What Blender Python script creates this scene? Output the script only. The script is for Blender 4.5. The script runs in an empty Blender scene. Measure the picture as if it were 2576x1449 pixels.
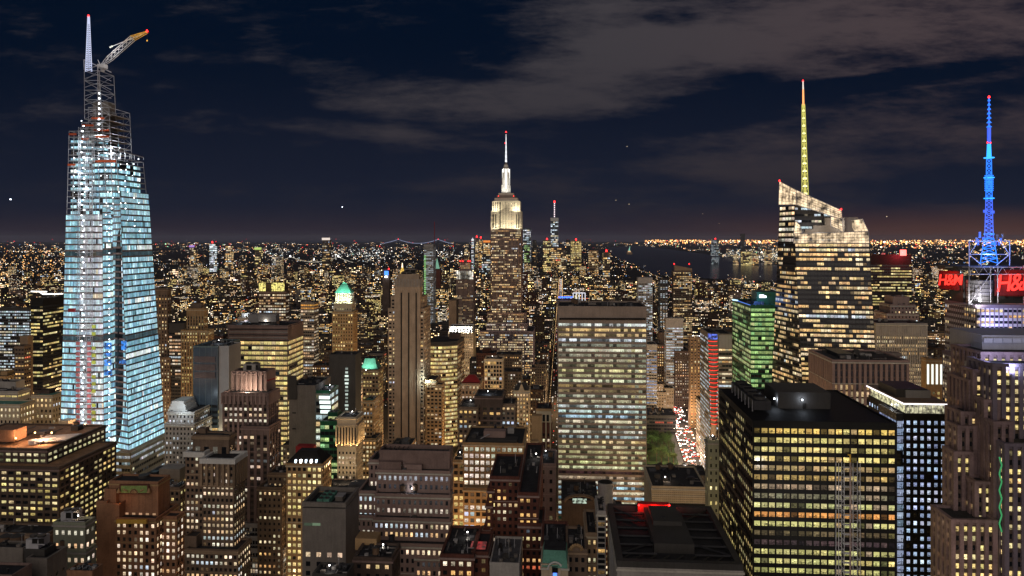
import bpy, math, random
import numpy as np
from mathutils import Vector
# ------------------------------------------------------------------ camera, world, sun, exposure
S = bpy.context.scene
COL = S.collection
F, CX, HY, H = 1811.0, 1288.0, 600.0, 260.0        # focal length, principal column, eye level, eye height (metres above the street)
cam = bpy.data.objects.new('camera', bpy.data.cameras.new('camera'))
COL.objects.link(cam)
cam.location = (0, 0, H); cam.rotation_euler = (math.radians(90), 0, 0)
cam.data.sensor_width = 36; cam.data.lens = F/2576*36
cam.data.shift_y = (HY-724.5)/2576
cam.data.clip_start = 1; cam.data.clip_end = 200000
S.camera = cam
S.render.engine = 'CYCLES'
S.view_settings.view_transform = 'Standard'; S.view_settings.look = 'None'
S.view_settings.exposure = .18; S.view_settings.gamma = 1
S.cycles.max_bounces = 3; S.cycles.diffuse_bounces = 2; S.cycles.glossy_bounces = 1
S.cycles.transparent_max_bounces = 4; S.cycles.transmission_bounces = 1
S.cycles.caustics_reflective = False; S.cycles.caustics_refractive = False
S.cycles.sample_clamp_indirect = 2.0
S.cycles.use_denoising = True; S.cycles.denoiser = 'OPENIMAGEDENOISE'

class NT:
    """small node-tree writer"""
    def __init__(s, tree): s.t = tree; s.n = tree.nodes; s.l = tree.links
    def new(s, typ, **kw):
        n = s.n.new(typ)
        for k, v in kw.items(): setattr(n, k, v)
        return n
    def put(s, sock, v):
        if hasattr(v, 'links') or isinstance(v, bpy.types.NodeSocket): s.l.new(v, sock)
        else: sock.default_value = v
    def m(s, op, a, b=None, c=None):
        n = s.new('ShaderNodeMath', operation=op)
        s.put(n.inputs[0], a)
        if b is not None: s.put(n.inputs[1], b)
        if c is not None: s.put(n.inputs[2], c)
        return n.outputs[0]
    def comb(s, x, y, z):
        n = s.new('ShaderNodeCombineXYZ')
        s.put(n.inputs[0], x); s.put(n.inputs[1], y); s.put(n.inputs[2], z)
        return n.outputs[0]
    def mix(s, f, a, b):
        n = s.new('ShaderNodeMix', data_type='RGBA')
        s.put(n.inputs[0], f); s.put(n.inputs[6], a); s.put(n.inputs[7], b)
        return n.outputs[2]
    def noise(s, vec, scale, detail=4, rough=.55):
        n = s.new('ShaderNodeTexNoise'); s.put(n.inputs['Vector'], vec)
        n.inputs['Scale'].default_value = scale; n.inputs['Detail'].default_value = detail; n.inputs['Roughness'].default_value = rough
        return n.outputs['Fac']
    def sstep(s, v, a, b):
        n = s.new('ShaderNodeMapRange', interpolation_type='SMOOTHSTEP')
        s.put(n.inputs[0], v); n.inputs[1].default_value = a; n.inputs[2].default_value = b
        return n.outputs[0]

W = bpy.data.worlds.new('World'); S.world = W; W.use_nodes = True
w = NT(W.node_tree); w.n.clear()
tc = w.new('ShaderNodeTexCoord'); sep = w.new('ShaderNodeSeparateXYZ'); w.l.new(tc.outputs['Generated'], sep.inputs[0])
yy = w.m('MAXIMUM', sep.outputs[1], .08)
U = w.m('DIVIDE', sep.outputs[0], yy); V = w.m('DIVIDE', sep.outputs[2], yy)
def blob(x, y, rx, ry, amp, tilt=0):
    u0, v0, ru, rv = (x-CX)/F, (HY-y)/F, rx/F, ry/F
    du = w.m('SUBTRACT', U, u0); dv = w.m('SUBTRACT', V, v0)
    if tilt: dv = w.m('SUBTRACT', dv, w.m('MULTIPLY', du, tilt))
    a = w.m('POWER', w.m('DIVIDE', du, ru), 2); b = w.m('POWER', w.m('DIVIDE', dv, rv), 2)
    return w.m('MULTIPLY', w.m('MAXIMUM', w.m('SUBTRACT', 1, w.m('ADD', a, b)), 0), amp)
cb = None
for args in [(2180, 30, 980, 215, .80, .06), (1560, 185, 480, 120, .62, .22), (1130, 250, 470, 62, .70, -.05), (930, 335, 420, 30, .52, -.12), (1480, 90, 260, 120, .45, 0),
             (2300, 345, 800, 118, .66, .04), (1750, 440, 700, 55, .36, 0), (700, 480, 900, 40, .26, 0), (1900, 530, 1100, 70, .46, 0), (2090, 218, 440, 26, -.75, .09), (2360, 178, 300, 24, -.5, .12), (1780, 300, 260, 40, -.35, .1),
             (120, 150, 260, 40, .16, 0), (1250, 470, 500, 30, .24, 0), (330, 455, 420, 26, .2, 0), (1700, 40, 90, 30, -.35, 0)]:
    b = blob(*args); cb = b if cb is None else w.m('ADD', cb, b)
nv = w.comb(w.m('MULTIPLY', U, 1.0), w.m('MULTIPLY', V, 3.6), 1.7)
n1 = w.noise(nv, 4.2, 9, .66); n2 = w.noise(w.comb(U, w.m('MULTIPLY', V, 4.5), 9.1), 13.0, 9, .68)
nz = w.m('ADD', w.m('MULTIPLY', n1, .65), w.m('MULTIPLY', n2, .35))
cf = w.sstep(w.m('ADD', cb, w.m('MULTIPLY', w.m('SUBTRACT', nz, .5), 3.6)), .02, 1.08)
vert = w.sstep(V, .0, .30)
base = w.mix(vert, (.0080, .0110, .0235, 1), (.0008, .0042, .0135, 1))
east = w.sstep(U, -.15, .75)
cloud = w.mix(vert, (.0205, .0180, .0245, 1), w.mix(w.sstep(U, .05, .65), (.0455, .0410, .0470, 1), (.0610, .0440, .0480, 1)))
col = w.mix(w.m('MULTIPLY', cf, .92), base, cloud)
lowg = w.m('MULTIPLY', w.m('SUBTRACT', 1, w.sstep(V, -.01, .055)), w.m('ADD', .22, w.m('MULTIPLY', w.sstep(U, .10, .65), .95)))
col = w.mix(w.m('MINIMUM', lowg, 1), col, (.075, .032, .024, 1))
skt = w.new('ShaderNodeTexSky', sky_type='NISHITA', sun_disc=False)
skt.sun_elevation = math.radians(-8); skt.sun_rotation = math.radians(200)
addn = w.new('ShaderNodeMix', data_type='RGBA', blend_type='ADD'); addn.inputs[0].default_value = .02
w.l.new(col, addn.inputs[6]); w.l.new(skt.outputs[0], addn.inputs[7])
bg = w.new('ShaderNodeBackground'); w.l.new(addn.outputs[2], bg.inputs[0]); bg.inputs[1].default_value = 1.0
wo = w.new('ShaderNodeOutputWorld'); w.l.new(bg.outputs[0], wo.inputs[0])

sl = bpy.data.lights.new('sun', 'SUN'); sl.energy = .88; sl.angle = math.radians(75); sl.color = (1, .86, .74)
sun = bpy.data.objects.new('sun', sl); COL.objects.link(sun)      # warm glow of the city behind the camera
sun.rotation_euler = Vector((.12, .93, -.32)).to_track_quat('-Z', 'Y').to_euler()

# ------------------------------------------------------------------ materials
def mat(name, c, rough=.85, var=.22, metal=0, scale=.12, bump=0):
    m = bpy.data.materials.new(name); m.use_nodes = True
    t = NT(m.node_tree); b = t.n['Principled BSDF']
    g = t.new('ShaderNodeNewGeometry')
    n = t.noise(g.outputs['Position'], scale, 5)
    n2 = t.noise(g.outputs['Position'], scale*9, 2)
    mp = t.new('ShaderNodeMapping'); t.l.new(g.outputs['Position'], mp.inputs[0]); mp.inputs['Scale'].default_value = (1, 1, .09)
    n3 = t.noise(mp.outputs[0], scale*6, 4, .7)       # rain streaks and soot
    f = t.m('ADD', t.m('ADD', t.m('MULTIPLY', n, .4), t.m('MULTIPLY', n2, .25)), t.m('MULTIPLY', n3, .35))
    k = t.sstep(f, .38, .62)
    c0 = tuple(x*(1-var) for x in c)+(1,); c1 = tuple(min(1, x*(1+var)) for x in c)+(1,)
    t.l.new(t.mix(k, c0, c1), b.inputs['Base Color'])
    b.inputs['Roughness'].default_value = rough; b.inputs['Metallic'].default_value = metal
    b.inputs['Specular IOR Level'].default_value = .2
    return m
def glow(name, c, s=1.0, nosample=True, detail=0, base=.03):
    m = bpy.data.materials.new(name); m.use_nodes = True
    t = NT(m.node_tree); b = t.n['Principled BSDF']
    b.inputs['Base Color'].default_value = (base, base, base, 1)
    b.inputs['Emission Color'].default_value = c+(1,); b.inputs['Emission Strength'].default_value = s
    if detail:
        g = t.new('ShaderNodeNewGeometry'); n = t.noise(g.outputs['Position'], detail, 3)
        t.l.new(t.m('MULTIPLY', t.sstep(n, .30, .70), s*1.6), b.inputs['Emission Strength'])
    if nosample: m.cycles.emission_sampling = 'NONE'
    return m
def winmat(name, scale=.75, lo=.16, rough=.12):
    """window panes: each face carries the colour of the room light behind it; furniture and blinds break it up"""
    m = bpy.data.materials.new(name); m.use_nodes = True
    t = NT(m.node_tree); b = t.n['Principled BSDF']
    a = t.new('ShaderNodeAttribute', attribute_name='lit')
    g = t.new('ShaderNodeNewGeometry')
    mp = t.new('ShaderNodeMapping'); t.l.new(g.outputs['Position'], mp.inputs[0]); mp.inputs['Scale'].default_value = (1, 1, 1.5)
    n = t.noise(mp.outputs[0], scale, 3, .7)
    n2 = t.noise(mp.outputs[0], scale*4.1, 2, .6)
    f = t.m('MULTIPLY', t.sstep(n, .30, .62), t.sstep(n2, .25, .65))
    f = t.m('ADD', lo, t.m('MULTIPLY', f, 2.0-lo))
    if lo < .3:      # ceiling brighter than the desks below it, a mullion, the odd half-drawn blind
        uv = t.new('ShaderNodeAttribute', attribute_name='pane'); s3 = t.new('ShaderNodeSeparateXYZ'); t.l.new(uv.outputs['Vector'], s3.inputs[0])
        u_, v_ = s3.outputs[0], s3.outputs[1]
        vg = t.m('ADD', .62, t.m('MULTIPLY', t.sstep(v_, .25, .8), .62))
        mul = t.m('ADD', .35, t.m('MULTIPLY', t.sstep(t.m('ABSOLUTE', t.m('SUBTRACT', u_, .5)), .015, .06), .65))
        big = t.noise(mp.outputs[0], .33, 1); bl = t.m('GREATER_THAN', t.m('ADD', v_, t.m('MULTIPLY', big, 1.6)), 1.35)
        f = t.m('MULTIPLY', t.m('MULTIPLY', f, vg), mul)
        f = t.m('ADD', t.m('MULTIPLY', f, t.m('SUBTRACT', 1, bl)), t.m('MULTIPLY', bl, .72))
    t.l.new(a.outputs['Color'], b.inputs['Emission Color']); t.l.new(f, b.inputs['Emission Strength'])
    b.inputs['Base Color'].default_value = (.012, .014, .018, 1); b.inputs['Roughness'].default_value = rough
    m.cycles.emission_sampling = 'NONE'
    return m
M = dict(
    win=winmat('window_glass'), winfar=winmat('far_window_glass', .05, .5), winpale=winmat('pale_curtain_wall_glass', .12, 1.05, .08),
    asphalt=mat('asphalt', (.035, .034, .034), .8, .2), ground=mat('dark_city_ground', (.018, .015, .013), .95, .3, scale=.01),
    roof=mat('roof_membrane', (.030, .030, .034), .9, .35, scale=.3), rooftan=mat('tan_roof', (.30, .17, .10), .9, .3, scale=.2),
    roofgrey=mat('grey_roof', (.10, .10, .11), .9, .3, scale=.2),
    steel=mat('dark_steel', (.05, .05, .055), .5, .2, .6), silver=mat('silver_metal', (.35, .35, .38), .35, .15, .5), palesteel=mat('pale_steel', (.42, .42, .45), .5, .1),
    brown=mat('brown_brick', (.175, .125, .092), .9, .22), darkbrown=mat('dark_brown_stone', (.092, .066, .054), .85, .22), orange=mat('orange_brick', (.29, .155, .092), .9, .2),
    redbrick=mat('red_brick', (.115, .045, .034), .9, .25), beige=mat('beige_stone', (.30, .215, .145), .88, .14), cream=mat('cream_limestone', (.48, .40, .29), .85, .12),
    pale=mat('pale_grey_stone', (.36, .34, .32), .85, .14), grey=mat('grey_concrete', (.19, .17, .155), .88, .16), lgrey=mat('light_grey_panel', (.33, .32, .32), .7, .08),
    mauve=mat('mauve_brown_stone', (.22, .155, .14), .85, .18), dkgrey=mat('charcoal_panel', (.055, .052, .050), .6, .15), black=mat('black_metal', (.012, .011, .010), .7, .15),
    green=mat('green_copper', (.12, .30, .235), .8, .2), greenwall=mat('grey_green_stucco', (.27, .29, .23), .9, .12), tan=mat('tan_stone', (.38, .25, .13), .88, .15),
    pink=mat('pinkish_granite', (.30, .215, .195), .85, .12), taupe=mat('taupe_travertine', (.29, .235, .20), .8, .14), ribstone=mat('warm_limestone', (.40, .30, .215), .85, .16), lime=mat('limestone', (.50, .475, .42), .85, .15), greenglass=mat('green_spandrel_glass', (.02, .10, .055), .3, .2),
    teal=mat('teal_spandrel', (.10, .14, .15), .4, .2), purple=mat('violet_grey_granite', (.15, .125, .16), .6, .15), wood=mat('wood_tank', (.14, .09, .06), .9, .2),
    plum=mat('plum_granite', (.20, .140, .145), .7, .25), fara=mat('dim_far_brick', (.060, .038, .026), .9, .3), farb=mat('dim_far_stone', (.075, .060, .050), .9, .3), farc=mat('dim_far_red_brick', (.060, .026, .018), .9, .3), fard=mat('dim_far_concrete', (.050, .046, .044), .9, .3),  # last four: darker wall copies, weak far light put into the colour
    white=mat('white_paint', (.62, .62, .60), .7, .08), redpaint=mat('red_paint', (.33, .03, .03), .6, .2), yellowp=mat('yellow_paint', (.55, .33, .05), .6, .1),
    gbase=mat('dark_glass', (.010, .012, .016), .12, .1), bluegrey=mat('blue_grey_glass_wall', (.06, .085, .115), .25, .2), gold=mat('gold_leaf', (.55, .33, .06), .5, .1),
    bark=mat('bark', (.06, .04, .03), .9, .2), leaf=mat('leaf', (.050, .085, .028), .8, .4, scale=.6), faience=mat('green_faience', (.20, .30, .10), .6, .35, scale=.6),
    gw=glow('white_lamp', (1, .97, .92), 9), gc=glow('cold_white_lamp', (.86, .93, 1), 7), gr=glow('red_beacon', (1, .02, .02), 6), gb=glow('blue_neon', (.05, .16, 1), 2.6),
    gy=glow('amber_lamp', (1, .62, .22), 7), gwl=glow('white_light_strip', (1, .95, .92), 2.2), grl=glow('red_neon', (1, .03, .02), 1.9), gg=glow('green_neon', (.05, .55, .18), .5),
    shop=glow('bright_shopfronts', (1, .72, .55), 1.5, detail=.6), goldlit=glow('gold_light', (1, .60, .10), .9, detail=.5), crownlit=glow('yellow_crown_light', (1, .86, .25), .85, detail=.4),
)
# ------------------------------------------------------------------ mesh helpers
TH = math.radians(4.0); cT, sT = math.cos(TH), math.sin(TH)      # the street grid is turned a little against the view
RZ = -TH
def px(x, Y): return (x-CX)/F*Y
def pz(y, Y): return H-(y-HY)/F*Y
def P(x, y, Y): return Vector((px(x, Y), Y, pz(y, Y)))
class MB:
    def __init__(s): s.v = []; s.f = []; s.m = []; s.mats = []
    def mi(s, m):
        if m not in s.mats: s.mats.append(m)
        return s.mats.index(m)
    def face(s, pts, m):
        i = len(s.v); s.v += [tuple(p) for p in pts]; s.f.append(tuple(range(i, i+len(pts)))); s.m.append(s.mi(m))
    def hull8(s, b, t, m, mt=None):
        """prism between bottom polygon b and top polygon t (same length, counter-clockwise from above)"""
        n = len(b)
        for k in range(n):
            s.face([b[k], b[(k+1) % n], t[(k+1) % n], t[k]], m)
        s.face(list(t), mt or m); s.face(list(reversed(b)), m)
    def box(s, c, sx, sy, sz, m, rz=None, mt=None):
        """box standing on c (centre of its base), turned with the street grid"""
        rz = RZ if rz is None else rz
        ca, sa = math.cos(rz), math.sin(rz); b = []
        for dx, dy in ((-1, -1), (1, -1), (1, 1), (-1, 1)):
            x, y = dx*sx/2, dy*sy/2; b.append(Vector((c[0]+x*ca-y*sa, c[1]+x*sa+y*ca, c[2])))
        s.hull8(b, [q+Vector((0, 0, sz)) for q in b], m, mt)
    def bar(s, a, b, r, m, n=4):
        a, b = Vector(a), Vector(b); d = (b-a).normalized()
        up = Vector((0, 0, 1)) if abs(d.z) < .9 else Vector((0, 1, 0))
        x = d.cross(up).normalized(); y = d.cross(x)
        rr = r if isinstance(r, (tuple, list)) else (r, r)
        A = [a+(x*math.cos(k*2*math.pi/n)+y*math.sin(k*2*math.pi/n))*rr[0] for k in range(n)]
        B = [b+(x*math.cos(k*2*math.pi/n)+y*math.sin(k*2*math.pi/n))*rr[1] for k in range(n)]
        for k in range(n): s.face([A[k], A[(k+1) % n], B[(k+1) % n], B[k]], m)
        s.face(list(reversed(A)), m); s.face(B, m)
    def cyl(s, c, r, h, m, n=16, r2=None, mt=None):
        r2 = r if r2 is None else r2
        A = [Vector((c[0]+r*math.cos(k*2*math.pi/n), c[1]+r*math.sin(k*2*math.pi/n), c[2])) for k in range(n)]
        B = [Vector((c[0]+r2*math.cos(k*2*math.pi/n), c[1]+r2*math.sin(k*2*math.pi/n), c[2]+h)) for k in range(n)]
        s.hull8(A, B, m, mt)
    def build(s, name, parent=None, kind=None):
        if not s.v: return None
        off = parent_loc(parent)
        me = bpy.data.meshes.new(name)
        me.from_pydata([(a-off[0], b-off[1], c-off[2]) for a, b, c in s.v], [], s.f)
        for m in s.mats: me.materials.append(M[m] if isinstance(m, str) else m)
        me.polygons.foreach_set('material_index', s.m); me.update()
        o = bpy.data.objects.new(name, me); COL.objects.link(o)
        if parent: o.parent = parent
        if kind: o['kind'] = kind
        return o
def parent_loc(p):
    off = Vector((0, 0, 0))
    while p is not None: off += p.location; p = p.parent
    return off
def root(name, label, cat, loc, group=None):
    o = bpy.data.objects.new(name, None); COL.objects.link(o); o.location = loc; o.empty_display_size = 5
    o['label'] = label; o['category'] = cat
    if group: o['group'] = group
    return o
def tag(o, label, cat, group=None, kind=None):
    o['label'] = label; o['category'] = cat
    if group: o['group'] = group
    if kind: o['kind'] = kind
    return o
def quads(name, Q, C, material, parent=None, kind=None):
    """Q (n,4,3) corners, C (n,3) light colours -> one mesh with a per-face 'lit' colour"""
    n = len(Q)
    if n == 0: return None
    off = np.array(parent_loc(parent))
    me = bpy.data.meshes.new(name)
    me.vertices.add(n*4); me.vertices.foreach_set('co', (np.asarray(Q, dtype=np.float64)-off).reshape(-1).astype(np.float32))
    me.loops.add(n*4); me.loops.foreach_set('vertex_index', np.arange(n*4, dtype=np.int32))
    me.polygons.add(n); me.polygons.foreach_set('loop_start', np.arange(0, n*4, 4, dtype=np.int32))
    me.update(calc_edges=True)
    at = me.attributes.new('lit', 'FLOAT_COLOR', 'FACE')
    cc = np.ones((n, 4), dtype=np.float32); cc[:, :3] = C
    at.data.foreach_set('color', cc.reshape(-1))
    uvl = me.attributes.new('pane', 'FLOAT2', 'CORNER'); uvl.data.foreach_set('vector', np.tile(np.array([0, 0, 1, 0, 1, 1, 0, 1], dtype=np.float32), n))
    me.materials.append(material)
    o = bpy.data.objects.new(name, me); COL.objects.link(o)
    if parent: o.parent = parent
    if kind: o['kind'] = kind
    return o
# light colours of rooms
PAL = dict(
    yellow=[(5, (1, .76, .28)), (3, (1, .83, .40)), (1, (1, .66, .24))],
    warm=[(5, (1, .70, .34)), (3, (1, .82, .52)), (2, (1, .56, .20)), (.5, (.8, .9, 1))],
    white=[(5, (1, .78, .50)), (3, (1, .90, .72)), (1.5, (1, .62, .30)), (.6, (.75, .87, 1))],
    pinkw=[(5, (1, .73, .47)), (2.5, (1, .86, .68)), (1.5, (1, .56, .28)), (.3, (.75, .88, 1))],
    cool=[(4, (.72, .86, .94)), (3, (.9, .95, 1)), (1, (1, .85, .6))],
    cyan=[(6, (.21, .38, .45)), (4, (.30, .48, .55)), (3, (.14, .29, .36)), (.6, (.58, .64, .62)), (.25, (.07, .12, .15))],
    gold=[(5, (1, .70, .33)), (3, (1, .60, .24)), (2, (1, .80, .50)), (.4, (.8, .9, 1))],
    green=[(4, (.55, .85, .30)), (3, (.85, .95, .42)), (2, (.30, .62, .25))],
    office=[(4, (1, .88, .50)), (2, (.96, .96, .72)), (2, (.80, .93, .88)), (1.4, (1, .72, .34)), (.5, (.62, .80, .88))],
    amber=[(5, (1, .58, .20)), (3, (1, .72, .34)), (2, (1, .84, .56)), (.6, (.65, .8, 1)), (.3, (1, .2, .1))],
    blue=[(5, (.52, .66, .95)), (2, (.68, .78, 1)), (1, (.38, .50, .85))],
)
def litcolors(nz, nu, rng, lit=.5, pal='warm', gain=1.0, rowp=.35, run=2, dim=.35, miss=.07):
    """rooms: whole floors on or off, runs of neighbouring windows sharing one light"""
    p = PAL[pal]; wts = np.array([a for a, _ in p], float); wts /= wts.sum(); cols = np.array([c for _, c in p])
    C = np.zeros((nz, nu, 3))
    for j in range(nz):
        r = rng.random()
        f = lit*(1 if r > rowp else (1.6 if r < rowp*.45 else .35))
        i = 0; rowc = rng.choice(len(p), p=wts)
        while i < nu:
            L = 1+int(rng.random()*run*2); on = rng.random() < f
            ci = rowc if rng.random() < .6 else rng.choice(len(p), p=wts)
            for k in range(i, min(nu, i+L)):
                if on and rng.random() < 1-miss: C[j, k] = cols[ci]*gain*(dim+(1-dim)*rng.random())*(1.15+.9*(rng.random() < .16))*(1+.14*(rng.random(3)-.5))
                elif rng.random() < .10: C[j, k] = cols[ci]*gain*.12
            i += L
    return C
def facade(mb, p0, p1, p2, p3, st, rng, out, relief=True, tmax=1.0, tmin=0.0):
    """one wall plane p0 p1 (bottom, left to right seen from outside) p2 p3 (top right, top left): piers and spandrels stand
    proud of the glass plane, panes lie between them. Panes are appended to out as (Q, C, nz, nu)."""
    p0, p1, p2, p3 = [np.array(p, float) for p in (p0, p1, p2, p3)]
    wid = np.linalg.norm(p1-p0); hei = np.linalg.norm(p3-p0)
    if wid < 1 or hei < 2: return
    bay, fh = st.get('bay', 3.2), st.get('fh', 3.7)
    nu = max(1, int(round(wid/bay))); nzr = max(1, int(round(hei*(tmax-tmin)/fh)))
    ww, wh = st.get('ww', .5), st.get('wh', .5); off = st.get('off', (1-wh)*.55)
    n = np.cross(p1-p0, p3-p0); n /= np.linalg.norm(n)
    def pt(s, t): return (p0*(1-s)+p1*s)*(1-t)+(p3*(1-s)+p2*s)*t
    dt = (tmax-tmin)/nzr; pd = st.get('pd', .45)
    wm, sm = st.get('wall', 'brown'), st.get('span', st.get('wall', 'brown'))
    if relief:
        def prism(s0, s1, t0, t1, d, m):
            q = [pt(s0, t0), pt(s1, t0), pt(s1, t1), pt(s0, t1)]; o = [a+n*d for a in q]
            mb.face(o, m)
            for k in range(4): mb.face([q[k], q[(k+1) % 4], o[(k+1) % 4], o[k]], m)
        hw = (1-ww)/2/nu; every = st.get('pier_every', 1)
        for i in range(0, nu+1):
            wdt = hw if i % every == 0 else hw*.35
            s0, s1 = max(0, i/nu-wdt), min(1, i/nu+wdt)
            if s1-s0 > 1e-5: prism(s0, s1, tmin, 1, pd if i % every == 0 else pd*.6, wm)
        spd = pd*st.get('spd', .8)
        for j in range(nzr+1):
            a = tmin+(j-1)*dt+(off+wh)*dt; b = tmin+j*dt+off*dt
            a = max(a, tmin); b = min(b, tmax) if j < nzr else tmax
            if b-a > 1e-6: prism(0, 1, a, b, spd, sm)
        if tmax < 1: prism(0, 1, tmax, 1, spd*.97, st.get('top', wm))
        if tmin > 0: prism(0, 1, 0, tmin, spd*.97, wm)
    i = np.arange(nu); j = np.arange(nzr)
    s0 = (i+(1-ww)/2)/nu; s1 = (i+(1+ww)/2)/nu; t0 = tmin+(j+off)*dt; t1 = tmin+(j+off+wh)*dt
    def grid(s, t):
        s = s[None, :, None]; t = t[:, None, None]
        return (p0*(1-s)+p1*s)*(1-t)+(p3*(1-s)+p2*s)*t+n*(.08 if relief else .12)
    Q = np.stack([grid(s0, t0), grid(s1, t0), grid(s1, t1), grid(s0, t1)], axis=2)
    kw = {k: st[k] for k in ('lit', 'pal', 'gain', 'rowp', 'run', 'dim', 'miss') if k in st}
    C = litcolors(nzr, nu, rng, **kw)
    if 'rows' in st:
        for k, c in st['rows'].items():
            jj = nzr-1-k if k >= 0 else -k-1
            if 0 <= jj < nzr:
                vv = .45+.65*rng.random((nu, 1)); g = max(1, st.get('cluster', 1)); vv = vv*(.7+.5*np.repeat(rng.random(nu//g+1), g)[:nu, None])
                vv[rng.random(nu) < st.get('holes', .08)] *= .15
                C[jj] = np.array(c)*vv*(1+.10*(rng.random((nu, 3))-.5))
    out.append((Q, C, nzr, nu, n))
HEROES = []        # (px left, px right, y top, y lowest seen, Y) : fillers keep out of the way
FOOT = []          # footprints in grid coordinates
def g_of(X, Y): return (X*cT-Y*sT, X*sT+Y*cT)          # world -> grid (a along streets, b along avenues)
def w_of(a, b): return (a*cT+b*sT, -a*sT+b*cT)
def tier_geom(xl, xr, yt, Y, side):
    X = px(xl, Y); k = (xr-CX)/F
    Wd = (k*Y-X)/(cT+k*sT)
    if side < 0: D = -side
    else:
        if side > xr: Xc, Yc = X+Wd*cT, Y-Wd*sT
        else: Xc, Yc = X, Y
        ks = (side-CX)/F; D = (ks*Yc-Xc)/(sT-ks*cT)
        D = min(max(D, 8), 150)
    return X, Wd, D, pz(yt, Y)
def corners(X, Y, Wd, D, inset=0):
    u = Vector((cT, -sT, 0)); v = Vector((sT, cT, 0)); o = Vector((X, Y, 0))
    return [o+u*inset+v*inset, o+u*(Wd-inset)+v*inset, o+u*(Wd-inset)+v*(D-inset), o+u*inset+v*(D-inset)]
pane_cache = {}
def window_objects(root_o, sets, nmax, yb, matw):
    """the first nmax panes that show largest become parts of their own, the rest one mesh"""
    restQ, restC, cand = [], [], []
    for si, (Q, C, nzr, nu, n) in enumerate(sets):
        q = Q.reshape(-1, 4, 3); c = C.reshape(-1, 3)
        ctr = q.mean(1); Yc = np.maximum(ctr[:, 1], 1)
        xx = CX+ctr[:, 0]/Yc*F; yyp = HY+(H-ctr[:, 2])/Yc*F
        wpx = np.abs(q[:, 1, 0]/q[:, 1, 1]-q[:, 0, 0]/q[:, 0, 1])*F
        facing = (-(ctr-np.array([0, 0, H]))@n) > 0
        vis = facing & (xx > 0) & (xx < 2576) & (yyp < min(yb, 1449))
        score = np.where(vis, wpx*(1+.5*(c.sum(1) > .3))-yyp*1e-4, -1)
        for k in range(len(q)): cand.append((score[k], si, k))
        restQ.append(q); restC.append(c)
    cand.sort(key=lambda t: -t[0])
    taken = [np.zeros(len(q), bool) for q in restQ]
    for sc_, si, k in cand[:nmax]:
        if sc_ < 0: break
        taken[si][k] = True
        q = restQ[si][k]; c = restC[si][k]
        e1 = q[1]-q[0]; e2 = q[3]-q[0]; wd = float(np.linalg.norm(e1)); hg = float(np.linalg.norm(e2))
        key = (root_o.name, round(wd, 1), round(hg, 1), tuple(np.round(c*6)), si)
        if key not in pane_cache:
            ctr = q.mean(0); me = bpy.data.meshes.new('window')
            me.from_pydata([tuple(p-ctr) for p in q], [], [(0, 1, 2, 3)])
            at = me.attributes.new('lit', 'FLOAT_COLOR', 'FACE'); at.data[0].color = (*[float(x) for x in c], 1)
            uvl = me.attributes.new('pane', 'FLOAT2', 'CORNER'); uvl.data.foreach_set('vector', [0, 0, 1, 0, 1, 1, 0, 1])
            me.materials.append(matw); pane_cache[key] = me
        o = bpy.data.objects.new('window', pane_cache[key]); o.parent = root_o
        ctr = q.mean(0); off = root_o.location
        o.location = (ctr[0]-off[0], ctr[1]-off[1], ctr[2]-off[2]); COL.objects.link(o)
    Qr = np.concatenate([q[~t] for q, t in zip(restQ, taken)]); Cr = np.concatenate([c[~t] for c, t in zip(restC, taken)])
    if len(Qr): quads('window', Qr, Cr, matw, root_o, 'stuff')
def roof_clutter(mb, pts, z, rng, n=5, m='roofgrey', hmax=4):
    """ducts, fans, pipes, tar patches and tanks standing on a roof"""
    o = pts[0]; u = pts[1]-pts[0]; v = pts[3]-pts[0]
    for _ in range(int(n*2.2)):
        s, t = .14+.72*rng.random(), .10+.78*rng.random()
        c = o+u*s+v*t; c = Vector((c.x, c.y, z)); mm = ('roofgrey', 'steel', 'lgrey', 'grey', 'dkgrey')[int(rng.integers(5))]
        r = rng.random()
        if r < .30: mb.box(c, 1.2+rng.random()*u.length*.09, 1.2+rng.random()*v.length*.09, .8+rng.random()*hmax*.8, mm)
        elif r < .42: mb.box(c, 2+rng.random()*u.length*.16, 2+rng.random()*v.length*.14, .06+.02*rng.random(), 'roofgrey')
        elif r < .58: mb.cyl(c, .4+rng.random()*1.0, .8+rng.random()*hmax*.5, mm, 10)
        elif r < .70:
            for k in range(3): mb.cyl(c+v.normalized()*k*2.8, 1.0, 1.3, 'steel', 10, .85)
        elif r < .88:
            a = c+Vector((0, 0, .7)); d = (u if rng.random() < .5 else v)*(.1+.2*rng.random()); mb.bar(a, a+d, .22+.2*rng.random(), mm, 6)
        elif r < .93 and hmax > 2: mb.cyl(c+Vector((0, 0, 1.6)), 1.7, 3.2, 'wood', 12); mb.cyl(c+Vector((0, 0, 4.8)), 1.8, 1.0, 'dkgrey', 12, .2); mb.box(c, 2.2, 2.2, 1.6, 'steel')
        else: mb.bar(c, c+Vector((0, 0, 3+3*rng.random())), .12, 'palesteel')
SEED = [7]
TRIM = dict(brown='beige', orange='tan', redbrick='pink', beige='cream', cream='lime', tan='cream', mauve='pink', pink='lime', darkbrown='mauve', greenwall='pale', pale='lime')
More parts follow.
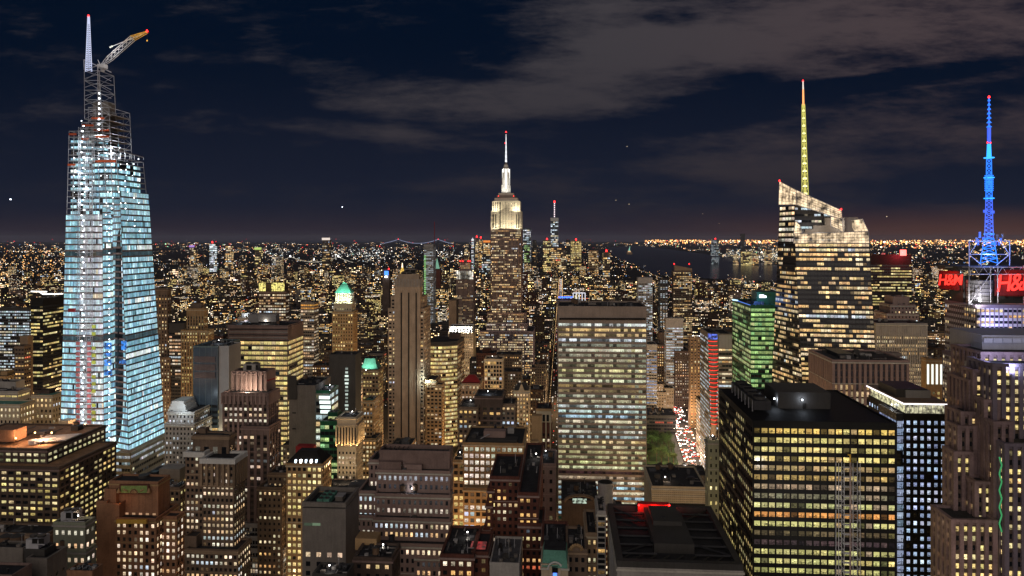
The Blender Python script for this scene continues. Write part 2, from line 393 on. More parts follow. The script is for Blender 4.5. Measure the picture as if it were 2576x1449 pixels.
def bld(name, label, cat, tiers, st, yb=1449, nwin=100, seed=None, roofm='roof', clutter=5, group=None, sides='FRL', matw=None):
    """tiers: (xl, xr, ytop, Y, side px or -depth, {options}) front edge of the roof as the photo shows it; each is a block of the building"""
    SEED[0] += 1; rng = np.random.default_rng(seed or SEED[0])
    t0 = tiers[0]; X, Wd, D, Z = tier_geom(*t0[:5])
    r = root(name, label, cat, (X, t0[3], 0), group)
    wall = MB(); sets = []; info = []
    for ti, t in enumerate(tiers):
        op = dict(st); op.update(t[5] if len(t) > 5 else {}); rf = MB()
        X, Wd, D, Z = tier_geom(*t[:5]); zb = op.get('zb', 0)
        Yt = t[3]; pd = op.get('pd', .45); c = corners(X, Yt, Wd, D)
        b = [Vector((p.x, p.y, zb)) for p in c]; tp = [Vector((p.x, p.y, Z)) for p in c]
        wm = op.get('wall', 'brown')
        glassy = op.get('relief', True) and not op.get('blank')
        wall.hull8(b, tp, wm if not glassy else op.get('glass', 'gbase'), op.get('roof', roofm))
        up = Vector((0, 0, 1))
        F4 = dict(F=(0, 1), R=(1, 2), B=(2, 3), L=(3, 0))
        if not op.get('blank'):
            for key in (op.get('sides', sides)+'B' if 'B' not in sides else sides):
                a, bb = F4[key]; hh = Z-zb
                o2 = dict(op); o2.update(op.get('side_'+key, {}))
                tb = o2.get('topblank', 1.5)
                if o2.get('skip'):
                    if glassy:
                        pass
                    n_ = (b[bb]-b[a]).cross(up).normalized()
                    wall.face([b[a]+n_*pd, b[bb]+n_*pd, tp[bb]+n_*pd, tp[a]+n_*pd], o2['wall']); continue
                facade(wall, b[a], b[bb], tp[bb], tp[a], o2, rng, sets, relief=glassy, tmax=max(.05, 1-tb/hh))
            if glassy:
                cs = corners(X, Yt, Wd, D)
                for k in range(4):
                    d = [(-1, -1), (1, -1), (1, 1), (-1, 1)][k]
                    cc = cs[k]+Vector((cT, -sT, 0))*d[0]*pd/2+Vector((sT, cT, 0))*d[1]*pd/2
                    wall.box((cc.x, cc.y, zb), pd+.04, pd+.04, Z-zb+.02, wm)
        if wm in TRIM and glassy:      # cornice and string courses
            fh_ = op.get('fh', 3.7); zs = [(Z-1.5, .9, .55)]; zz = Z-op.get('topblank', 1.5)-fh_*3
            while zz > max(zb, 20) and len(zs) < 7: zs.append((zz, .45, .14)); zz -= fh_*(6 if len(zs) < 3 else 9)
            for z_, h_, o_ in zs:
                outr = corners(X, Yt, Wd, D, -(pd+o_)); inr = corners(X, Yt, Wd, D, .2)
                for k in range(4):
                    k2 = (k+1) % 4; A = [Vector((q.x, q.y, z_)) for q in (outr[k], outr[k2], inr[k2], inr[k])]; wall.hull8(A, [q+up*h_ for q in A], TRIM[wm])
        # parapet ring
        if op.get('parapet', 1):
            ph = op.get('ph', 1.1); pm = op.get('pm', wm); ov = (pd+.12 if glassy else .1)
            outr = corners(X, Yt, Wd, D, -ov); inr = corners(X, Yt, Wd, D, .5)
            for k in range(4):
                k2 = (k+1) % 4
                A = [Vector((q.x, q.y, Z-.3)) for q in (outr[k], outr[k2], inr[k2], inr[k])]
                rf.hull8(A, [q+up*(ph+.3) for q in A], pm)
        if op.get('clutter', clutter) and rng.random() < .38 and not op.get('nolamp'):
            cc_ = corners(X, Yt, Wd, D); lp_ = cc_[0].lerp(cc_[2], .3+.4*rng.random()); lp_ = Vector((lp_.x, lp_.y, Z+2.6)); wcol = ((1, .7, .4), (1, .9, .75), (.8, .9, 1))[int(rng.integers(3))]
            lm_ = MB(); lm_.bar(lp_-Vector((0, 0, 2.6)), lp_, .08, 'steel'); lm_.cyl(lp_, .3, .5, 'gw', 8); lm_.build('roof_lamp', r); light('roof_lamp', 'POINT', lp_+Vector((0, -.8, .4)), 420*(Yt/450)**1.5, wcol, size=.3, parent=r)  # lamp added at random to brighten the roof clutter
        if op.get('clutter', clutter): roof_clutter(rf, corners(X, Yt, Wd, D), Z, rng, op.get('clutter', clutter), hmax=min(4, Wd/8))
        info.append((X, Yt, Wd, D, Z)); rf.build('roof', r)
        HEROES.append((min(t[0], t[4] if t[4] > 0 else t[0]), max(t[1], t[4]), t[2], yb, Yt))
        ga = g_of(X, Yt); FOOT.append((ga[0]-6, ga[0]+Wd+6, ga[1]-8, ga[1]+D+8))
    wall.build('wall', r)
    if sets: window_objects(r, sets, nwin, yb, matw or M['win'])
    return r, info
def pmb(fn, name, parent, kind=None):
    m = MB(); fn(m); return m.build(name, parent, kind)
def light(name, kind, loc, energy, color=(1, 1, 1), aim=None, size=1, parent=None, spot=70, sy=None):
    l = bpy.data.lights.new(name, kind); l.energy = energy; l.color = color
    if kind == 'AREA':
        l.size = size
        if sy: l.shape = 'RECTANGLE'; l.size_y = sy
    elif kind == 'SPOT': l.spot_size = math.radians(spot); l.spot_blend = .6; l.shadow_soft_size = .3
    else: l.shadow_soft_size = size
    o = bpy.data.objects.new(name, l); COL.objects.link(o); o.location = loc
    if aim is not None: o.rotation_euler = (Vector(aim)-Vector(loc)).to_track_quat('-Z', 'Y').to_euler()
    if parent: o.parent = parent; o.location = Vector(loc)-parent_loc(parent)
    return o
def beacon(parent, p, s=.8, m='gr', name='beacon_light'):
    pmb(lambda b: b.cyl(Vector(p), s, s*1.8, m, 8, s*.5), name, parent)
# ------------------------------------------------------------------ specials: supertall under construction (left)
def tower_root(name, label, cat, x, Y): return root(name, label, cat, (px(x, Y), Y, 0))
def tapered(quadset, z0, z1, zz0, zz1):
    pass
rng0 = np.random.default_rng(11)
def lerp(a, b, t): return a+(b-a)*t
def build_supertall():
    Y0 = 600
    r = tower_root('glass_skyscraper', 'tallest glass tower under construction, cyan lit floors and steel lattice top, far left', 'skyscraper', 280, Y0)
    HEROES.append((150, 418, 38, 1200, Y0))
    a0 = g_of(px(150, Y0), Y0); FOOT.append((a0[0]-6, a0[0]+70, a0[1]-8, a0[1]+70))
    zb = pz(1195, Y0)
    def at(x, dy, z, zref):   # taper towards the top: the plan shrinks with height
        return None
    # edge lines in photo pixels at the front plane: x at y=1190 and x at y=330
    def edge(xb, xt, y): return lerp(xb, xt, (1190-y)/860)
    def pt(xb, xt, dY, y):
        """point on a leaning corner edge; dY metres behind the front plane at the base, leaning in with height"""
        Yv = Y0+dY[0] if not isinstance(dY, (int, float)) else Y0+dY
        if not isinstance(dY, (int, float)): Yv = Y0+lerp(dY[0], dY[1], (1190-y)/860)
        return P(edge(xb, xt, y), y, Yv)
    glass = MB(); pane = []; frame = MB()
    stg = dict(bay=1.6, fh=5.1, ww=.94, wh=.72, off=.2, pd=.35, spd=1.0, wall='steel', span='bluegrey', lit=1.1, pal='cyan', gain=1.0, rowp=.0, run=2, dim=.74, pier_every=9, miss=.012)
    stg['span'] = 'pale'; stg['wall'] = 'teal'; stg['span'] = 'mauve'
    yb, ytop = 1178, 520
    E = [(150, 172, (0, 6)), (196, 205, (-3, 3)), (262, 256, (-3, 4)), (291, 280, (6, 10)), (326, 296, (-2, 3)), (421, 362, (54, 40)), (300, 300, (66, 50)), (170, 190, (60, 48))]
    for k in range(5):
        A, B = E[k], E[k+1]
        y0 = yb if k > 3 else (1150 if k > 1 else 1080)
        y1 = {0: 520, 1: 300+220, 2: 500, 3: 500, 4: 470}[k]
        q = [pt(A[0], A[1], A[2], y0), pt(B[0], B[1], B[2], y0-(0 if k < 4 else 0)), pt(B[0], B[1], B[2], y1), pt(A[0], A[1], A[2], y1)]
        # keep every wall between the same two heights
        z0 = zb if k >= 2 else pz(1100, Y0); z1 = pz(y1, Y0)
        def onz(e, z):
            Yv = Y0
            for _ in range(4):
                y = HY+(H-z)/Yv*F; t = (1190-y)/860; Yv = Y0+lerp(e[2][0], e[2][1], t)
            return Vector((px(edge(e[0], e[1], y), Yv), Yv, z))
        z1 = pz({0: 540, 1: 540, 2: 520, 3: 500, 4: 480}[k], Y0)
        zz = pz(1195, Y0)
        s2 = dict(stg)
        if k == 1: s2.update(pal='cool', gain=.42)
        facade(glass, onz(A, zz), onz(B, zz), onz(B, z1), onz(A, z1), s2, rng0, pane)
    def onz(e, z):
        Yv = Y0
        for _ in range(4):
            y = HY+(H-z)/Yv*F; t = (1190-y)/860; Yv = Y0+lerp(e[2][0], e[2][1], t)
        return Vector((px(edge(e[0], e[1], y), Yv), Yv, z))
    zz = pz(1195, Y0); z1 = pz(540, Y0)
    inner = [onz(e, zz) for e in E]; inner_t = [onz(e, z1) for e in E]
    def shrink(poly, d):
        c = sum(poly, Vector())/len(poly); return [p+(Vector((c.x, c.y, p.z))-p).normalized()*d for p in poly]
    glass.hull8(shrink(inner, .3), shrink(inner_t, .3), 'gbase', 'steel')
    glass.build('curtain_wall', r)
    # dark mechanical floors and colour patches
    for (Q, C, nzr, nu, n) in pane:
        zc = Q[:, 0, 0, 2]
        for j in range(nzr):
            yj = HY+(H-zc[j])/Y0*F
            if 845 < yj < 862 or 632 < yj < 652: C[j] *= .12
            C[j] *= (.75+.35*min(1, max(0, (yj-500)/600)))
    window_objects(r, pane, 100, 1200, M['winpale'])
    # blue tarpaulin lit floors
    def tarps(b):
        for (x0, x1, y0, y1) in [(262, 280, 862, 878), (305, 318, 858, 880), (262, 280, 905, 920), (262, 281, 930, 944), (300, 316, 905, 915), (262, 280, 888, 896)]:
            a, c = P(x0, y1, Y0-4.5), P(x1, y1, Y0-4.5); a2, c2 = P(x0, y0, Y0-4.5), P(x1, y0, Y0-4.5); dd = Vector((0, .3, 0))
            b.hull8([a, c, c+dd, a+dd], [a2, c2, c2+dd, a2+dd], glow('blue_tarpaulin_light', (.03, .25, .85), .8, detail=.4))
    pmb(tarps, 'tarpaulin', r)
    # ---- open steel frame above: slabs, columns, bracing
    slabs = MB(); lamps_pts = []
    def frame_block(xl0, xr0, xl1, xr1, y0, y1, Ya, Yb, fh, nb, slope=0, lit=True, brace=False, redc=0):
        """steel frame between photo rows y0 (bottom) and y1 (top); front plane Ya, back plane Yb"""
        m = MB(); n = max(1, int(round((y0-y1)/F*Ya/fh)))
        for j in range(n+1):
            t = j/n; y = lerp(y0, y1, t); xl, xr = lerp(xl0, xl1, t), lerp(xr0, xr1, t)
            z = pz(y, Ya)
            A, B = Vector((px(xl, Ya), Ya, z)), Vector((px(xr, Ya), Ya, z))
            dv = Vector((sT, cT, 0))*(Yb-Ya)*.98
            C_, D_ = B+dv, A+dv
            if slope: B.z -= 0
            for a, b in ((A, B), (B, C_), (C_, D_), (D_, A)): m.bar(a, b, .24, 'palesteel')
            if lit and j < n:
                q = [A+Vector((.3, .3, .1)), B+Vector((-.3, .3, .1)), C_+Vector((-.3, -.3, .1)), D_+Vector((.3, -.3, .1))]
                slabs.hull8(q, [v+Vector((0, 0, .35)) for v in q], 'grey')
        for k in range(nb+1):
            s = k/nb
            for Yp in (Ya, Yb):
                dv = Vector((sT, cT, 0))*(Yp-Ya)*.98
                a = Vector((px(lerp(xl0, xr0, s), Ya), Ya, pz(y0, Ya)))+dv; b = Vector((px(lerp(xl1, xr1, s), Ya), Ya, pz(y1, Ya)))+dv
                m.bar(a, b, .28, 'palesteel')
                if brace:
                    for j in range(n):
                        if k < nb:
                            s2 = (k+1)/nb; t, t2 = j/n, (j+1)/n
                            if (j+k) % 2: s_, s2_ = s2, s
                            else: s_, s2_ = s, s2
                            a = Vector((px(lerp(lerp(xl0, xl1, t), lerp(xr0, xr1, t), s_), Ya), Ya, pz(lerp(y0, y1, t), Ya)))+dv
                            b = Vector((px(lerp(lerp(xl0, xl1, t2), lerp(xr0, xr1, t2), s2_), Ya), Ya, pz(lerp(y0, y1, t2), Ya)))+dv
                            m.bar(a, b, .18, 'palesteel')
        m.build('steel_frame', r)
    frame_block(168, 240, 174, 236, 540, 330, 603, 636, 5.0, 5)
    frame_block(232, 306, 232, 292, 540, 396, 605, 645, 5.0, 4)
    frame_block(206, 262, 206, 256, 400, 308, 606, 628, 5.0, 4)
    frame_block(224, 280, 222, 274, 400, 270, 612, 642, 5.6, 3, brace=True)
    frame_block(213, 256, 212, 250, 300, 178, 608, 628, 7.5, 1, brace=True, lit=False)
    def sloped(b):   # raking top chord and raking roof beams
        b.bar(P(211, 150, 608), P(280, 182, 608), .4, 'palesteel'); b.bar(P(211, 150, 608), P(212, 176, 608), .4, 'palesteel')
        b.bar(P(292, 377, 605), P(361, 396, 645), .4, 'palesteel'); b.bar(P(292, 377, 605), P(292, 398, 605), .3, 'palesteel')
        for k in range(7): b.bar(P(292+k*11.5, 377+k*3.2, 605+k*6.6), P(292+k*11.5, 402, 605+k*6.6), .3, 'palesteel')
        for k in range(6): b.bar(P(212, 176+k*22, 608), P(246, 165+k*22, 600), .28, 'palesteel'); b.bar(P(280, 182+k*22, 608), P(246, 165+k*22, 600), .28, 'palesteel')
        b.bar(P(246, 165, 600), P(247, 300, 600), .35, 'palesteel')
    pmb(sloped, 'lattice_crown', r)
    slabs.build('floor_slab', r)
    def backs(b):   # inner core walls that catch the work lights
        b.box(P(250, 540, 628)+Vector((0, 0, 0)), 26, 12, pz(330, 628)-pz(540, 628), 'dkgrey')
        b.box(P(262, 340, 628), 14, 10, 28, 'grey')
    pmb(backs, 'concrete_core', r)
    ip = []; im = MB()      # added boxes of glowing panes stand in for the lit open floors
    for (xl, xr, yt_, yb_, Yf, sd) in ((178, 232, 352, 545, 609, -22), (236, 290, 408, 545, 609, -36), (222, 262, 350, 415, 617, -20)):
        X, Wd, D, Z = tier_geom(xl, xr, yt_, Yf, sd); c = corners(X, Yf, Wd, D); z0 = pz(yb_, Yf)
        b0 = [Vector((p.x, p.y, z0)) for p in c]; t0 = [Vector((p.x, p.y, Z)) for p in c]; im.hull8(b0, t0, 'steel')
        for a, q in ((0, 1), (1, 2)): facade(im, b0[a], b0[q], t0[q], t0[a], dict(bay=2.6, fh=5.0, ww=.9, wh=.62, off=.3, lit=.92, pal='cyan', gain=1.35, dim=.25, run=1, rowp=.1, miss=.03), rng0, ip, relief=False)
    im.build('interior_glow_box', r); window_objects(r, ip, 0, 0, M['winpale'])
    # orange safety netting
    def nets(b):
        for (x0, x1, y, Yp) in [(173, 192, 340, 602), (170, 190, 417, 602), (205, 222, 352, 604), (232, 274, 330, 611), (232, 292, 408, 604), (240, 275, 346, 604), (230, 262, 300, 607), (206, 235, 318, 605)]:
            a, c = P(x0, y, Yp), P(x1, y, Yp); d = Vector((0, .15, 0)); u_ = Vector((0, 0, 1.7))
            b.hull8([a, c, c+d, a+d], [a+u_, c+u_, c+d+u_, a+d+u_], M['netting'])
    M['netting'] = mat('orange_netting', (.55, .10, .035), .9, .3)
    pmb(nets, 'safety_netting', r)
    # work lamps: one bright lamp per open floor
    def lamp(b, x, y, Yp, s, m='gc'): b.cyl(P(x, y, Yp), s, s*1.6, m, 8)
    def hoistl(b):
        y = 305; k = 0
        while y < 1065:
            lamp(b, 205+(4 if k % 2 else 0)+(k % 3)*1.2, y, 594, .36+.3*((k*7) % 5)/5); y += 13.2; k += 1
    pmb(hoistl, 'hoist_work_light', r)
    def lamps2(b):
        rr = random.Random(4)
        for j in range(17):
            y = 372+j*14.0
            for x in (185, 215, 232, 250, 268, 283, 300, 318, 336, 350):
                if rr.random() < (.62 if y < 520 else .3) and not (x > 300 and y < 400): lamp(b, x+rr.uniform(-4, 4), y+rr.uniform(-1, 1), 601.5 if y < 480 else 597, .34*rr.uniform(.5, 1.2), rr.choice(('gc', 'gc', 'gw')))
        for j in range(8): lamp(b, 249, 236+j*13, 606, .7)
        for j in range(40): lamp(b, 275, 560+j*15.5, 595.5, .38)
    pmb(lamps2, 'floor_work_light', r)
    for k in range(5):
        light('work_light', 'POINT', P(250+(k % 2)*40, 345+k*42, 612), 20000, (.85, .95, 1), size=2, parent=r)
        light('work_light', 'POINT', P(200+(k % 2)*15, 365+k*36, 592), 2500, (.85, .95, 1), size=2, parent=r)
    for k in range(6): light('work_light', 'POINT', P(210, 520+k*100, 580), 3500, (.88, .93, 1), size=2, parent=r)
    # external hoist mast and red cabins
    def hoist(b):
        for (x, w_) in ((196, 2), (214, 2), (228, 2)):
            for s in (-1, 1):
                b.bar(P(x+s*2.5, 1195, 594), P(x+s*2.5+4, 320, 594), .18, 'palesteel')
            n = 66
            for j in range(n):
                y = 1190-j*13.2
                b.bar(P(x-2.5+j*.06, y, 594), P(x+2.5+j*.06, y-6, 594), .14, 'palesteel'); b.bar(P(x+2.5+j*.06, y-6, 594), P(x-2.5+j*.06, y-12, 594), .14, 'palesteel')
        for j in range(62): b.box(P(213, 1190-j*13.2, 596), 15, 2.5, .4, 'palesteel')
    pmb(hoist, 'hoist_mast', r)
    def nets2(b):
        for j in range(16): 
            for x in (196, 224): b.box(P(x, 1066-j*13.2, 593), 3.2, .5, 2.6, M['pinknet'])
        for j in range(14):
            if j % 4 != 3: b.box(P(236, 1060-j*18, 593.5), 3.2, .5, 2.8, M['limenet'])
    M['pinknet'] = mat('pink_netting', (.62, .22, .24), .9, .2); M['limenet'] = mat('lime_netting', (.50, .58, .10), .9, .2)
    pmb(nets2, 'hoist_screen', r)
    pmb(lambda b: b.box(P(181, 785, 592), 5.5, 2, 3, 'redpaint'), 'hoist_cabin', r)
    # podium
    def pod(b):
        pass
    mb = MB(); ps = []
    X, Wd, D, Z = tier_geom(292, 328, 1138, 592, 426); c = corners(X, 592, Wd, D)
    zt = Z; b0 = [Vector((p.x, p.y, 0)) for p in c]; t0 = [Vector((p.x, p.y, zt)) for p in c]
    mb.hull8(b0, t0, 'gbase', 'rooftan')
    pst = dict(bay=2.5, fh=5.4, ww=.9, wh=.45, off=.05, pd=.6, spd=1, wall='cream', span='cream', lit=.75, pal='cool', gain=.5, pier_every=99, run=6)
    facade(mb, b0[0], b0[1], t0[1], t0[0], pst, rng0, ps); facade(mb, b0[1], b0[2], t0[2], t0[1], pst, rng0, ps)
    mb.build('podium', r); window_objects(r, ps, 20, 1230, M['win'])
    # spire
    def spire(b):
        n = 26; A = [(P(215, 180, 606), P(231, 180, 606), P(231, 180, 617), P(215, 180, 617)), (P(220.5, 42, 606), P(225.5, 42, 606), P(225.5, 42, 609), P(220.5, 42, 609))]
        led = glow('spire_led', (.66, .72, 1), .8)
        for k in range(4): b.bar(A[0][k], A[1][k], (.34, .25), led)
        for j in range(n):
            t, t2 = j/n, (j+1)/n
            for k in range(4):
                a, b2 = A[0][k].lerp(A[1][k], t), A[0][(k+1) % 4].lerp(A[1][(k+1) % 4], t2)
                b.bar(a, b2, .16, led); b.bar(A[0][k].lerp(A[1][k], t2), b2, .22, led)
        b.bar(P(223, 60, 607), P(223, 44, 607), .9, led)
    pmb(spire, 'spire', r); beacon(r, P(222.5, 42, 607), .9)
    # luffing tower crane on the crown
    cr = root('tower_crane', 'yellow and white luffing crane with raised lattice jib on top of the unfinished tower', 'crane', P(258, 165, 604))
    def jib(b):
        a0, a1 = P(258, 163, 604), P(334, 96, 604); a2 = P(370, 81, 604)
        dirn = (a1-a0).normalized(); up = dirn.cross(Vector((0, 1, 0))).normalized(); 
        for (s, e, w0, w1, m) in ((a0, a1.lerp(a0, .0), .7, 2.1, 'palesteel'), (a1, a2, 2.1, .5, 'yellowp')):
            n = 8 if m == 'palesteel' else 4
            prof = lambda t: (min(2.1, .6+t*7) if m == 'palesteel' else lerp(2.1, .5, t))
            for j in range(n):
                t, t2 = j/n, (j+1)/n; p, q = s.lerp(e, t), s.lerp(e, t2)
                for sy in (-1, 1):
                    dy = Vector((0, sy*1.2, 0))
                    b.bar(p+up*prof(t)+dy, q+up*prof(t2)+dy, .22, m); b.bar(p-up*prof(t)+dy, q-up*prof(t2)+dy, .2, m)
                    if sy > 0: continue
                    b.bar(p+up*prof(t)+dy, q-up*prof(t2)+dy, .16, m); b.bar(p-up*prof(t)+dy, q+up*prof(t2)+dy, .16, m)
    pmb(jib, 'jib', cr)
    pmb(lambda b: (b.bar(P(368, 82, 604), P(276, 119, 604), .35, 'palesteel'), b.bar(P(276, 119, 604), P(283, 116, 604), .8, 'white')), 'luffing_tie', cr)
    pmb(lambda b: (b.box(P(258, 172, 604), 6, 5, 3.2, 'palesteel'), b.bar(P(258, 176, 604), P(246, 150, 604), .3, 'palesteel'), b.cyl(P(258, 180, 604), 1.6, 3, 'palesteel', 10)), 'slewing_deck', cr)
    pmb(lambda b: (b.bar(P(370, 82, 604), P(370.5, 101, 604), .07, 'steel'), b.box(P(370.5, 104, 604), .8, .8, 1.2, 'yellowp')), 'hook', cr)
    beacon(cr, P(370, 80, 604), .9)
    light('crane_light', 'POINT', P(280, 125, 594), 9000, (1, .95, .9), size=1, parent=cr); light('crane_light', 'POINT', P(350, 95, 594), 6000, (1, .8, .5), size=1, parent=cr)
build_supertall()

# ------------------------------------------------------------------ the tall set-back skyscraper with the floodlit crown (centre)
def build_deco():
    Y0 = 1240; c0 = 1273
    st = dict(bay=2.35, fh=3.9, ww=.56, wh=.56, pd=.55, spd=.35, wall='mauve', span='dkgrey', lit=.56, pal='warm', gain=1.15, rowp=.22, run=2, topblank=0)
    tiers = [(1238, 1304, 600, Y0, -40, dict(zb=0)), (1235, 1310.5, 578, Y0+6, -30), (1227, 1321, 788, Y0-6, -52), (1224, 1325, 814, Y0-12, -64, dict(pal='pinkw', lit=.65, wall='purple')),
             (1208, 1341, 834, Y0-16, -70, dict(lit=.8, wall='purple')), (1236, 1318, 858, Y0-26, -20, dict(lit=.9, wall='purple'))]
    r, info = bld('art_deco_skyscraper', 'soaring grey stone skyscraper with white floodlit setback crown and tall lit mast', 'skyscraper', tiers, st, 885, 100, clutter=0, seed=5)
    # crown: pale stone lit by floodlights
    cst = dict(bay=2.6, fh=3.9, ww=.45, wh=.6, pd=.8, spd=.15, wall='lime', span='grey', lit=.18, pal='warm', gain=.8, topblank=4)
    wall = MB(); sets = []; rg = np.random.default_rng(3)
    def blk(xl, xr, yt, Yf, D, yb_, st2, mm='lime'):
        X = px(xl, Yf); Wd = (px(xr, Yf)-X)/cT; c = corners(X, Yf, Wd, D); zb, zt = pz(yb_, Yf), pz(yt, Yf)
        b = [Vector((p.x, p.y, zb)) for p in c]; t = [Vector((p.x, p.y, zt)) for p in c]
        wall.hull8(b, t, 'grey' if st2 else mm, mm)
        if st2:
            for a, q in ((0, 1), (1, 2), (2, 3), (3, 0)): facade(wall, b[a], b[q], t[q], t[a], st2, rg, sets, tmax=.93)
        return c, zb, zt
    blk(1242, 1304, 505, Y0+4, 34, 576, cst)
    blk(1236, 1252, 531, Y0+1, 38, 578, cst); blk(1294, 1310.5, 531, Y0+1, 38, 578, cst)
    blk(1239, 1254, 506, Y0+3, 34, 532, dict(cst, bay=3.4)); blk(1293, 1307, 506, Y0+3, 34, 532, dict(cst, bay=3.4))
    blk(1244, 1302, 498, Y0+7, 28, 506, None); blk(1250, 1296, 491, Y0+9, 24, 498, None, 'grey'); blk(1254, 1292, 486, Y0+11, 20, 491, None)
    wall.build('crown', r); window_objects(r, sets, 0, 0, M['win'])
    def strips_(b):
        for x in (1258.5, 1264.5, 1270.5, 1276.5, 1282.5, 1288.5): b.box(P(x, 572, Y0+2.6), 1.9, .8, 44, 'black')
        for x in (1241, 1246.5, 1299.5, 1305): b.box(P(x, 574, Y0-.3), 1.6, .8, 24, 'black')
    pmb(strips_, 'window_strip', r)
    m = MB()  # mooring mast: winged base, shaft, cone
    C = P(c0, 486, Y0+20)
    stone = 'white'
    mastglow = glow('mast_glass_light', (1, .98, .92), 1.15, base=.5)
    m.cyl(C, 8.2, 9, stone, 16, 6.6)
    z = C.z
    for k in range(4):
        a = RZ+k*math.pi/2; d = Vector((math.cos(a), math.sin(a), 0)); a2 = a+math.pi/4; d2 = Vector((math.cos(a2), math.sin(a2), 0))
        for (rad, h0, hh) in ((9.6, 0, 14), (7.8, 14, 12), (6.6, 26, 10)):
            m.box(C+d2*rad*.80+Vector((0, 0, h0)), 3.2, 3.2, hh, stone, a2)
    m.cyl(C+Vector((0, 0, 9)), 6.2, 34, stone, 16, 4.9)
    m.cyl(C+Vector((0, 0, 43)), 5.4, 2.2, 'grey', 16); m.cyl(C+Vector((0, 0, 45.2)), 4.3, 4.5, stone, 16, 3.4); m.cyl(C+Vector((0, 0, 49.7)), 3.2, 4.5, 'grey', 16, 1.2)
    m.build('mooring_mast', r)
    g = MB()
    for k in range(4):
        a = RZ+k*math.pi/2+math.pi/2; d = Vector((math.cos(a), math.sin(a), 0))
        g.box(C+d*5.9+Vector((0, 0, 3)), 2.6, 1.6, 39, mastglow, a-math.pi/2)
    for k in range(4):
        a = RZ+k*math.pi/2+math.pi/4; d = Vector((math.cos(a), math.sin(a), 0))
        g.box(C+d*5.6+Vector((0, 0, 30)), .8, 1.4, 13, mastglow, a-math.pi/2)
    g.build('mast_window', r)
    a = MB(); zt = C.z+54
    Ls = glow('antenna_led', (.92, .94, 1), 1.6)
    topz = pz(332, Y0+20); n = 22
    for k in range(n):
        t = k/n; zz = lerp(zt, topz-4, t); rad = lerp(1.7, .5, t)
        a.cyl((C.x, C.y, zz), rad*.55, (topz-4-zt)/n, 'steel', 8); a.cyl((C.x, C.y, zz+.5), rad, (topz-4-zt)/n*.55, Ls, 8)
    a.bar((C.x, C.y, topz-5), (C.x, C.y, topz), .4, 'steel')
    a.build('antenna', r)
    beacon(r, (C.x, C.y, topz-1), 1.3); beacon(r, (C.x-2, C.y-1, lerp(zt, topz, .62)), .8)
    for x in (1254, 1292): beacon(r, P(x, 494, Y0+2), .7)
    # floodlights standing on the setbacks
    wc = (1, .86, .56)
    def fl(x, y, Yf, e, aimx, aimy, aY, spot=80, c=wc): light('floodlight', 'SPOT', P(x, y, Yf), e, c, P(aimx, aimy, aY), parent=r, spot=spot)
    for x in (1238, 1246, 1256, 1266, 1276, 1286, 1296, 1306): fl(x, 579, Y0-8, 10500, x, 556, Y0+1, 110)
    for x in (1241, 1250, 1296, 1305): fl(x, 531, Y0-7, 13000, x, 515, Y0+3, 120)
    for x in (1256, 1268, 1280, 1290): fl(x, 574, Y0-14, 7500, x, 512, Y0+4, 60)
    for x in (1257, 1273, 1289): fl(x, 489, Y0+2, 8000, 1273, 455, Y0+14, 90, (1, .97, .86))
    for x in (1261, 1285): fl(x, 487, Y0+2, 9000, 1273, 430, Y0+15, 45, (1, .98, .92))
    for y_ in (560,): light('floodlight', 'SPOT', P(1320, 576, Y0+20), 5000, wc, P(1306, 540, Y0+20), parent=r, spot=100)
build_deco()

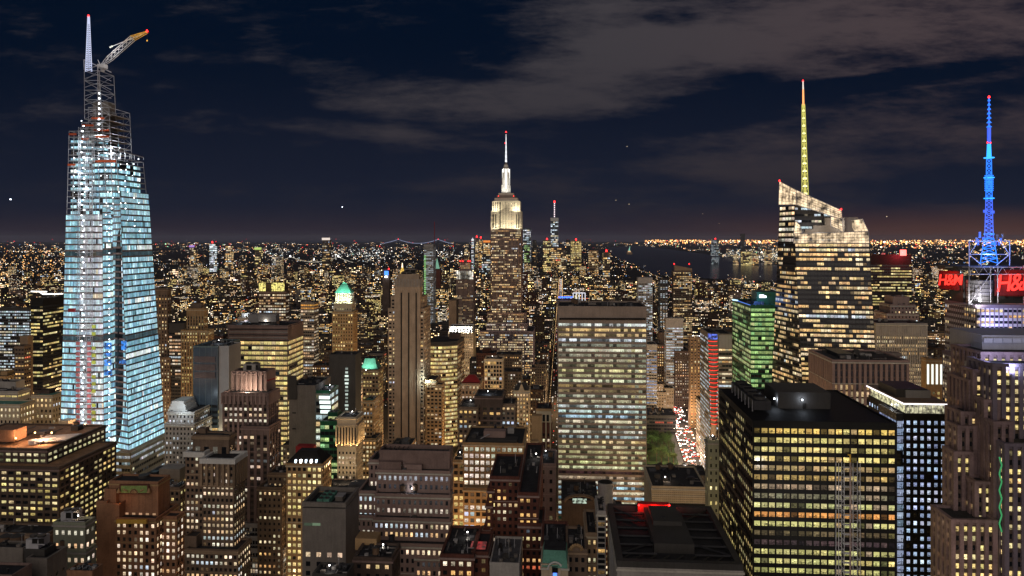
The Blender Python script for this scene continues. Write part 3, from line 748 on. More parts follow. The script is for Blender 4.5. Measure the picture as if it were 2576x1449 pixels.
# ------------------------------------------------------------------ faceted glass tower with yellow spire (right)
def build_crystal():
    Y0 = 640
    r = tower_root('faceted_glass_tower', 'tapered faceted glass tower with slanted glass crown and yellow lit spire', 'skyscraper', 2080, Y0)
    HEROES.append((1945, 2205, 200, 965, Y0)); a0 = g_of(px(1950, Y0), Y0); FOOT.append((a0[0]-6, a0[0]+95, a0[1]-8, a0[1]+75))
    wall = MB(); sets = []; rg = np.random.default_rng(21)
    st = dict(bay=3.0, fh=4.25, ww=.93, wh=.56, off=.3, pd=.28, spd=1, wall='taupe', span='palesteel', lit=.84, pal='gold', gain=1.2, rowp=.20, run=2, pier_every=1)
    st['span'] = 'steel'; st['wall'] = 'steel'
    zb, zt = 0, pz(612, Y0)
    def line(xb, xt, dYb, dYt, y):     # corner line through photo rows 960 (b) and 612 (t)
        t = (960-y)/348; Yv = Y0+lerp(dYb, dYt, t); return lerp(xb, xt, t), Yv
    def on(e, z):
        Yv = Y0
        for _ in range(4):
            y = HY+(H-z)/Yv*F; x, Yv = line(*e, y)
        return Vector((px(x, Yv), Yv, z))
    E = [(1942, 1958, 46, 40), (2018, 2000, -4, 10), (2206, 2186, -14, -6), (2180, 2165, 60, 52), (2000, 1995, 62, 56)]
    B = [on(e, zb) for e in E]; T = [on(e, zt) for e in E]
    n = len(E)
    cB, cTp = sum(B, Vector())/n, sum(T, Vector())/n
    wall.hull8([p.lerp(Vector((cB.x, cB.y, p.z)), .10) for p in B], [p.lerp(Vector((cTp.x, cTp.y, p.z)), .10) for p in T], 'gbase', 'roofgrey')
    for k in range(n):
        s2 = dict(st)
        if k == 0: s2.update(bay=4.2, lit=.7, gain=.9)
        facade(wall, B[k], B[(k+1) % n], T[(k+1) % n], T[k], s2, rg, sets)
    # upper left wedge: storeys with white windows rising behind the screens
    W1 = [on(E[0], zt), on(E[1], zt), P(2110, 612, Y0+14), P(2110, 612, Y0+50), on(E[4], zt)]
    W1 = [Vector((p.x, p.y, zt)) for p in W1]
    zt2 = pz(515, Y0)
    e0, e1 = line(*E[0], 515), line(*E[1], 515)
    T1 = [Vector((px(e0[0], e0[1]), e0[1], zt2)), Vector((px(1999, Y0+16), Y0+16, zt2)), Vector((px(2092, Y0+20), Y0+20, zt2)), Vector((px(2092, Y0+50), Y0+50, zt2)), Vector((px(1995, Y0+56), Y0+56, zt2))]
    cW = sum(W1, Vector())/5; cW2 = sum(T1, Vector())/5; wall.hull8([p.lerp(Vector((cW.x, cW.y, p.z)), .06) for p in W1], [p.lerp(Vector((cW2.x, cW2.y, p.z)), .06) for p in T1], 'gbase', 'grey')
    facade(wall, W1[0], W1[1], T1[1], T1[0], dict(st, bay=5.5, lit=.85, pal='white', fh=5), rg, sets)
    facade(wall, W1[1], W1[2], T1[2], T1[1], dict(st, bay=3.4, lit=.5, pal='cool', fh=6, wh=.35), rg, sets)
    wall.build('curtain_wall', r)
    window_objects(r, sets, 100, 965, M['win'])
    # glass screens: thin grids glowing from the lights behind them
    scr = glow('lit_glass_screen', (1, .74, .46), 1.05, detail=.16, base=.1)
    tt_ = NT(scr.node_tree); pb_ = tt_.n['Principled BSDF']; mx_ = tt_.new('ShaderNodeMixShader'); tr_ = tt_.new('ShaderNodeBsdfTransparent'); mx_.inputs[0].default_value = .62
    tt_.l.new(tr_.outputs[0], mx_.inputs[1]); tt_.l.new(pb_.outputs[0], mx_.inputs[2]); tt_.l.new(mx_.outputs[0], tt_.n['Material Output'].inputs[0])
    def screen(pts, nu, nv, name='glass_screen'):
        m = MB(); p0, p1, p2, p3 = [Vector(p) for p in pts]; nrm = (p1-p0).cross(p3-p0).normalized()
        m.hull8([p0, p1, p1-nrm*.25, p0-nrm*.25], [p3, p2, p2-nrm*.25, p3-nrm*.25], scr)
        o = m.build(name, r); g = MB()
        nu = max(2, nu//2); nv = max(2, nv*2//3)
        for i in range(nu+1): g.bar(p0.lerp(p1, i/nu)+nrm*.1, p3.lerp(p2, i/nu)+nrm*.1, .13, 'black')
        for j in range(nv+1): g.bar(p0.lerp(p3, j/nv)+nrm*.1, p1.lerp(p2, j/nv)+nrm*.1, .13, 'black')
        for a_, b_ in ((p0, p1), (p1, p2), (p2, p3), (p3, p0)): g.bar(a_+nrm*.12, b_+nrm*.12, .3, 'palesteel')
        g.build('glazing_grid', o)
    A0 = Vector((px(1959, Y0+38), Y0+38, pz(515, Y0+38)))
    screen([A0, P(2003, 515, Y0+9), P(2003, 478, Y0+9), P(1961, 456, Y0+36)], 10, 9)
    screen([P(2003, 515, Y0+9), P(2119, 552, Y0+4), P(2117, 529, Y0+4), P(2003, 478, Y0+9)], 24, 8)
    screen([P(2090, 568, Y0+3), P(2121, 584, Y0+2), P(2118, 550, Y0+3), P(2090, 545, Y0+3)], 7, 8)
    screen([P(1996, 612, Y0+5), P(2187, 612, Y0-8), P(2185, 582, Y0-8), P(1998, 588, Y0+5)], 42, 6)
    screen([P(2126, 584, Y0+26), P(2185, 582, Y0+10), P(2170, 551, Y0+10), P(2126, 556, Y0+26)], 14, 7)
    screen([P(1996, 590, Y0+6), P(2018, 586, Y0+4), P(2012, 566, Y0+5), P(2001, 556, Y0+6)], 4, 6)
    def mech(b):
        b.box(P(2094, 584, Y0+18), 17, 12, 13, 'grey'); b.box(P(2062, 584, Y0+16), 14, 8, 6, 'grey'); b.box(P(2040, 588, Y0+14), 12, 5, 4, 'grey')
        b.box(P(2072, 612, Y0+34), 52, 26, 24, 'grey')
    pmb(mech, 'mechanical_penthouse', r)
    light('penthouse_light', 'POINT', P(2060, 570, Y0+2), 3500, (1, .9, .75), size=1, parent=r)
    light('penthouse_light', 'POINT', P(2120, 566, Y0+6), 3500, (1, .9, .75), size=1, parent=r)
    Ys = Y0+22
    led = glow('spire_light', (.80, .74, .16), .75); ledb = glow('spire_node_light', (1, .95, .45), 2.2); orl = glow('spire_orange_light', (1, .36, .12), 1.5); wt = glow('spire_white_light', (1, .85, .75), .9)
    def sp(b):
        n = 12; y0, y1 = 490, 262; cx0, cx1 = 2025.5, 2021
        for j in range(n):
            t, t2 = j/n, (j+1)/n; ya, yb2 = lerp(y0, y1, t), lerp(y0, y1, t2); wa, wb = lerp(8.2, 3.6, t), lerp(8.2, 3.6, t2); ca, cb_ = lerp(cx0, cx1, t), lerp(cx0, cx1, t2)
            for s in (-1, 1):
                for dy in (-1, 1):
                    b.bar(P(ca+s*wa, ya, Ys+dy*wa*.3), P(cb_+s*wb, yb2, Ys+dy*wb*.3), .32, led)
                b.bar(P(ca+s*wa, ya, Ys-wa*.3), P(cb_-s*wb, yb2, Ys-wb*.3), .24, led)
                b.bar(P(ca, ya, Ys-wa*.3), P(cb_+s*wb, yb2, Ys-wb*.3), .2, led)
            b.cyl(P(ca, ya-1, Ys), wa*.26, 1.6, ledb, 8); b.bar(P(ca, ya, Ys), P(cb_, yb2, Ys), lerp(.9, .5, t), led)
    pmb(sp, 'spire_lattice', r)
    pmb(lambda b: (b.bar(P(2021, 264, Ys), P(2020.5, 225, Ys), (.95, .75), orl, 8), b.bar(P(2020.5, 225, Ys), P(2020, 204, Ys), (.7, .5), wt, 8)), 'spire_tip', r)
    beacon(r, P(2020, 205, Ys), .8); beacon(r, P(1961, 456, Y0+34), .8); beacon(r, P(2116, 528, Y0+2), .8); beacon(r, P(2111, 530, Y0+2), .6)
build_crystal()

# ------------------------------------------------------------------ tower with the blue antenna mast and red signs (right edge)
def build_sign_tower():
    st = dict(bay=3.2, fh=4.2, ww=.7, wh=.5, pd=.35, wall='purple', span='palesteel', lit=.5, pal='warm', gain=.95, rowp=.3, run=2)
    r, info = bld('antenna_tower', 'office tower with blue lit antenna mast and red rooftop signs, at the right edge', 'skyscraper',
                  [(2455, 2640, 770, 540, 2378, dict(wall='purple')), (2440, 2640, 905, 534, 2372)], st, 1100, 60, clutter=0)
    Y0 = 540
    def drum(b):
        c = P(2464, 770, Y0+14)
        b.cyl((c.x, c.y, c.z), 9.0, 20, 'silver', 28)
        for k in range(6): b.cyl((c.x, c.y, c.z+2+k*3), 9.15, .5, 'steel', 28)
    pmb(drum, 'round_drum', r)
    pmb(lambda b: (b.box(P(2560, 770, Y0+18), 46, 18, 26, 'dkgrey'), b.box(P(2424, 780, Y0+28), 10, 18, 27, 'dkgrey'), b.box(P(2424, 900, Y0+26), 11, 20, 42, 'dkgrey'), b.box(P(2490, 678, Y0+22), 64, 30, 3.2, 'dkgrey')), 'rooftop_plant', r)
    def fr(b):
        for x in (2438, 2492, 2510, 2575): b.bar(P(x, 772, Y0+4), P(x, 668, Y0+4), .45, 'palesteel')
        for y in (672, 690, 765): b.bar(P(2378, y, Y0+22), P(2438, y, Y0+4), .3, 'palesteel'); b.bar(P(2438, y, Y0+4), P(2640, y, Y0+2), .35, 'palesteel')
        for k in range(8): b.bar(P(2438+k*24, 690, Y0+4), P(2450+k*24, 672, Y0+4), .2, 'palesteel'); b.bar(P(2450+k*24, 672, Y0+4), P(2462+k*24, 690, Y0+4), .2, 'palesteel')
        for x0, x1 in ((2438, 2492),): b.bar(P(x0, 765, Y0+4), P(x1, 690, Y0+4), .3, 'palesteel')
    pmb(fr, 'sign_frame', r)
    # signs
    for (x, y, Yp, sz, rz, bw, bh) in ((2556, 712, Y0+3, 16.5, RZ, 30, 20), (2389, 705, Y0+30, 11.0, RZ-math.radians(62), 17, 15)):
        s = root('illuminated_sign', 'large red neon letter sign on dark backing facing the viewer' if x > 2500 else 'smaller red neon letter sign turned sideways on the tower corner', 'sign', P(x, y, Yp))
        c = P(x, y, Yp)
        pb = MB(); pb.box(Vector((c.x, c.y, c.z-bh/2))+Vector((0, .8, 0)), bw, .5, bh, mat('sign_backing', (.10, .012, .012), .6), rz); pb.build('sign_panel', s)
        cu = bpy.data.curves.new('lettering', 'FONT'); cu.body = 'H&M'; cu.size = sz; cu.align_x = 'CENTER'; cu.align_y = 'CENTER'; cu.shear = .25; cu.extrude = .3; cu.offset = .12; cu.space_character = .86
        cu.materials.append(M['grl'])
        tmp = bpy.data.objects.new('lettering_curve', cu); COL.objects.link(tmp); me_ = bpy.data.meshes.new_from_object(tmp); bpy.data.objects.remove(tmp)
        me_.materials.clear(); me_.materials.append(M['grl']); o = bpy.data.objects.new('lettering', me_); COL.objects.link(o); o.parent = s; o.rotation_euler = (math.radians(90), math.radians(-4), rz); o.scale = (.92, 1.12, 1)
        light('sign_light', 'AREA', (c.x-6, c.y-6, c.z+2), 2500, (1, .05, .03), (c.x, c.y, c.z), 8, s)
    # mast
    blue = glow('blue_mast_light', (.01, .10, .92), 1.0, base=.3); blueb = glow('bright_blue_mast_light', (.02, .19, 1), 1.5); cyanb = glow('cyan_mast_light', (.03, .34, 1), 1.9)
    Ym = Y0+24; cx = 2488
    def lat(b, y0, y1, w0, w1, n, m=blue, rad=.3):
        for j in range(n):
            t, t2 = j/n, (j+1)/n; ya, yb2 = lerp(y0, y1, t), lerp(y0, y1, t2); wa, wb = lerp(w0, w1, t), lerp(w0, w1, t2)
            for s in (-1, 1):
                for dy in (-1, 1): b.bar(P(cx+s*wa, ya, Ym+dy*wa*.3), P(cx+s*wb, yb2, Ym+dy*wb*.3), rad, m)
                b.bar(P(cx+s*wa, ya, Ym-wa*.3), P(cx-s*wb, yb2, Ym-wb*.3), rad*.7, m)
            b.bar(P(cx-wb, yb2, Ym-wb*.3), P(cx+wb, yb2, Ym-wb*.3), rad*.7, m)
    ant = MB()
    lat(ant, 662, 600, 22, 12, 5, blueb, .42); lat(ant, 600, 505, 11, 8, 9, blue, .4); lat(ant, 505, 400, 8, 6, 9, blueb, .36)
    for k in range(9): ant.cyl(P(cx, 480-k*4.6, Ym), 3.0, .7, blueb, 12)
    for y in (590, 500, 448, 398): ant.cyl(P(cx, y, Ym), 3.6, .7, cyanb, 12)
    ant.bar(P(cx, 398, Ym), P(cx, 362, Ym), (1.7, 1.3), cyanb, 10); ant.bar(P(cx, 358, Ym), P(cx, 322, Ym), 1.3, blue, 10)
    for k in range(7): ant.cyl(P(cx, 320-k*11, Ym), 2.0-k*.15, 1.6, blueb, 8, .5)
    ant.bar(P(cx, 322, Ym), P(cx, 246, Ym), (.8, .35), blue, 6)
    ant.build('antenna_mast', r)
    dish = MB()
    rr = random.Random(5)
    for k in range(16): dish.cyl(P(cx-32+k*4.4, 612+rr.uniform(-14, 6), Ym+rr.uniform(-5, 5)), .8, rr.uniform(1.5, 5), blue if k % 3 else 'palesteel', 8)
    for (x, y) in ((cx-10, 535), (cx+9, 537), (cx-6, 560)): dish.cyl(P(x, y, Ym-3), 1.3, 2.2, blue, 10)
    dish.build('antenna_dish', r)
    beacon(r, P(cx, 246, Ym), .9); beacon(r, P(cx-4, 360, Ym), .6); beacon(r, P(cx+4, 360, Ym), .6)
    def cage(b):
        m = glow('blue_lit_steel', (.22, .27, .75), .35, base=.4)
        for x in (2438, 2540):
            for Yv in (Ym-14, Ym+14): b.bar(P(x, 668, Yv), P(x, 606, Yv), .45, m)
        for Yv in (Ym-14, Ym+14): b.bar(P(2438, 606, Yv), P(2540, 606, Yv), .4, m); b.bar(P(2438, 640, Yv), P(2540, 640, Yv), .3, m)
        for x in (2438, 2540): b.bar(P(x, 606, Ym-14), P(x, 606, Ym+14), .4, m)
        b.bar(P(2438, 640, Ym-14), P(2470, 668, Ym-14), .3, m); b.bar(P(2540, 640, Ym-14), P(2506, 668, Ym-14), .3, m)
        b.bar(P(2438, 640, Ym-14), P(2462, 606, Ym-14), .3, m); b.bar(P(2540, 640, Ym-14), P(2516, 606, Ym-14), .3, m)
    pmb(cage, 'mast_cage', r)
    light('mast_light', 'POINT', P(cx, 640, Ym-16), 26000, (.1, .25, 1), size=2, parent=r)
    light('drum_light', 'SPOT', P(2462, 775, Y0-8), 30000, (1, .95, .95), P(2464, 730, Y0+10), parent=r, spot=80)
    light('drum_light', 'SPOT', P(2500, 830, Y0-16), 60000, (.55, .55, 1), P(2540, 800, Y0), parent=r, spot=120)
build_sign_tower()
# ------------------------------------------------------------------ buildings of the left part
ROW = dict(relief=True)
def B_(name, label, tiers, st, **k): return bld(name, label, k.pop('cat', 'building'), tiers, st, **k)
st_grid = dict(bay=5.0, fh=3.9, ww=.72, wh=.5, pd=.7, spd=.85, wall='darkbrown', lit=.68, pal='yellow', gain=.85, rowp=.25, run=1)
r, inf = B_('office_block', 'wide dark brown grid office block, yellow windows, lamps and ducts on an orange roof',
   [(-160, 148, 1172, 478, 289, dict(roof='rooftan', clutter=0)), (-160, 118, 1126, 488, 262, dict(roof='rooftan', rows={0: (1, .85, .5), 1: (.9, .85, .45)}, clutter=12))], st_grid, roofm='rooftan', seed=31)
X, Yt, Wd, D, Z = inf[1]
def rf7(b):
    for k in range(14): b.box(P(100+k*6.4, 1106-k*.4, 505+0*k), 1.4, 17, .8, 'palesteel')
    b.box(P(25, 1105, 500), 15, 12, 8, 'orange'); b.box(P(128, 1102, 530), 9, 8, 4, 'orange'); b.box(P(170, 1075, 560), 8, 9, 6, 'cream'); b.box(P(208, 1078, 560), 26, 8, 2.5, 'orange')
    b.cyl(P(85, 1116, 496), 3.2, 2.6, 'palesteel', 14); b.bar(P(90, 1112, 495), P(140, 1104, 500), 1.1, 'palesteel', 8); b.bar(P(70, 1103, 515), P(112, 1090, 540), 1.2, 'steel', 8)
pmb(rf7, 'rooftop_plant', r)
for (x, y, Yp, e) in ((88, 1090, 505, 7000), (130, 1090, 500, 7000), (108, 1108, 496, 5000), (214, 1068, 548, 6000), (196, 1064, 556, 5000), (40, 1104, 492, 4000)):
    pmb(lambda b: b.cyl(P(x, y, Yp), .45, .9, 'gy', 8), 'roof_lamp', r); light('roof_lamp', 'POINT', P(x, y-4, Yp-.5), e, (1, .55, .28), size=.4, parent=r)
r, inf = B_('office_building', 'grey green stucco building with set-back top and open steel cooling towers, bottom left',
   [(134, 216, 1385, 398, 240, dict(bay=4.1)), (136, 214, 1317, 400, 238, dict(rows={0: (1, .9, .7)}))],
   dict(bay=3.6, fh=7.4, ww=.45, wh=.34, wall='greenwall', lit=.75, pal='pinkw', gain=1.15, pd=.25, rowp=.1, run=1), seed=12)
def cool(b, x0, x1, y0, y1, Yp, dep, m='palesteel', dm='black'):
    a = px(x0, Yp); w_ = px(x1, Yp)-a; h = (y1-y0)/F*Yp; c = P((x0+x1)/2, y1, Yp+dep/2)
    b.box(c, w_, dep, h, m)
    for k in (-1, 1): b.box(P((x0+x1)/2+k*(x1-x0)*.24, y1-2.5, Yp-.12), w_*.42, .3, h*.62, dm)
    b.box(P((x0+x1)/2, y1-2, Yp-.6), w_*1.1, .35, .35, m)
    for s in (-.3, .3): b.cyl(c+Vector((s*w_, 0, h)), dep*.24, .9, 'dkgrey', 14)
pmb(lambda b: cool(b, 164, 196, 1283, 1308, 402, 8), 'cooling_tower', r)
pmb(lambda b: [b.bar(P(160, 1312-k*6, 400+k*4), P(212, 1312-k*6, 398+k*4), .2, 'palesteel') for k in range(4)], 'roof_rack', r)
r, inf = B_('office_building', 'grey block topped by dark penthouse with square cooling tower, beside round water tanks',
   [(70, 118, 1408, 352, 165, dict(clutter=0)), (60, 112, 1386, 356, 140, dict(blank=True, wall='dkgrey', zb=40))], dict(bay=4.2, fh=5.4, ww=.5, wh=.32, wall='grey', lit=.8, pal='yellow', gain=1.1, topblank=7), seed=13)
pmb(lambda b: cool(b, 79, 112, 1349, 1372, 356, 8), 'cooling_tower', r)
r, inf = B_('low_building', 'low pale walled roof block carrying two round water tanks, left edge bottom', [(-60, 57, 1380, 362, 76, dict(blank=True, wall='grey', clutter=3))], dict(), seed=14)
for x in (15, 43):
    t = root('water_tank', 'round wooden roof tank with conical lid, '+('left' if x < 30 else 'right')+' one of the pair in the corner', 'water tank', P(x, 1372, 372), 'pair of tanks at the bottom left')
    pmb(lambda b: b.cyl(P(x, 1372, 372), 3.2, 5, 'wood', 18), 'tank_body', t); pmb(lambda b: b.cyl(P(x, 1372, 372)+Vector((0, 0, 5)), 3.35, 1.3, 'dkgrey', 18, .3), 'tank_lid', t)
B_('low_building', 'dark flat roof with pinkish parapet in the very bottom left corner', [(-80, 30, 1449, 330, 80, dict(blank=True, wall='mauve', clutter=1))], dict(), seed=15)
B_('low_building', 'brown rooftop with yellow lit side windows behind the two water tanks', [(-60, 115, 1342, 440, 157, dict(lit=.5))], dict(bay=5, fh=6, wall='brown', pal='yellow', topblank=5), seed=16)
B_('low_building', 'orange brick roof in front of the pale green grey building', [(168, 232, 1440, 350, 246, dict(blank=True, wall='orange', clutter=6))], dict(), seed=17)
# ornate orange brick tower
st_or = dict(bay=3.35, fh=4.0, ww=.5, wh=.55, wall='orange', pd=.35, lit=.72, pal='pinkw', gain=1.05, run=1, rowp=.15)
r, inf = B_('ornate_brick_tower', 'orange brick tower with green tiled sunburst panel near its dark flat top', 
   [(277, 397, 1213, 432, 425, dict(zb=60, topblank=17, pal='amber', lit=.5, fh=9, wh=.8, bay=4.2, rows={0: (.9, .5, .28), 1: (.5, .28, .14)}, side_R=dict(topblank=34))),
    (262, 292, 1234, 429, -14, dict(blank=True, wall='orange')), (245, 268, 1264, 427, -26, dict(bay=6, topblank=20, lit=.2)),
    (292, 392, 1306, 424, 446, dict(zb=0)), (388, 444, 1302, 429, 451, dict(zb=0)), (245, 300, 1270, 426, -24, dict(blank=True, zb=0))], st_or, clutter=0, seed=18, cat='tower')
def panel(b):
    X, Yt, Wd, D, Z = inf[0]; g = lambda x, y: P(x, y, 432-3.2)
    def rect(x0, x1, y0, y1, d, m):
        a, c = P(x0, y1, 431-d), P(x1, y1, 431-d-2.0*(x1-x0)/100); h = (y1-y0)/F*431
        dv = Vector((0, 1, 0)); b.hull8([a, c, c+dv, a+dv], [a+Vector((0, 0, h)), c+Vector((0, 0, h)), c+dv+Vector((0, 0, h)), a+dv+Vector((0, 0, h))], m)
    rect(300, 374, 1219, 1243, 1.6, 'redbrick'); rect(304, 370, 1222, 1240, 1.75, 'faience')
    c = P(337, 1240, 428.4)
    for k in range(9):
        a = math.pi*k/8; b.bar(c, c+Vector((math.cos(a)*2.6, 0, math.sin(a)*2.6)), .25, 'tan')
    for rr_, m in ((2.0, 'redbrick'), (1.2, 'tan')):
        for k in range(8):
            a, a2 = math.pi*k/8, math.pi*(k+1)/8; b.bar(c+Vector((math.cos(a)*rr_, -.1, math.sin(a)*rr_)), c+Vector((math.cos(a2)*rr_, -.1, math.sin(a2)*rr_)), .22, m)
    for s in (-1, 1): b.cyl(c+Vector((s*9, -.2, .3)), 1.2, 2.6, 'tan', 8, .3); b.bar(c+Vector((s*4, -.2, 1.2)), c+Vector((s*6.2, -.2, 2.2)), .5, 'tan')
pmb(panel, 'sunburst_panel', r)
def pan2(b):
    a, c = P(292, 1318, 420.5), P(368, 1318, 418); h = Vector((0, 0, 2.4)); dv = Vector((0, 1.5, 0)); b.hull8([a, c, c+dv, a+dv], [a+h, c+h, c+dv+h, a+dv+h], 'gold')
pmb(pan2, 'gilt_panel', r)
pmb(lambda b: [b.cyl(P(296+k*13, 1208, 446), 2.1, 2.4, 'dkgrey', 14) for k in range(4)]+[b.cyl(P(362, 1208, 441), 3.4, 3.4, 'dkgrey', 16, 3)], 'cooling_fan', r)
for x in (300, 420): light('wall_lamp', 'POINT', P(x, 1262, 424), 250, (1, .35, .1), size=.5, parent=r)
B_('office_building', 'brown block with yellow windows and long dark rooftop gear, right behind the orange brick tower',
   [(405, 452, 1228, 500, 468, dict(roof='roof', clutter=10)), (440, 480, 1246, 506, -20)], dict(bay=3.4, fh=4, ww=.55, wh=.5, wall='brown', lit=.7, pal='yellow', gain=.9), seed=19)
pmb(lambda b: (b.box(P(437, 1200, 545), 16, 12, 8, 'grey'), b.box(P(400, 1218, 530), 20, 7, 3, 'steel')), 'rooftop_plant', r)
# beige topped brick tower
st_b = dict(bay=2.9, fh=3.75, ww=.55, wh=.5, wall='brown', pd=.3, lit=.62, pal='white', gain=1.0, run=2, rowp=.3)
r, inf = B_('brick_tower', 'brown brick tower with pale stone top storeys, wide cornice and dark brick penthouse',
   [(510, 588, 1157, 430, 615, dict(topblank=3, rows={9: (1, .75, .45), 10: (1, .68, .38), 11: (.8, .9, .9), 13: (.8, .95, 1)})), (468, 512, 1141, 438, -24, dict(lit=.45)),
    (487, 575, 1098, 444, 589, dict(zb=60, bay=6, fh=9, lit=.35, topblank=4)), (468, 598, 1384, 424, 629, dict(lit=.6)), (464, 494, 1353, 428, -14, dict(blank=True, wall='brown'))], st_b, clutter=0, seed=20, cat='tower')
def cor(b):
    for (xl, xr, yt, Yp, side, h, m, ov) in (which,):
        X, Wd, D, Z = tier_geom(xl, xr, yt, Yp, side); o = corners(X, Yp, Wd, D, -ov); i = corners(X, Yp, Wd, D, .6)
        for k in range(4):
            k2 = (k+1) % 4; A = [Vector((q.x, q.y, Z-h*.6)) for q in (o[k], o[k2], i[k2], i[k])]; b.hull8(A, [q+Vector((0, 0, h)) for q in A], m)
    if which[0] != 510: return
    X, Wd, D, Z = tier_geom(510, 588, 1157, 430, 615); c = corners(X, 430, Wd, D, -.55)
    for a, q in ((0, 1), (1, 2)):
        n = 6
        for k in range(n+1):
            p = c[a].lerp(c[q], k/n); b.box((p.x, p.y, Z-15), 1.5, 1.5, 13.5, 'beige')
        p0, p1 = c[a], c[q]; b.bar(Vector((p0.x, p0.y, Z-15.4)), Vector((p1.x, p1.y, Z-15.4)), .7, 'beige')
for which in ((510, 588, 1157, 430, 615, 3.0, 'white', 1.4), (468, 512, 1141, 438, -24, 3.0, 'white', 1.2), (487, 575, 1098, 444, 589, .8, 'beige', .9), (468, 598, 1384, 424, 629, .8, 'beige', .7)): pmb(cor, 'cornice', r)
pmb(lambda b: (b.box(P(531, 1096, 452), 18, 9, 2, 'dkgrey'), b.box(P(512, 1092, 452), 5, 5, 4, 'brown')), 'roof_tank', r)
pmb(lambda b: b.box(P(540, 1108, 443.4), 1.8, .4, 1.3, 'gw'), 'wall_lamp', r)
# terraced glass building
tt = []
for k, (xr, sd, y, Yp) in enumerate(((683, 709, 1258, 520), (689, 720, 1288, 514), (696, 731, 1320, 508), (705, 745, 1352, 502), (713, 762, 1383, 496))):
    tt.append((614, xr, y, Yp, sd, {}))
B_('terraced_building', 'stepped glass building of five terraces with white window grids, beside the brown brick tower', tt,
   dict(bay=2.0, fh=3.6, ww=.78, wh=.72, pd=.25, spd=1, wall='lgrey', lit=.30, pal='white', gain=.55, rowp=.3, run=3, side_R=dict(lit=.6, gain=.8, wh=.5)), clutter=2, seed=22)
# big art deco brown tower
r, inf = B_('art_deco_tower', 'brown art deco tower with scalloped crown and buttresses, red trim on its right shoulder',
   [(563, 674, 990, 520, 698, dict(side_R=dict(lit=.35))), (589, 668, 936, 532, 686, dict(topblank=26, zb=60, lit=.1)), (610, 676, 1075, 512, 704, dict(zb=0, bay=4.6, rows={4: (.1, .1, .1)}))],
   dict(bay=3.7, fh=4.1, ww=.56, wh=.5, pd=.7, spd=.5, wall='mauve', span='darkbrown', lit=.5, pal='pinkw', gain=1.1, rowp=.45, run=2, topblank=5), clutter=0, seed=23, cat='tower')
def scal(b):
    for (xl, xr, yt, Yp, side, n, h, w_) in ((589, 668, 936, 532, 686, 7, 15, 1.5), (563, 674, 990, 520, 698, 11, 6, 1.2)):
        X, Wd, D, Z = tier_geom(xl, xr, yt, Yp, side); c = corners(X, Yp, Wd, D, -.9)
        for a, q in ((0, 1), (1, 2)):
            for k in range(n+1):
                p = c[a].lerp(c[q], k/n); b.box((p.x, p.y, Z-h), w_, w_, h+.7, 'pink'); b.cyl((p.x, p.y, Z-h-1.2), w_*.9, 2.2, 'pink', 8, w_*.5)
            for k in range(n):
                p, p2 = c[a].lerp(c[q], k/n), c[a].lerp(c[q], (k+1)/n)
                for j in range(5):
                    t, t2 = j/5, (j+1)/5; u, v = p.lerp(p2, t), p.lerp(p2, t2)
                    b.bar(Vector((u.x, u.y, Z-1.3*math.sin(math.pi*t))), Vector((v.x, v.y, Z-1.3*math.sin(math.pi*t2))), .6, 'pink')
pmb(scal, 'buttress', r)
pmb(lambda b: cool(b, 618, 650, 914, 934, 534, 9, 'pale'), 'cooling_tower', r)
pmb(lambda b: b.bar(P(672, 958, 522), P(697, 950, 530), .45, 'redpaint'), 'red_trim', r)
light('terrace_lamp', 'POINT', P(622, 982, 521), 9000, (1, .8, .6), size=.5, parent=r); light('terrace_lamp', 'SPOT', P(604, 1180, 508), 9000, (1, .75, .55), P(600, 1120, 520), parent=r, spot=60)
B_('office_building', 'low brown wings stepping down at the foot of the art deco tower', [(676, 722, 1192, 500, 741, {}), (650, 708, 1228, 494, -20, {}), (712, 748, 1248, 500, 765, {})],
   dict(bay=3.4, fh=4.2, ww=.45, wh=.45, wall='brown', lit=.4, pal='warm'), seed=24)
# slim blue glass and grey panel building
r, inf = B_('slim_tower', 'slim tower of blue reflective glass with a tall blank light grey panel side',
   [(487, 548, 873, 640, -44, dict(bay=5.4, fh=5.2, ww=.93, wh=.5, off=.3, wall='teal', span='bluegrey', lit=.5, pal='yellow', gain=.75, topblank=50, top='bluegrey', pd=.25, spd=1, glass='bluegrey')),
    (548, 576, 873, 639.5, 606, dict(blank=True, wall='lgrey'))], dict(), clutter=4, seed=25, cat='tower')
def louv(b):
    for k in range(3):
        for j in range(5): b.bar(P(489, 898+k*20+j*3, 639.2), P(541, 898+k*20+j*3+.4, 637.4), .35, 'mauve')
    for (x, y) in ((593, 945), (601, 938), (596, 978), (602, 972), (594, 1010)): b.box(P(x, y, 652), .8, 2.2, 3.4, 'black')
pmb(louv, 'louvre', r)
light('wall_wash', 'AREA', P(562, 1100, 634), 2500, (1, .85, .55), P(562, 1000, 640), 6, r)
# wide yellow office
r, inf = B_('office_block', 'broad office block of bright yellow ribbon windows under dark louvred top floors',
   [(575, 723, 820, 760, 762, dict(roof='roof'))], dict(bay=4.2, fh=5.2, ww=.95, wh=.62, off=.2, wall='mauve', span='grey', pd=.5, spd=1, pier_every=3, lit=.97, pal='yellow', gain=.80, rowp=0, run=4, dim=.55, topblank=15, top='mauve', miss=.02), yb=1120, seed=26, clutter=6)
def strips(b):
    for k in range(5): b.bar(P(576, 828+k*7, 759), P(723, 829+k*7.1, 755), .5, 'pale' if k % 2 else 'steel'); b.bar(P(723, 829+k*7.1, 755), P(762, 812+k*6.6, 812), .5, 'pale' if k % 2 else 'steel')
pmb(strips, 'louvre_band', r)
pmb(lambda b: (b.box(P(642, 810, 790), 12, 10, 9, 'lgrey'), b.box(P(676, 808, 785), 20, 10, 8, 'lgrey')), 'stair_bulkhead', r)
light('roof_light', 'POINT', P(620, 800, 800), 9000, (.7, .85, 1), size=1, parent=r)
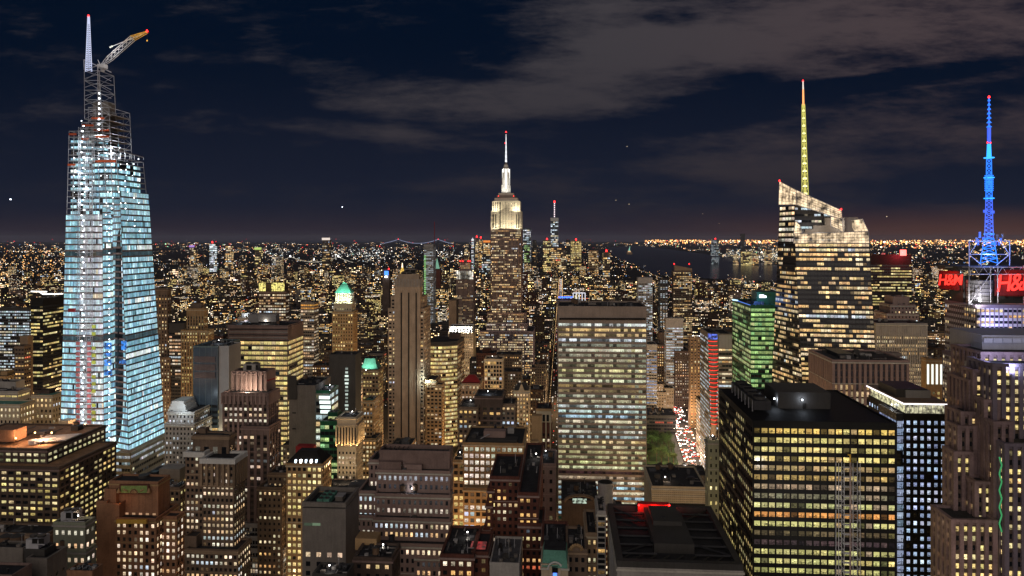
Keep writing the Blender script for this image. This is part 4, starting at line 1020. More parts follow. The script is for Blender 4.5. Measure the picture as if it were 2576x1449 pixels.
B_('stepped_tower', 'tan stone tower with tiered crown left of the slim blue glass tower', [(457, 524, 832, 850, 537, dict(rows={0: (1, .85, .45)})), (471, 513, 778, 862, 521, dict(topblank=8, zb=80)), (479, 506, 766, 868, 512, dict(blank=True, wall='brown', zb=80))],
   dict(bay=3.4, fh=4.0, ww=.42, wh=.55, pd=.5, spd=.4, wall='tan', span='brown', lit=.35, pal='yellow', gain=.85), yb=1075, seed=27, clutter=0, cat='tower')
B_('office_building', 'dark glass box with patchy lit floors left of the tan tiered tower', [(426, 462, 815, 900, -30, dict(topblank=10))], dict(bay=3.5, fh=4.2, ww=.9, wh=.5, wall='dkgrey', lit=.65, pal='pinkw', gain=.9, run=3), yb=1075, seed=28, clutter=2)
B_('brick_tower', 'tall narrow brown tower squeezed against the right side of the unfinished glass tower', [(384, 421, 728, 905, 424, dict(topblank=6)), (384, 427, 900, 899, 436)], dict(bay=3.6, fh=4.1, ww=.38, wh=.5, wall='brown', lit=.45, pal='warm', pd=.4), yb=1060, seed=29, clutter=1, cat='tower')
r, inf = B_('setback_building', 'pale grey building with white tiered mansard top, below the unfinished glass tower', [(416, 488, 1068, 610, -34, dict(lit=.4)), (424, 488, 1038, 614, -30, dict(zb=80, lit=.35))],
   dict(bay=3.2, fh=4, ww=.45, wh=.5, wall='pale', lit=.45, pal='cool', gain=1.0, run=1), yb=1170, seed=30, clutter=0)
def mans(b):
    for k in range(5):
        xl, xr = 432+k*3.4, 487-k*2.6; a = px(xl, 620); w_ = px(xr, 620)-a; b.box(P((xl+xr)/2, 1038-k*7, 628), w_, 18, 2.4, 'white')
pmb(mans, 'mansard_roof', r)
light('terrace_lamp', 'POINT', P(452, 1030, 606), 5000, (.75, .9, 1), size=.5, parent=r)
# left edge group
r, inf = B_('glass_tower', 'black glass tower with zigzag white light line on its roof, left of the unfinished tower', [(78, 108, 752, 900, 182, dict())],
   dict(bay=3.6, fh=4.3, ww=.93, wh=.5, wall='black', span='black', lit=.42, pal='yellow', gain=.95, rowp=.6, run=4, topblank=8, pd=.2), yb=985, seed=32, clutter=2, cat='tower')
pmb(lambda b: (b.bar(P(78, 733, 899), P(118, 734, 899), .7, 'gwl'), b.bar(P(99, 734, 899), P(108, 740, 899), .7, 'gwl'), b.bar(P(108, 740, 899), P(158, 739, 960), .7, 'gwl')), 'light_line', r)
B_('office_building', 'long office building with dense white lit floors at the far left edge', [(-80, 74, 775, 1050, 80, dict(topblank=3))], dict(bay=3.2, fh=4.2, ww=.9, wh=.5, wall='dkgrey', lit=.8, pal='cool', gain=.9, rowp=.5, run=4), yb=830, seed=33)
B_('apartment_tower', 'tan concrete slab block of punched windows in front of the black glass tower', [(38, 61, 872, 800, 77, dict()), (50, 70, 847, 812, 77, dict(blank=True, wall='beige', zb=80))], dict(bay=3.6, fh=4.4, ww=.7, wh=.35, wall='brown', lit=.42, pal='amber', pd=.3), yb=960, seed=34, clutter=1, cat='tower')
B_('civic_building', 'beige stone hall with shallow hipped dark roof and arched lit windows, far left edge', [(-80, 50, 1018, 640, 86, dict(roof='green'))], dict(bay=3.8, fh=5.2, ww=.45, wh=.5, wall='cream', lit=.9, pal='warm', gain=1.0, run=4, pd=.4), yb=1090, seed=35, clutter=0)
B_('civic_building', 'beige stone hall with small lit dormer, between the left hall and the unfinished tower', [(80, 132, 996, 690, 165, dict(roof='green')), (86, 124, 984, 700, 140, dict(blank=True, wall='darkbrown', zb=90))], dict(bay=3.8, fh=5.2, ww=.45, wh=.5, wall='cream', lit=.85, pal='warm', gain=1.0, run=4, pd=.4), yb=1070, seed=36, clutter=0)
B_('stepped_building', 'pale stepped stone block with lit roof ribbon, at the left edge above the hipped hall', [(-60, 44, 985, 720, 74, dict(roof='roofgrey')), (-30, 40, 962, 735, 62, dict(blank=True, wall='pale', zb=80))], dict(bay=6, fh=6, ww=.9, wh=.3, wall='pale', lit=.8, pal='yellow'), yb=1015, seed=37)
# centre left
r, inf = B_('dark_tower', 'blank charcoal slab tower with one column of lit windows, below the green pyramid roof tower', [(828, 894, 894, 720, 909, dict(blank=True, wall='dkgrey', side_R=dict()))], dict(), yb=1080, seed=38, clutter=2, cat='tower')
def slot(b):
    rr = random.Random(3)
    for k in range(19):
        if rr.random() < .85: b.box(P(872, 930+k*9.2, 717.5), rr.choice((3.5, 4.2, 2.6)), .4, 1.9, glow('stair_window_light', (.8, .95, .85), rr.choice((.25, .6, 1.0))))
        b.box(P(901.5, 932+k*8.6, 745), .5, 26, 1.1, 'palesteel')
pmb(slot, 'stair_window', r)
r, inf = B_('slab_building', 'blank light grey slab with glassy right wing and bright white corner windows', [(727, 793, 972, 600, -40, dict(blank=True, wall='grey')), (793, 829, 985, 601, 850, dict(bay=5, fh=5.8, ww=.95, wh=.62, wall='greenglass', span='grey', lit=.7, pal='office', gain=.95, run=2, rowp=.2, pd=.25))], dict(), yb=1150, seed=39, clutter=6)
pmb(lambda b: (b.box(P(735.5, 1005, 598.6), 7.4, .5, 20, 'dkgrey'), b.box(P(740, 1040, 598.5), 3, .4, .8, 'gbase'), b.box(P(740, 1080, 598.5), 3, .4, .8, 'gbase')), 'louvre', r)
pmb(lambda b: [b.box(P(816+k*1.2, 994+k*12+10, 597), 9, .4, 2.6, glow('bright_white_window', (.85, 1, .95), 1.3)) for k in range(4)], 'corner_window', r)
B_('glass_building', 'low glass building with green tinted floors between the grey slab and the uplit cream tower', [(826, 848, 1040, 580, 852, dict()), (806, 850, 1062, 570, -30, dict())], dict(bay=4, fh=5, ww=.95, wh=.6, wall='greenglass', lit=.65, pal='green', gain=.7, pd=.25), yb=1240, seed=40, clutter=6)
# uplit cream tower
r, inf = B_('cream_tower', 'slender cream stone tower whose arcaded top storeys are lit by golden uplights', [(850, 895, 1052, 560, 912, dict(topblank=25, lit=.25, rows={6: (1, .8, .5), 7: (.5, .4, .25)}))],
   dict(bay=2.6, fh=3.85, ww=.45, wh=.5, wall='cream', pd=.4, lit=.3, pal='pinkw', gain=1.1, side_R=dict(lit=.15)), yb=1235, seed=41, clutter=5, cat='tower')
def arc(b):
    X, Wd, D, Z = tier_geom(850, 895, 1052, 560, 912); c = corners(X, 560, Wd, D, -1.0)
    for a, q, n in ((0, 1, 7), (1, 2, 8)):
        for k in range(n+1):
            p = c[a].lerp(c[q], k/n); b.box((p.x, p.y, Z-21), .9, .9, 15, 'cream')
        for zz, rr_ in ((-5.5, .55), (-21.5, .6), (-.2, .8)): b.bar(Vector((c[a].x, c[a].y, Z+zz)), Vector((c[q].x, c[q].y, Z+zz)), rr_, 'cream')
        for k in range(n):
            p, p2 = c[a].lerp(c[q], (k+.28)/n), c[a].lerp(c[q], (k+.72)/n); ins = (c[(q+1) % 4]-c[q]).normalized()*(.55 if a == 0 else 0)+(c[0]-c[1]).normalized()*(.5 if a == 1 else 0)
            p, p2 = p+ins, p2+ins; d = ins.normalized()*.2
            b.hull8([Vector((v.x, v.y, Z-20)) for v in (p, p2, p2+d, p+d)], [Vector((v.x, v.y, Z-7)) for v in (p, p2, p2+d, p+d)], 'gbase')
pmb(arc, 'arcade', r)
X, Wd, D, Z = tier_geom(850, 895, 1052, 560, 912); c = corners(X, 560, Wd, D, -2.6)
for a, q, n in ((0, 1, 5), (1, 2, 5)):
    for k in range(n):
        p = c[a].lerp(c[q], (k+.5)/n); light('uplight', 'SPOT', (p.x, p.y, Z-22), 2600, (1, .62, .26), (lerp(p.x, X+5, .16), lerp(p.y, 570, .16), Z-8), parent=r, spot=100)
light('street_glow', 'AREA', P(876, 1225, 540), 14000, (1, .74, .45), P(876, 1150, 560), 14, r)
# mansard hotel
r, inf = B_('mansard_building', 'yellow windowed stone building with black sloping mansard roof and a dark red roof box', [(722, 810, 1168, 470, 832, dict())],
   dict(bay=3.5, fh=4.1, ww=.6, wh=.55, wall='tan', pd=.35, lit=.92, pal='yellow', gain=1.05, rowp=.05, run=3, side_R=dict(lit=.6), topblank=1), seed=42, clutter=0)
def mr(b):
    X, Wd, D, Z = tier_geom(722, 810, 1168, 470, 832); c = corners(X, 470, Wd, D, -.6); t = corners(X, 470, Wd, D, 5.5)
    b.hull8([Vector((p.x, p.y, Z+.8)) for p in c], [Vector((p.x, p.y, Z+7.5)) for p in t], 'black', 'roof')
pmb(mr, 'mansard_roof', r)
pmb(lambda b: b.box(P(770, 1140, 492), 12, 7, 5.5, 'redpaint'), 'roof_box', r)
def dm(b):
    for k in range(5): b.box(P(744+k*13, 1164, 469.6-k*.1), 1.1, 1.2, 2.0, 'gw' if k % 2 else glow('dormer_light', (.7, .85, 1), 2.5))
pmb(dm, 'dormer_window', r)
# grey concrete block
r, inf = B_('concrete_block', 'plain grey concrete block with open roof well, green fans and few windows near the bottom', [(762, 869, 1278, 382, 901, dict(topblank=22, ph=.2))],
   dict(bay=5.6, fh=5.0, ww=.42, wh=.5, wall='grey', pd=.22, spd=.99, lit=.62, pal='pinkw', gain=1.05, run=2, rowp=.2, side_R=dict(bay=7, lit=.25, topblank=40, ww=.2)), seed=43, clutter=0)
def well(b):
    X, Wd, D, Z = tier_geom(762, 869, 1278, 382, 901)
    o, i = corners(X, 382, Wd, D, -.4), corners(X, 382, Wd, D, .9)
    for k in range(4):
        k2 = (k+1) % 4; A = [Vector((q.x, q.y, Z+.9)) for q in (o[k], o[k2], i[k2], i[k])]; b.hull8(A, [q+Vector((0, 0, 2.4)) for q in A], 'grey')
pmb(well, 'parapet', r)
def fans(b):
    X, Wd, D, Z = tier_geom(762, 869, 1278, 382, 901); u = Vector((cT, -sT, 0)); v = Vector((sT, cT, 0)); o = Vector((X, 382, Z))
    for i in range(2):
        for j in range(3):
            p = o+u*(7+i*3.6)+v*(8+j*5); b.box(p, 3.2, 4.2, 2.6, 'green'); b.cyl(p+Vector((0, 0, 2.6)), 1.2, .5, 'dkgrey', 14)
    p = o+u*16+v*14; b.box(p, 4, 6, 2.4, 'grey'); b.box(p+Vector((0, 0, 2.4)), 4.6, 6.4, .2, 'lgrey')
pmb(fans, 'cooling_fan', r)
pmb(lambda b: [b.box(P(x, 1322, 381.2), 4.2, .5, 1.3, glow('roof_slot_light', (.6, .9, .55), g_)) for x, g_ in ((775, .06), (796, .18), (820, .55))], 'slot_window', r)
B_('low_building', 'flat black roofed box with roof fans in the bottom centre left', [(786, 872, 1448, 330, 890, dict(blank=True, wall='dkgrey', clutter=8))], dict(), seed=44)
# pyramid and crown towers further back
r, inf = B_('crown_tower', 'dark brown tower with golden lit panels around its top, beyond the wide yellow office', [(652, 719, 734, 1120, 727, dict(wall='darkbrown'))],
   dict(bay=3.6, fh=4.4, ww=.85, wh=.5, wall='darkbrown', lit=.8, pal='white', gain=.85, run=3, rowp=.3, topblank=3, pd=.6), yb=800, seed=45, clutter=0, nwin=40, cat='tower')
def cr(b):
    X, Wd, D, Z = tier_geom(652, 719, 734, 1120, 727); c = corners(X, 1120, Wd, D, -.2)
    for (s0, s1) in ((0, .12), (.14, .23), (.46, .60), (.62, .76), (.78, .93)):
        p, q = c[0].lerp(c[1], s0), c[0].lerp(c[1], s1); d = Vector((0, 2, 0))
        b.hull8([Vector((v.x, v.y, Z)) for v in (p, q, q+d, p+d)], [Vector((v.x, v.y, Z+14)) for v in (p, q, q+d, p+d)], 'crownlit')
pmb(cr, 'lit_crown_panel', r)
pmb(lambda b: b.box(P(688, 736, 1142), 40, 22, 15, 'darkbrown'), 'crown_wall', r)
B_('office_building', 'small office tower with orange lit top floor right of the golden crown tower', [(757, 790, 762, 1120, 801, dict(rows={0: (1, .45, .08), 1: (.8, .35, .08)}))], dict(bay=3.5, fh=4.6, ww=.85, wh=.5, wall='grey', lit=.7, pal='white', gain=.8, run=3), yb=835, seed=46, nwin=30)
r, inf = B_('pyramid_tower', 'tan stone tower with floodlit white lantern and green copper pyramid roof', [(837, 888, 786, 905, 898, dict(lit=.5)), (841, 884, 762, 909, 893, dict(zb=120, topblank=6, lit=.3, wall='cream'))],
   dict(bay=3.1, fh=4.2, ww=.42, wh=.5, wall='tan', pd=.45, lit=.45, pal='yellow', gain=.95), yb=890, seed=47, clutter=0, cat='tower')
def pyr(b):
    X, Wd, D, Z = tier_geom(843, 882, 757, 911, 890); Z1 = pz(737, 911); c = corners(X, 911, Wd, D, 0)
    b.hull8([Vector((p.x, p.y, Z-2)) for p in c], [Vector((p.x, p.y, Z1)) for p in c], 'cream')
    for k in range(7):
        for a, q in ((0, 1), (1, 2)):
            p = c[a].lerp(c[q], (k+.5)/7); b.box((p.x, p.y, Z), 1.0, 1.0, Z1-Z, 'white')
    return Z1, c
pmb(lambda b: pyr(b), 'lantern', r)
def pyr2(b):
    X, Wd, D, Z = tier_geom(843, 882, 757, 911, 890); Z1 = pz(737, 911); c = corners(X, 911, Wd, D, -.8); m1 = corners(X, 911, Wd, D, 5.2); m2 = corners(X, 911, Wd, D, 8.6)
    A = [Vector((p.x, p.y, Z1)) for p in c]; B = [Vector((p.x, p.y, Z1+9)) for p in m1]; C = [Vector((p.x, p.y, Z1+13.5)) for p in m2]
    b.hull8(A, B, 'green'); b.hull8(B, C, 'green')
pmb(pyr2, 'pyramid_roof', r)
for x in (846, 856, 866, 876, 884): light('floodlight', 'SPOT', P(x, 764, 902), 6000, (.85, 1, .75), P(x, 742, 911), parent=r, spot=110)
for x in (845, 858, 872, 884): light('floodlight', 'SPOT', P(x, 738, 902), 8000, (.45, 1, .78), P(lerp(x, 866, .5), 716, 918), parent=r, spot=90)
r, inf = B_('mansard_tower', 'pale tower with bell shaped green copper roof, left of the tall striped shaft', [(913, 952, 932, 800, 963, dict())], dict(bay=3.4, fh=4.4, ww=.6, wh=.5, wall='beige', lit=.7, pal='yellow', gain=.85, pd=.4), yb=1040, seed=48, clutter=0, cat='tower')
def bell(b):
    c = P(933, 925, 818); prof = ((13, 0), (10.5, 3), (8.4, 7), (7.2, 11.5)); 
    for k in range(3):
        A = [c+Vector((dx*prof[k][0]*.8, dy*prof[k][0]*.8, prof[k][1])) for dx, dy in ((-1, -1), (1, -1), (1, 1), (-1, 1))]; B = [c+Vector((dx*prof[k+1][0]*.8, dy*prof[k+1][0]*.8, prof[k+1][1])) for dx, dy in ((-1, -1), (1, -1), (1, 1), (-1, 1))]
        b.hull8(A, B, 'green', 'steel')
    b.box(c+Vector((0, 0, -6)), 25, 22, 6, 'beige')
pmb(bell, 'copper_roof', r)
light('floodlight', 'SPOT', P(920, 930, 798), 20000, (.6, 1, .8), P(930, 912, 812), parent=r, spot=100)
B_('office_building', 'tan lit building with dark pyramid cap just right of the uplit cream tower', [(914, 938, 1010, 690, 952, dict(roof='green')), (912, 946, 1105, 680, 960, {})], dict(bay=3.2, fh=4, ww=.55, wh=.55, wall='tan', lit=.65, pal='warm', gain=1.0), yb=1180, seed=49)
B_('white_building', 'small white ziggurat-topped building behind the roof of the wide yellow office', [(600, 648, 800, 960, 654, dict(lit=.1)), (608, 640, 790, 966, -16, dict(blank=True, wall='white', zb=100))], dict(bay=4, fh=5, ww=.4, wh=.4, wall='pale', pal='warm'), yb=812, seed=50, nwin=0)
# ------------------------------------------------------------------ centre
st_l = dict(bay=4.4, fh=3.9, ww=.62, wh=.48, wall='ribstone', pd=.35, lit=.32, pal='warm', gain=.95, run=1, rowp=.25)
r, inf = B_('striped_tower', 'tall beige stone tower with three black vertical window strips up its blank front', 
   [(992, 1057, 705, 760, 1063, dict(blank=True, wall='ribstone', clutter=0)), (977, 1066, 778, 764, 1082, {}), (984, 1063, 748, 768, 1074, dict(zb=100)), (1073, 1112, 970, 755, 1118, dict(wall='tan', lit=.35)), (1070, 1096, 958, 758, -30, dict(lit=.5, wall='tan')),
    (1000, 1054, 692, 768, 1058, dict(blank=True, wall='ribstone', zb=150))], st_l, yb=1122, seed=51, clutter=0, cat='skyscraper')
def stripes(b):
    X, Wd, D, Z = tier_geom(992, 1057, 705, 760, 1063); c = corners(X, 760, Wd, D, -.12)
    for s in (.275, .56, .845):
        p, q = c[0].lerp(c[1], s-.036), c[0].lerp(c[1], s+.036); d = Vector((0, .1, 0))
        b.hull8([Vector((v.x, v.y, 0)) for v in (p, q, q+d, p+d)], [Vector((v.x, v.y, Z-13)) for v in (p, q, q+d, p+d)], 'black')
        for e in (p, q): b.box((e.x, e.y, 0), .5, .8, Z-10, 'ribstone')
pmb(stripes, 'window_strip', r)
def cren(b):
    X, Wd, D, Z = tier_geom(992, 1057, 705, 760, 1063); c = corners(X, 760, Wd, D, -.5)
    for a, q, n in ((0, 1, 18), (1, 2, 10)):
        for k in range(n+1): p = c[a].lerp(c[q], k/n); b.box((p.x, p.y, Z-7), .55, .7, 8.4, 'pale')
pmb(cren, 'crown_fin', r)
pmb(lambda b: (cool(b, 1018, 1046, 676, 690, 775, 7, 'grey'), cool(b, 1010, 1036, 684, 694, 772, 6, 'grey')), 'cooling_tower', r)
light('terrace_lamp', 'POINT', P(1072, 956, 754), 9000, (.8, 1, .95), size=.5, parent=r)
# curved-front office
def curved():
    r = tower_root('curved_office_tower', 'office tower with curved ribbon windowed front, just right of the striped tower', 'tower', 1120, 900); HEROES.append((1078, 1170, 857, 1150, 900))
    a0 = g_of(px(1075, 900), 900); FOOT.append((a0[0], a0[0]+55, a0[1]-10, a0[1]+45))
    wall = MB(); sets = []; rg = np.random.default_rng(52); n = 8; Zt = pz(858, 900); pts = []
    for k in range(n+1):
        t = k/n; x = lerp(1074, 1150, t); pts.append(P(x, 600, 900-9*math.sin(math.pi*(.15+.85*t)*.9)+ (4*t)))
    back = [Vector((pts[-1].x+6, pts[-1].y+42, 0)), Vector((pts[0].x+3, pts[0].y+42, 0))]
    poly = [Vector((p.x, p.y, 0)) for p in pts]+back; wall.hull8(poly, [p+Vector((0, 0, Zt)) for p in poly], 'dkgrey', 'roof')
    st = dict(bay=3, fh=4.9, ww=.97, wh=.6, off=.2, wall='beige', pd=.3, spd=1, lit=.93, pal='yellow', gain=.85, run=3, rowp=.06, dim=.4)
    for k in range(n): facade(wall, poly[k], poly[k+1], poly[k+1]+Vector((0, 0, Zt-5)), poly[k]+Vector((0, 0, Zt-5)), st, rg, sets)
    facade(wall, poly[n], poly[n+1], poly[n+1]+Vector((0, 0, Zt-5)), poly[n]+Vector((0, 0, Zt-5)), dict(st, lit=.3, pal='warm', gain=.5), rg, sets)
    wall.build('wall', r); window_objects(r, sets, 100, 1150, M['win'])
    pmb(lambda b: (b.box(P(1145, 857, 925), 14, 12, 10, 'darkbrown'), b.box(P(1110, 857, 925), 20, 12, 3, 'grey')), 'mechanical_penthouse', r)
curved()
r, inf = B_('crown_tower', 'slender tower with white lit shoulders and dark steel spikes left of the tallest central skyscraper', [(1149, 1190, 700, 1500, 1195, dict(lit=.4)), (1157, 1183, 655, 1510, -20, dict(zb=100, lit=.5, pal='warm', rows={3: (1, .7, .3)}))],
   dict(bay=2.6, fh=4.2, ww=.5, wh=.5, wall='pink', span='darkbrown', pd=.6, lit=.45, pal='warm', gain=.8), yb=808, seed=53, clutter=0, nwin=40, cat='tower')
def lc(b):
    X, Wd, D, Z = tier_geom(1148, 1191, 680, 1497, -30); c = corners(X, 1497, Wd, D)
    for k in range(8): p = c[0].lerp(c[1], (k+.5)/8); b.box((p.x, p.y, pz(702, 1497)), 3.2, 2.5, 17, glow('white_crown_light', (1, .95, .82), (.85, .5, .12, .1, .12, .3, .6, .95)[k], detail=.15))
pmb(lc, 'lit_crown', r)
pmb(lambda b: [b.bar(P(1158+k*6, 660, 1508), P(1158+k*6, 643, 1508), .8, 'dkgrey') for k in range(5)], 'roof_spike', r)
for x in (1158, 1164, 1178, 1183): beacon(r, P(x, 658, 1506), 1.2)
B_('slab_building', 'narrow blank pale slab left of the slender white shouldered tower', [(1129, 1148, 757, 1400, -30, dict(blank=True, wall='beige'))], dict(), yb=808, seed=54, clutter=0, nwin=0)
r, inf = B_('floodlit_building', 'low building whose white colonnade top is floodlit, in front of the slender shouldered tower', [(1128, 1190, 838, 1240, -36, dict(topblank=0, wall='cream')), (1131, 1187, 822, 1244, -30, dict(wall='white', zb=60, bay=5.2, fh=9, ww=.45, wh=.7, topblank=2, lit=0))],
   dict(bay=3.4, fh=4.4, ww=.45, wh=.5, wall='grey', lit=.3, pal='warm', pd=.5), yb=850, seed=55, clutter=0, nwin=10)
for k in range(7): light('floodlight', 'SPOT', P(1132+k*9, 838, 1234), 9000, (1, .96, .85), P(1132+k*9, 826, 1243), parent=r, spot=110)
# grey slab with ribbon windows (centre right)
rowc = {}
rw = [(.75, .8, .75), (.9, .62, .26), (.75, .55, .26), (.75, .82, .86), (.25, .26, .2), (.85, .82, .6), (.3, .28, .2), (.55, .5, .34), (.4, .36, .2), (.95, .86, .42), (.5, .46, .24), (.8, .82, .55), (.35, .24, .1), (.28, .2, .1), (.55, .55, .4), (.62, .55, .35),
      (.55, .62, .58), (.62, .8, .74), (.44, .66, .78), (.82, .72, .5), (.30, .32, .26), (.78, .76, .6), (.4, .5, .5), (.95, .72, .36), (.55, .5, .3), (.55, .5, .24), (.42, .4, .22), (.55, .55, .24), (.62, .62, .36), (.05, .02, .02), (.4, .3, .2), (.8, .78, .62), (.42, .68, .78), (.7, .62, .42), (.42, .66, .8), (.62, .6, .4), (.42, .66, .8), (.42, .66, .8), (.1, .4, .2)]
for i, c_ in enumerate(rw): rowc[i] = c_
r, inf = B_('slab_skyscraper', 'broad taupe stone slab with full width ribbon windows in mixed white, yellow and cyan light', [(1405, 1625, 773, 600, -50, dict(topblank=12.5, roof='roof', clutter=14))],
   dict(bay=3.05, fh=4.27, ww=.97, wh=.56, off=.28, wall='taupe', pd=.55, spd=.8, pier_every=3, lit=1, pal='office', gain=.9, rows={k: tuple(1.25*q for q in v) for k, v in rowc.items()}, cluster=3, holes=.28, side_R=dict(rows={}, lit=.4)), yb=1290, seed=56, cat='skyscraper')
for (Q) in (): pass
pmb(lambda b: b.bar(P(1407, 802, 598.9), P(1624, 802.5, 593.5), .8, 'black'), 'shadow_gap', r)  # black bar stands in for the shade in the gap
# buildings between the striped tower and the slab
B_('grid_building', 'white framed grid tower with amber windows, centre, in front of the tallest skyscraper', [(1219, 1263, 905, 850, -24, dict())], dict(bay=3.3, fh=4.6, ww=.78, wh=.72, wall='cream', pd=.4, lit=.35, pal='amber', gain=.8, spd=1), yb=1000, seed=57, cat='tower')
r, inf = B_('hip_roof_building', 'stone building with lit loggia under a dark red hipped roof, centre', [(1161, 1206, 966, 760, -32, dict(topblank=1, rows={0: (1, .75, .45), 2: (1, .82, .6)}))], dict(bay=3.6, fh=5.2, ww=.5, wh=.5, wall='beige', pd=.35, lit=.4, pal='warm'), yb=1020, seed=58, clutter=0)
pmb(lambda b: b.hull8([P(1160, 962, 758), P(1208, 962, 756), P(1212, 962, 792), P(1164, 962, 794)], [P(1178, 944, 772), P(1194, 944, 771), P(1196, 942, 780), P(1180, 942, 781)], 'redpaint', 'redpaint'), 'hipped_roof', r)
r, inf = B_('gabled_building', 'cream building with steep pointed gable on its front, right of the white grid tower', [(1292, 1330, 985, 720, -26, {})], dict(bay=3.0, fh=4.0, ww=.45, wh=.55, wall='cream', pd=.35, lit=.7, pal='warm', gain=1.0), yb=1125, seed=59)
pmb(lambda b: b.hull8([P(1303, 987, 719), P(1321, 987, 718), P(1322, 987, 725), P(1304, 987, 725)], [P(1311, 966, 719), P(1313, 966, 719), P(1313, 966, 725), P(1311, 966, 725)], 'cream'), 'gable', r)
pmb(lambda b: b.hull8([P(1294, 984, 722), P(1330, 984, 720), P(1334, 984, 745), P(1298, 984, 746)], [P(1302, 962, 730), P(1324, 962, 729), P(1325, 962, 738), P(1303, 962, 739)], 'dkgrey'), 'slate_roof', r)
r, inf = B_('ornate_building', 'narrow reddish building with a cream arcade of tall arches under its flat top', [(1350, 1386, 1030, 640, -22, dict(wall='redbrick', topblank=20))], dict(bay=4.0, fh=5.0, ww=.4, wh=.5, wall='redbrick', pd=.4, lit=.25, pal='amber'), yb=1160, seed=60)
def arch(b):
    b.box(P(1368, 1062, 638), 13.5, 1.2, 11, 'cream'); b.box(P(1368, 1034, 638), 13.8, 1.4, 2, 'tan')
    for k in range(3): b.box(P(1358+k*10, 1060, 637.2), 2.2, .4, 5.5, 'black'); b.cyl(P(1358+k*10, 1044, 637.4), 1.1, .3, 'black', 10)
    for k in range(4): b.box(P(1351.5+k*11, 1130, 638.4), 1.0, .8, 24, 'cream')
pmb(arch, 'arcade', r)
B_('stepped_building', 'wide brown building with blank grey brick centre block and scattered warm windows, centre', 
   [(1195, 1262, 999, 640, -30, dict(bay=6, lit=.25, wall='darkbrown', topblank=8)), (1154, 1200, 1026, 632, -34, dict(lit=.5)), (1262, 1295, 1018, 645, -26, dict(lit=.5)), (1250, 1313, 1088, 628, -20, {})], dict(bay=3.6, fh=4.2, ww=.55, wh=.52, wall='brown', lit=.45, pal='amber', gain=1.0), yb=1110, seed=61, clutter=3)
r, inf = B_('bright_window_building', 'tan office building with rows of very bright white windows under a glass top floor, centre', 
   [(1166, 1316, 1116, 520, -45, dict(rows={0: (.8, .8, .6), 1: (1.2, 1.0, .85), 2: (1.3, 1.1, .9), 3: (1.2, 1.0, .85), 4: (1.3, 1.1, .92), 5: (1.1, .9, .7), 6: (.2, .17, .12), 7: (1.2, 1.05, .85)}, clutter=8)), (1140, 1168, 1160, 524, -30, dict(lit=.6, pal='yellow')), (1166, 1240, 1230, 516, -20, dict(lit=.55, rows={4: (1.2, 1, .8)}))],
   dict(bay=4.1, fh=4.7, ww=.66, wh=.6, wall='tan', pd=.35, lit=.5, pal='pinkw', gain=1.0, run=2), yb=1400, seed=62)
pmb(lambda b: (b.box(P(1245, 1112, 535), 16, 8, 9, 'pink'), b.box(P(1240, 1112, 530), 36, 10, 3, 'dkgrey'), b.bar(P(1200, 1108, 528), P(1232, 1092, 530), .3, 'palesteel')), 'rooftop_plant', r)
B_('classical_building', 'mauve stone building with classical cornice and cluttered roof, left of the taupe slab', [(1316, 1396, 1168, 500, -34, dict(clutter=12))], dict(bay=5.4, fh=6.2, ww=.35, wh=.45, wall='mauve', pd=.5, lit=.12, pal='yellow', topblank=2), yb=1270, seed=63)
pmb(lambda b: (b.box(P(1338, 1160, 512), 8, 6, 4, 'tan'), b.cyl(P(1345, 1128, 530), 3.2, 6, 'tan', 12), b.box(P(1350, 1128, 560), 8, 8, 26, 'tan')), 'roof_bulkhead', r)
# dark red brick pair
r, inf = B_('red_brick_tower', 'dark red brick tower stepping down on its left with warm small windows', 
   [(1234, 1305, 1202, 392, -40, {}), (1228, 1240, 1232, 390, -34, dict(bay=3)), (1224, 1236, 1270, 389, -30, dict(bay=3)), (1218, 1230, 1330, 388, -28, dict(bay=3)), (1305, 1353, 1243, 378, 1365, dict(lit=.5)), (1306, 1366, 1320, 376, -22, dict(lit=.6, rows={1: (1, .8, .4), 4: (.9, .5, .2), 9: (1, .8, .4)}))],
   dict(bay=3.0, fh=3.75, ww=.5, wh=.48, wall='redbrick', pd=.3, lit=.42, pal='amber', gain=.95, run=2, rowp=.3), seed=64, clutter=4, cat='tower')
t = root('water_tank', 'small pinkish round tank on the roof of the dark red brick tower', 'water tank', P(1266, 1197, 405))
pmb(lambda b: b.cyl(P(1266, 1199, 405), 2.2, 3.2, 'pink', 14), 'tank_body', t); pmb(lambda b: b.cyl(P(1266, 1199, 405)+Vector((0, 0, 3.2)), 2.3, 1, 'dkgrey', 14, .3), 'tank_lid', t)
# big grey stepped office
st_g = dict(bay=3.15, fh=5.1, ww=.46, wh=.52, wall='pink', pd=.4, spd=.9, lit=.8, pal='white', gain=1.05, run=5, rowp=.25)
r, inf = B_('stepped_office_block', 'large mauve grey office block stepping down in tiers, rows of white windows, dark framed roof', 
   [(955, 1131, 1142, 452, 1139, dict(blank=True, wall='mauve', clutter=0)), (949, 1131, 1185, 446, 1138, dict(rows={0: (.55, .58, .62), 1: (.05, .05, .06), 2: (.9, .9, .8), 3: (.95, .9, .8)}, zb=0)),
    (945, 1131, 1245, 440, 1137, dict(rows={0: (.05, .05, .05), 1: (.9, .75, .6), 2: (.9, .85, .75), 3: (.1, .1, .1)})), (941, 1131, 1305, 434, 1136, dict(lit=1, rowp=0)), (1046, 1140, 1402, 424, -20, dict(rows={0: (.05, .05, .05)})),
    (902, 950, 1238, 446, -34, dict(lit=.9, pal='cool')), (898, 945, 1300, 441, -30, dict(lit=1)), (930, 952, 1160, 458, -18, dict(bay=3, lit=.3)), (898, 1140, 1368, 428, -20, dict(lit=.3))], st_g, seed=65, clutter=1)
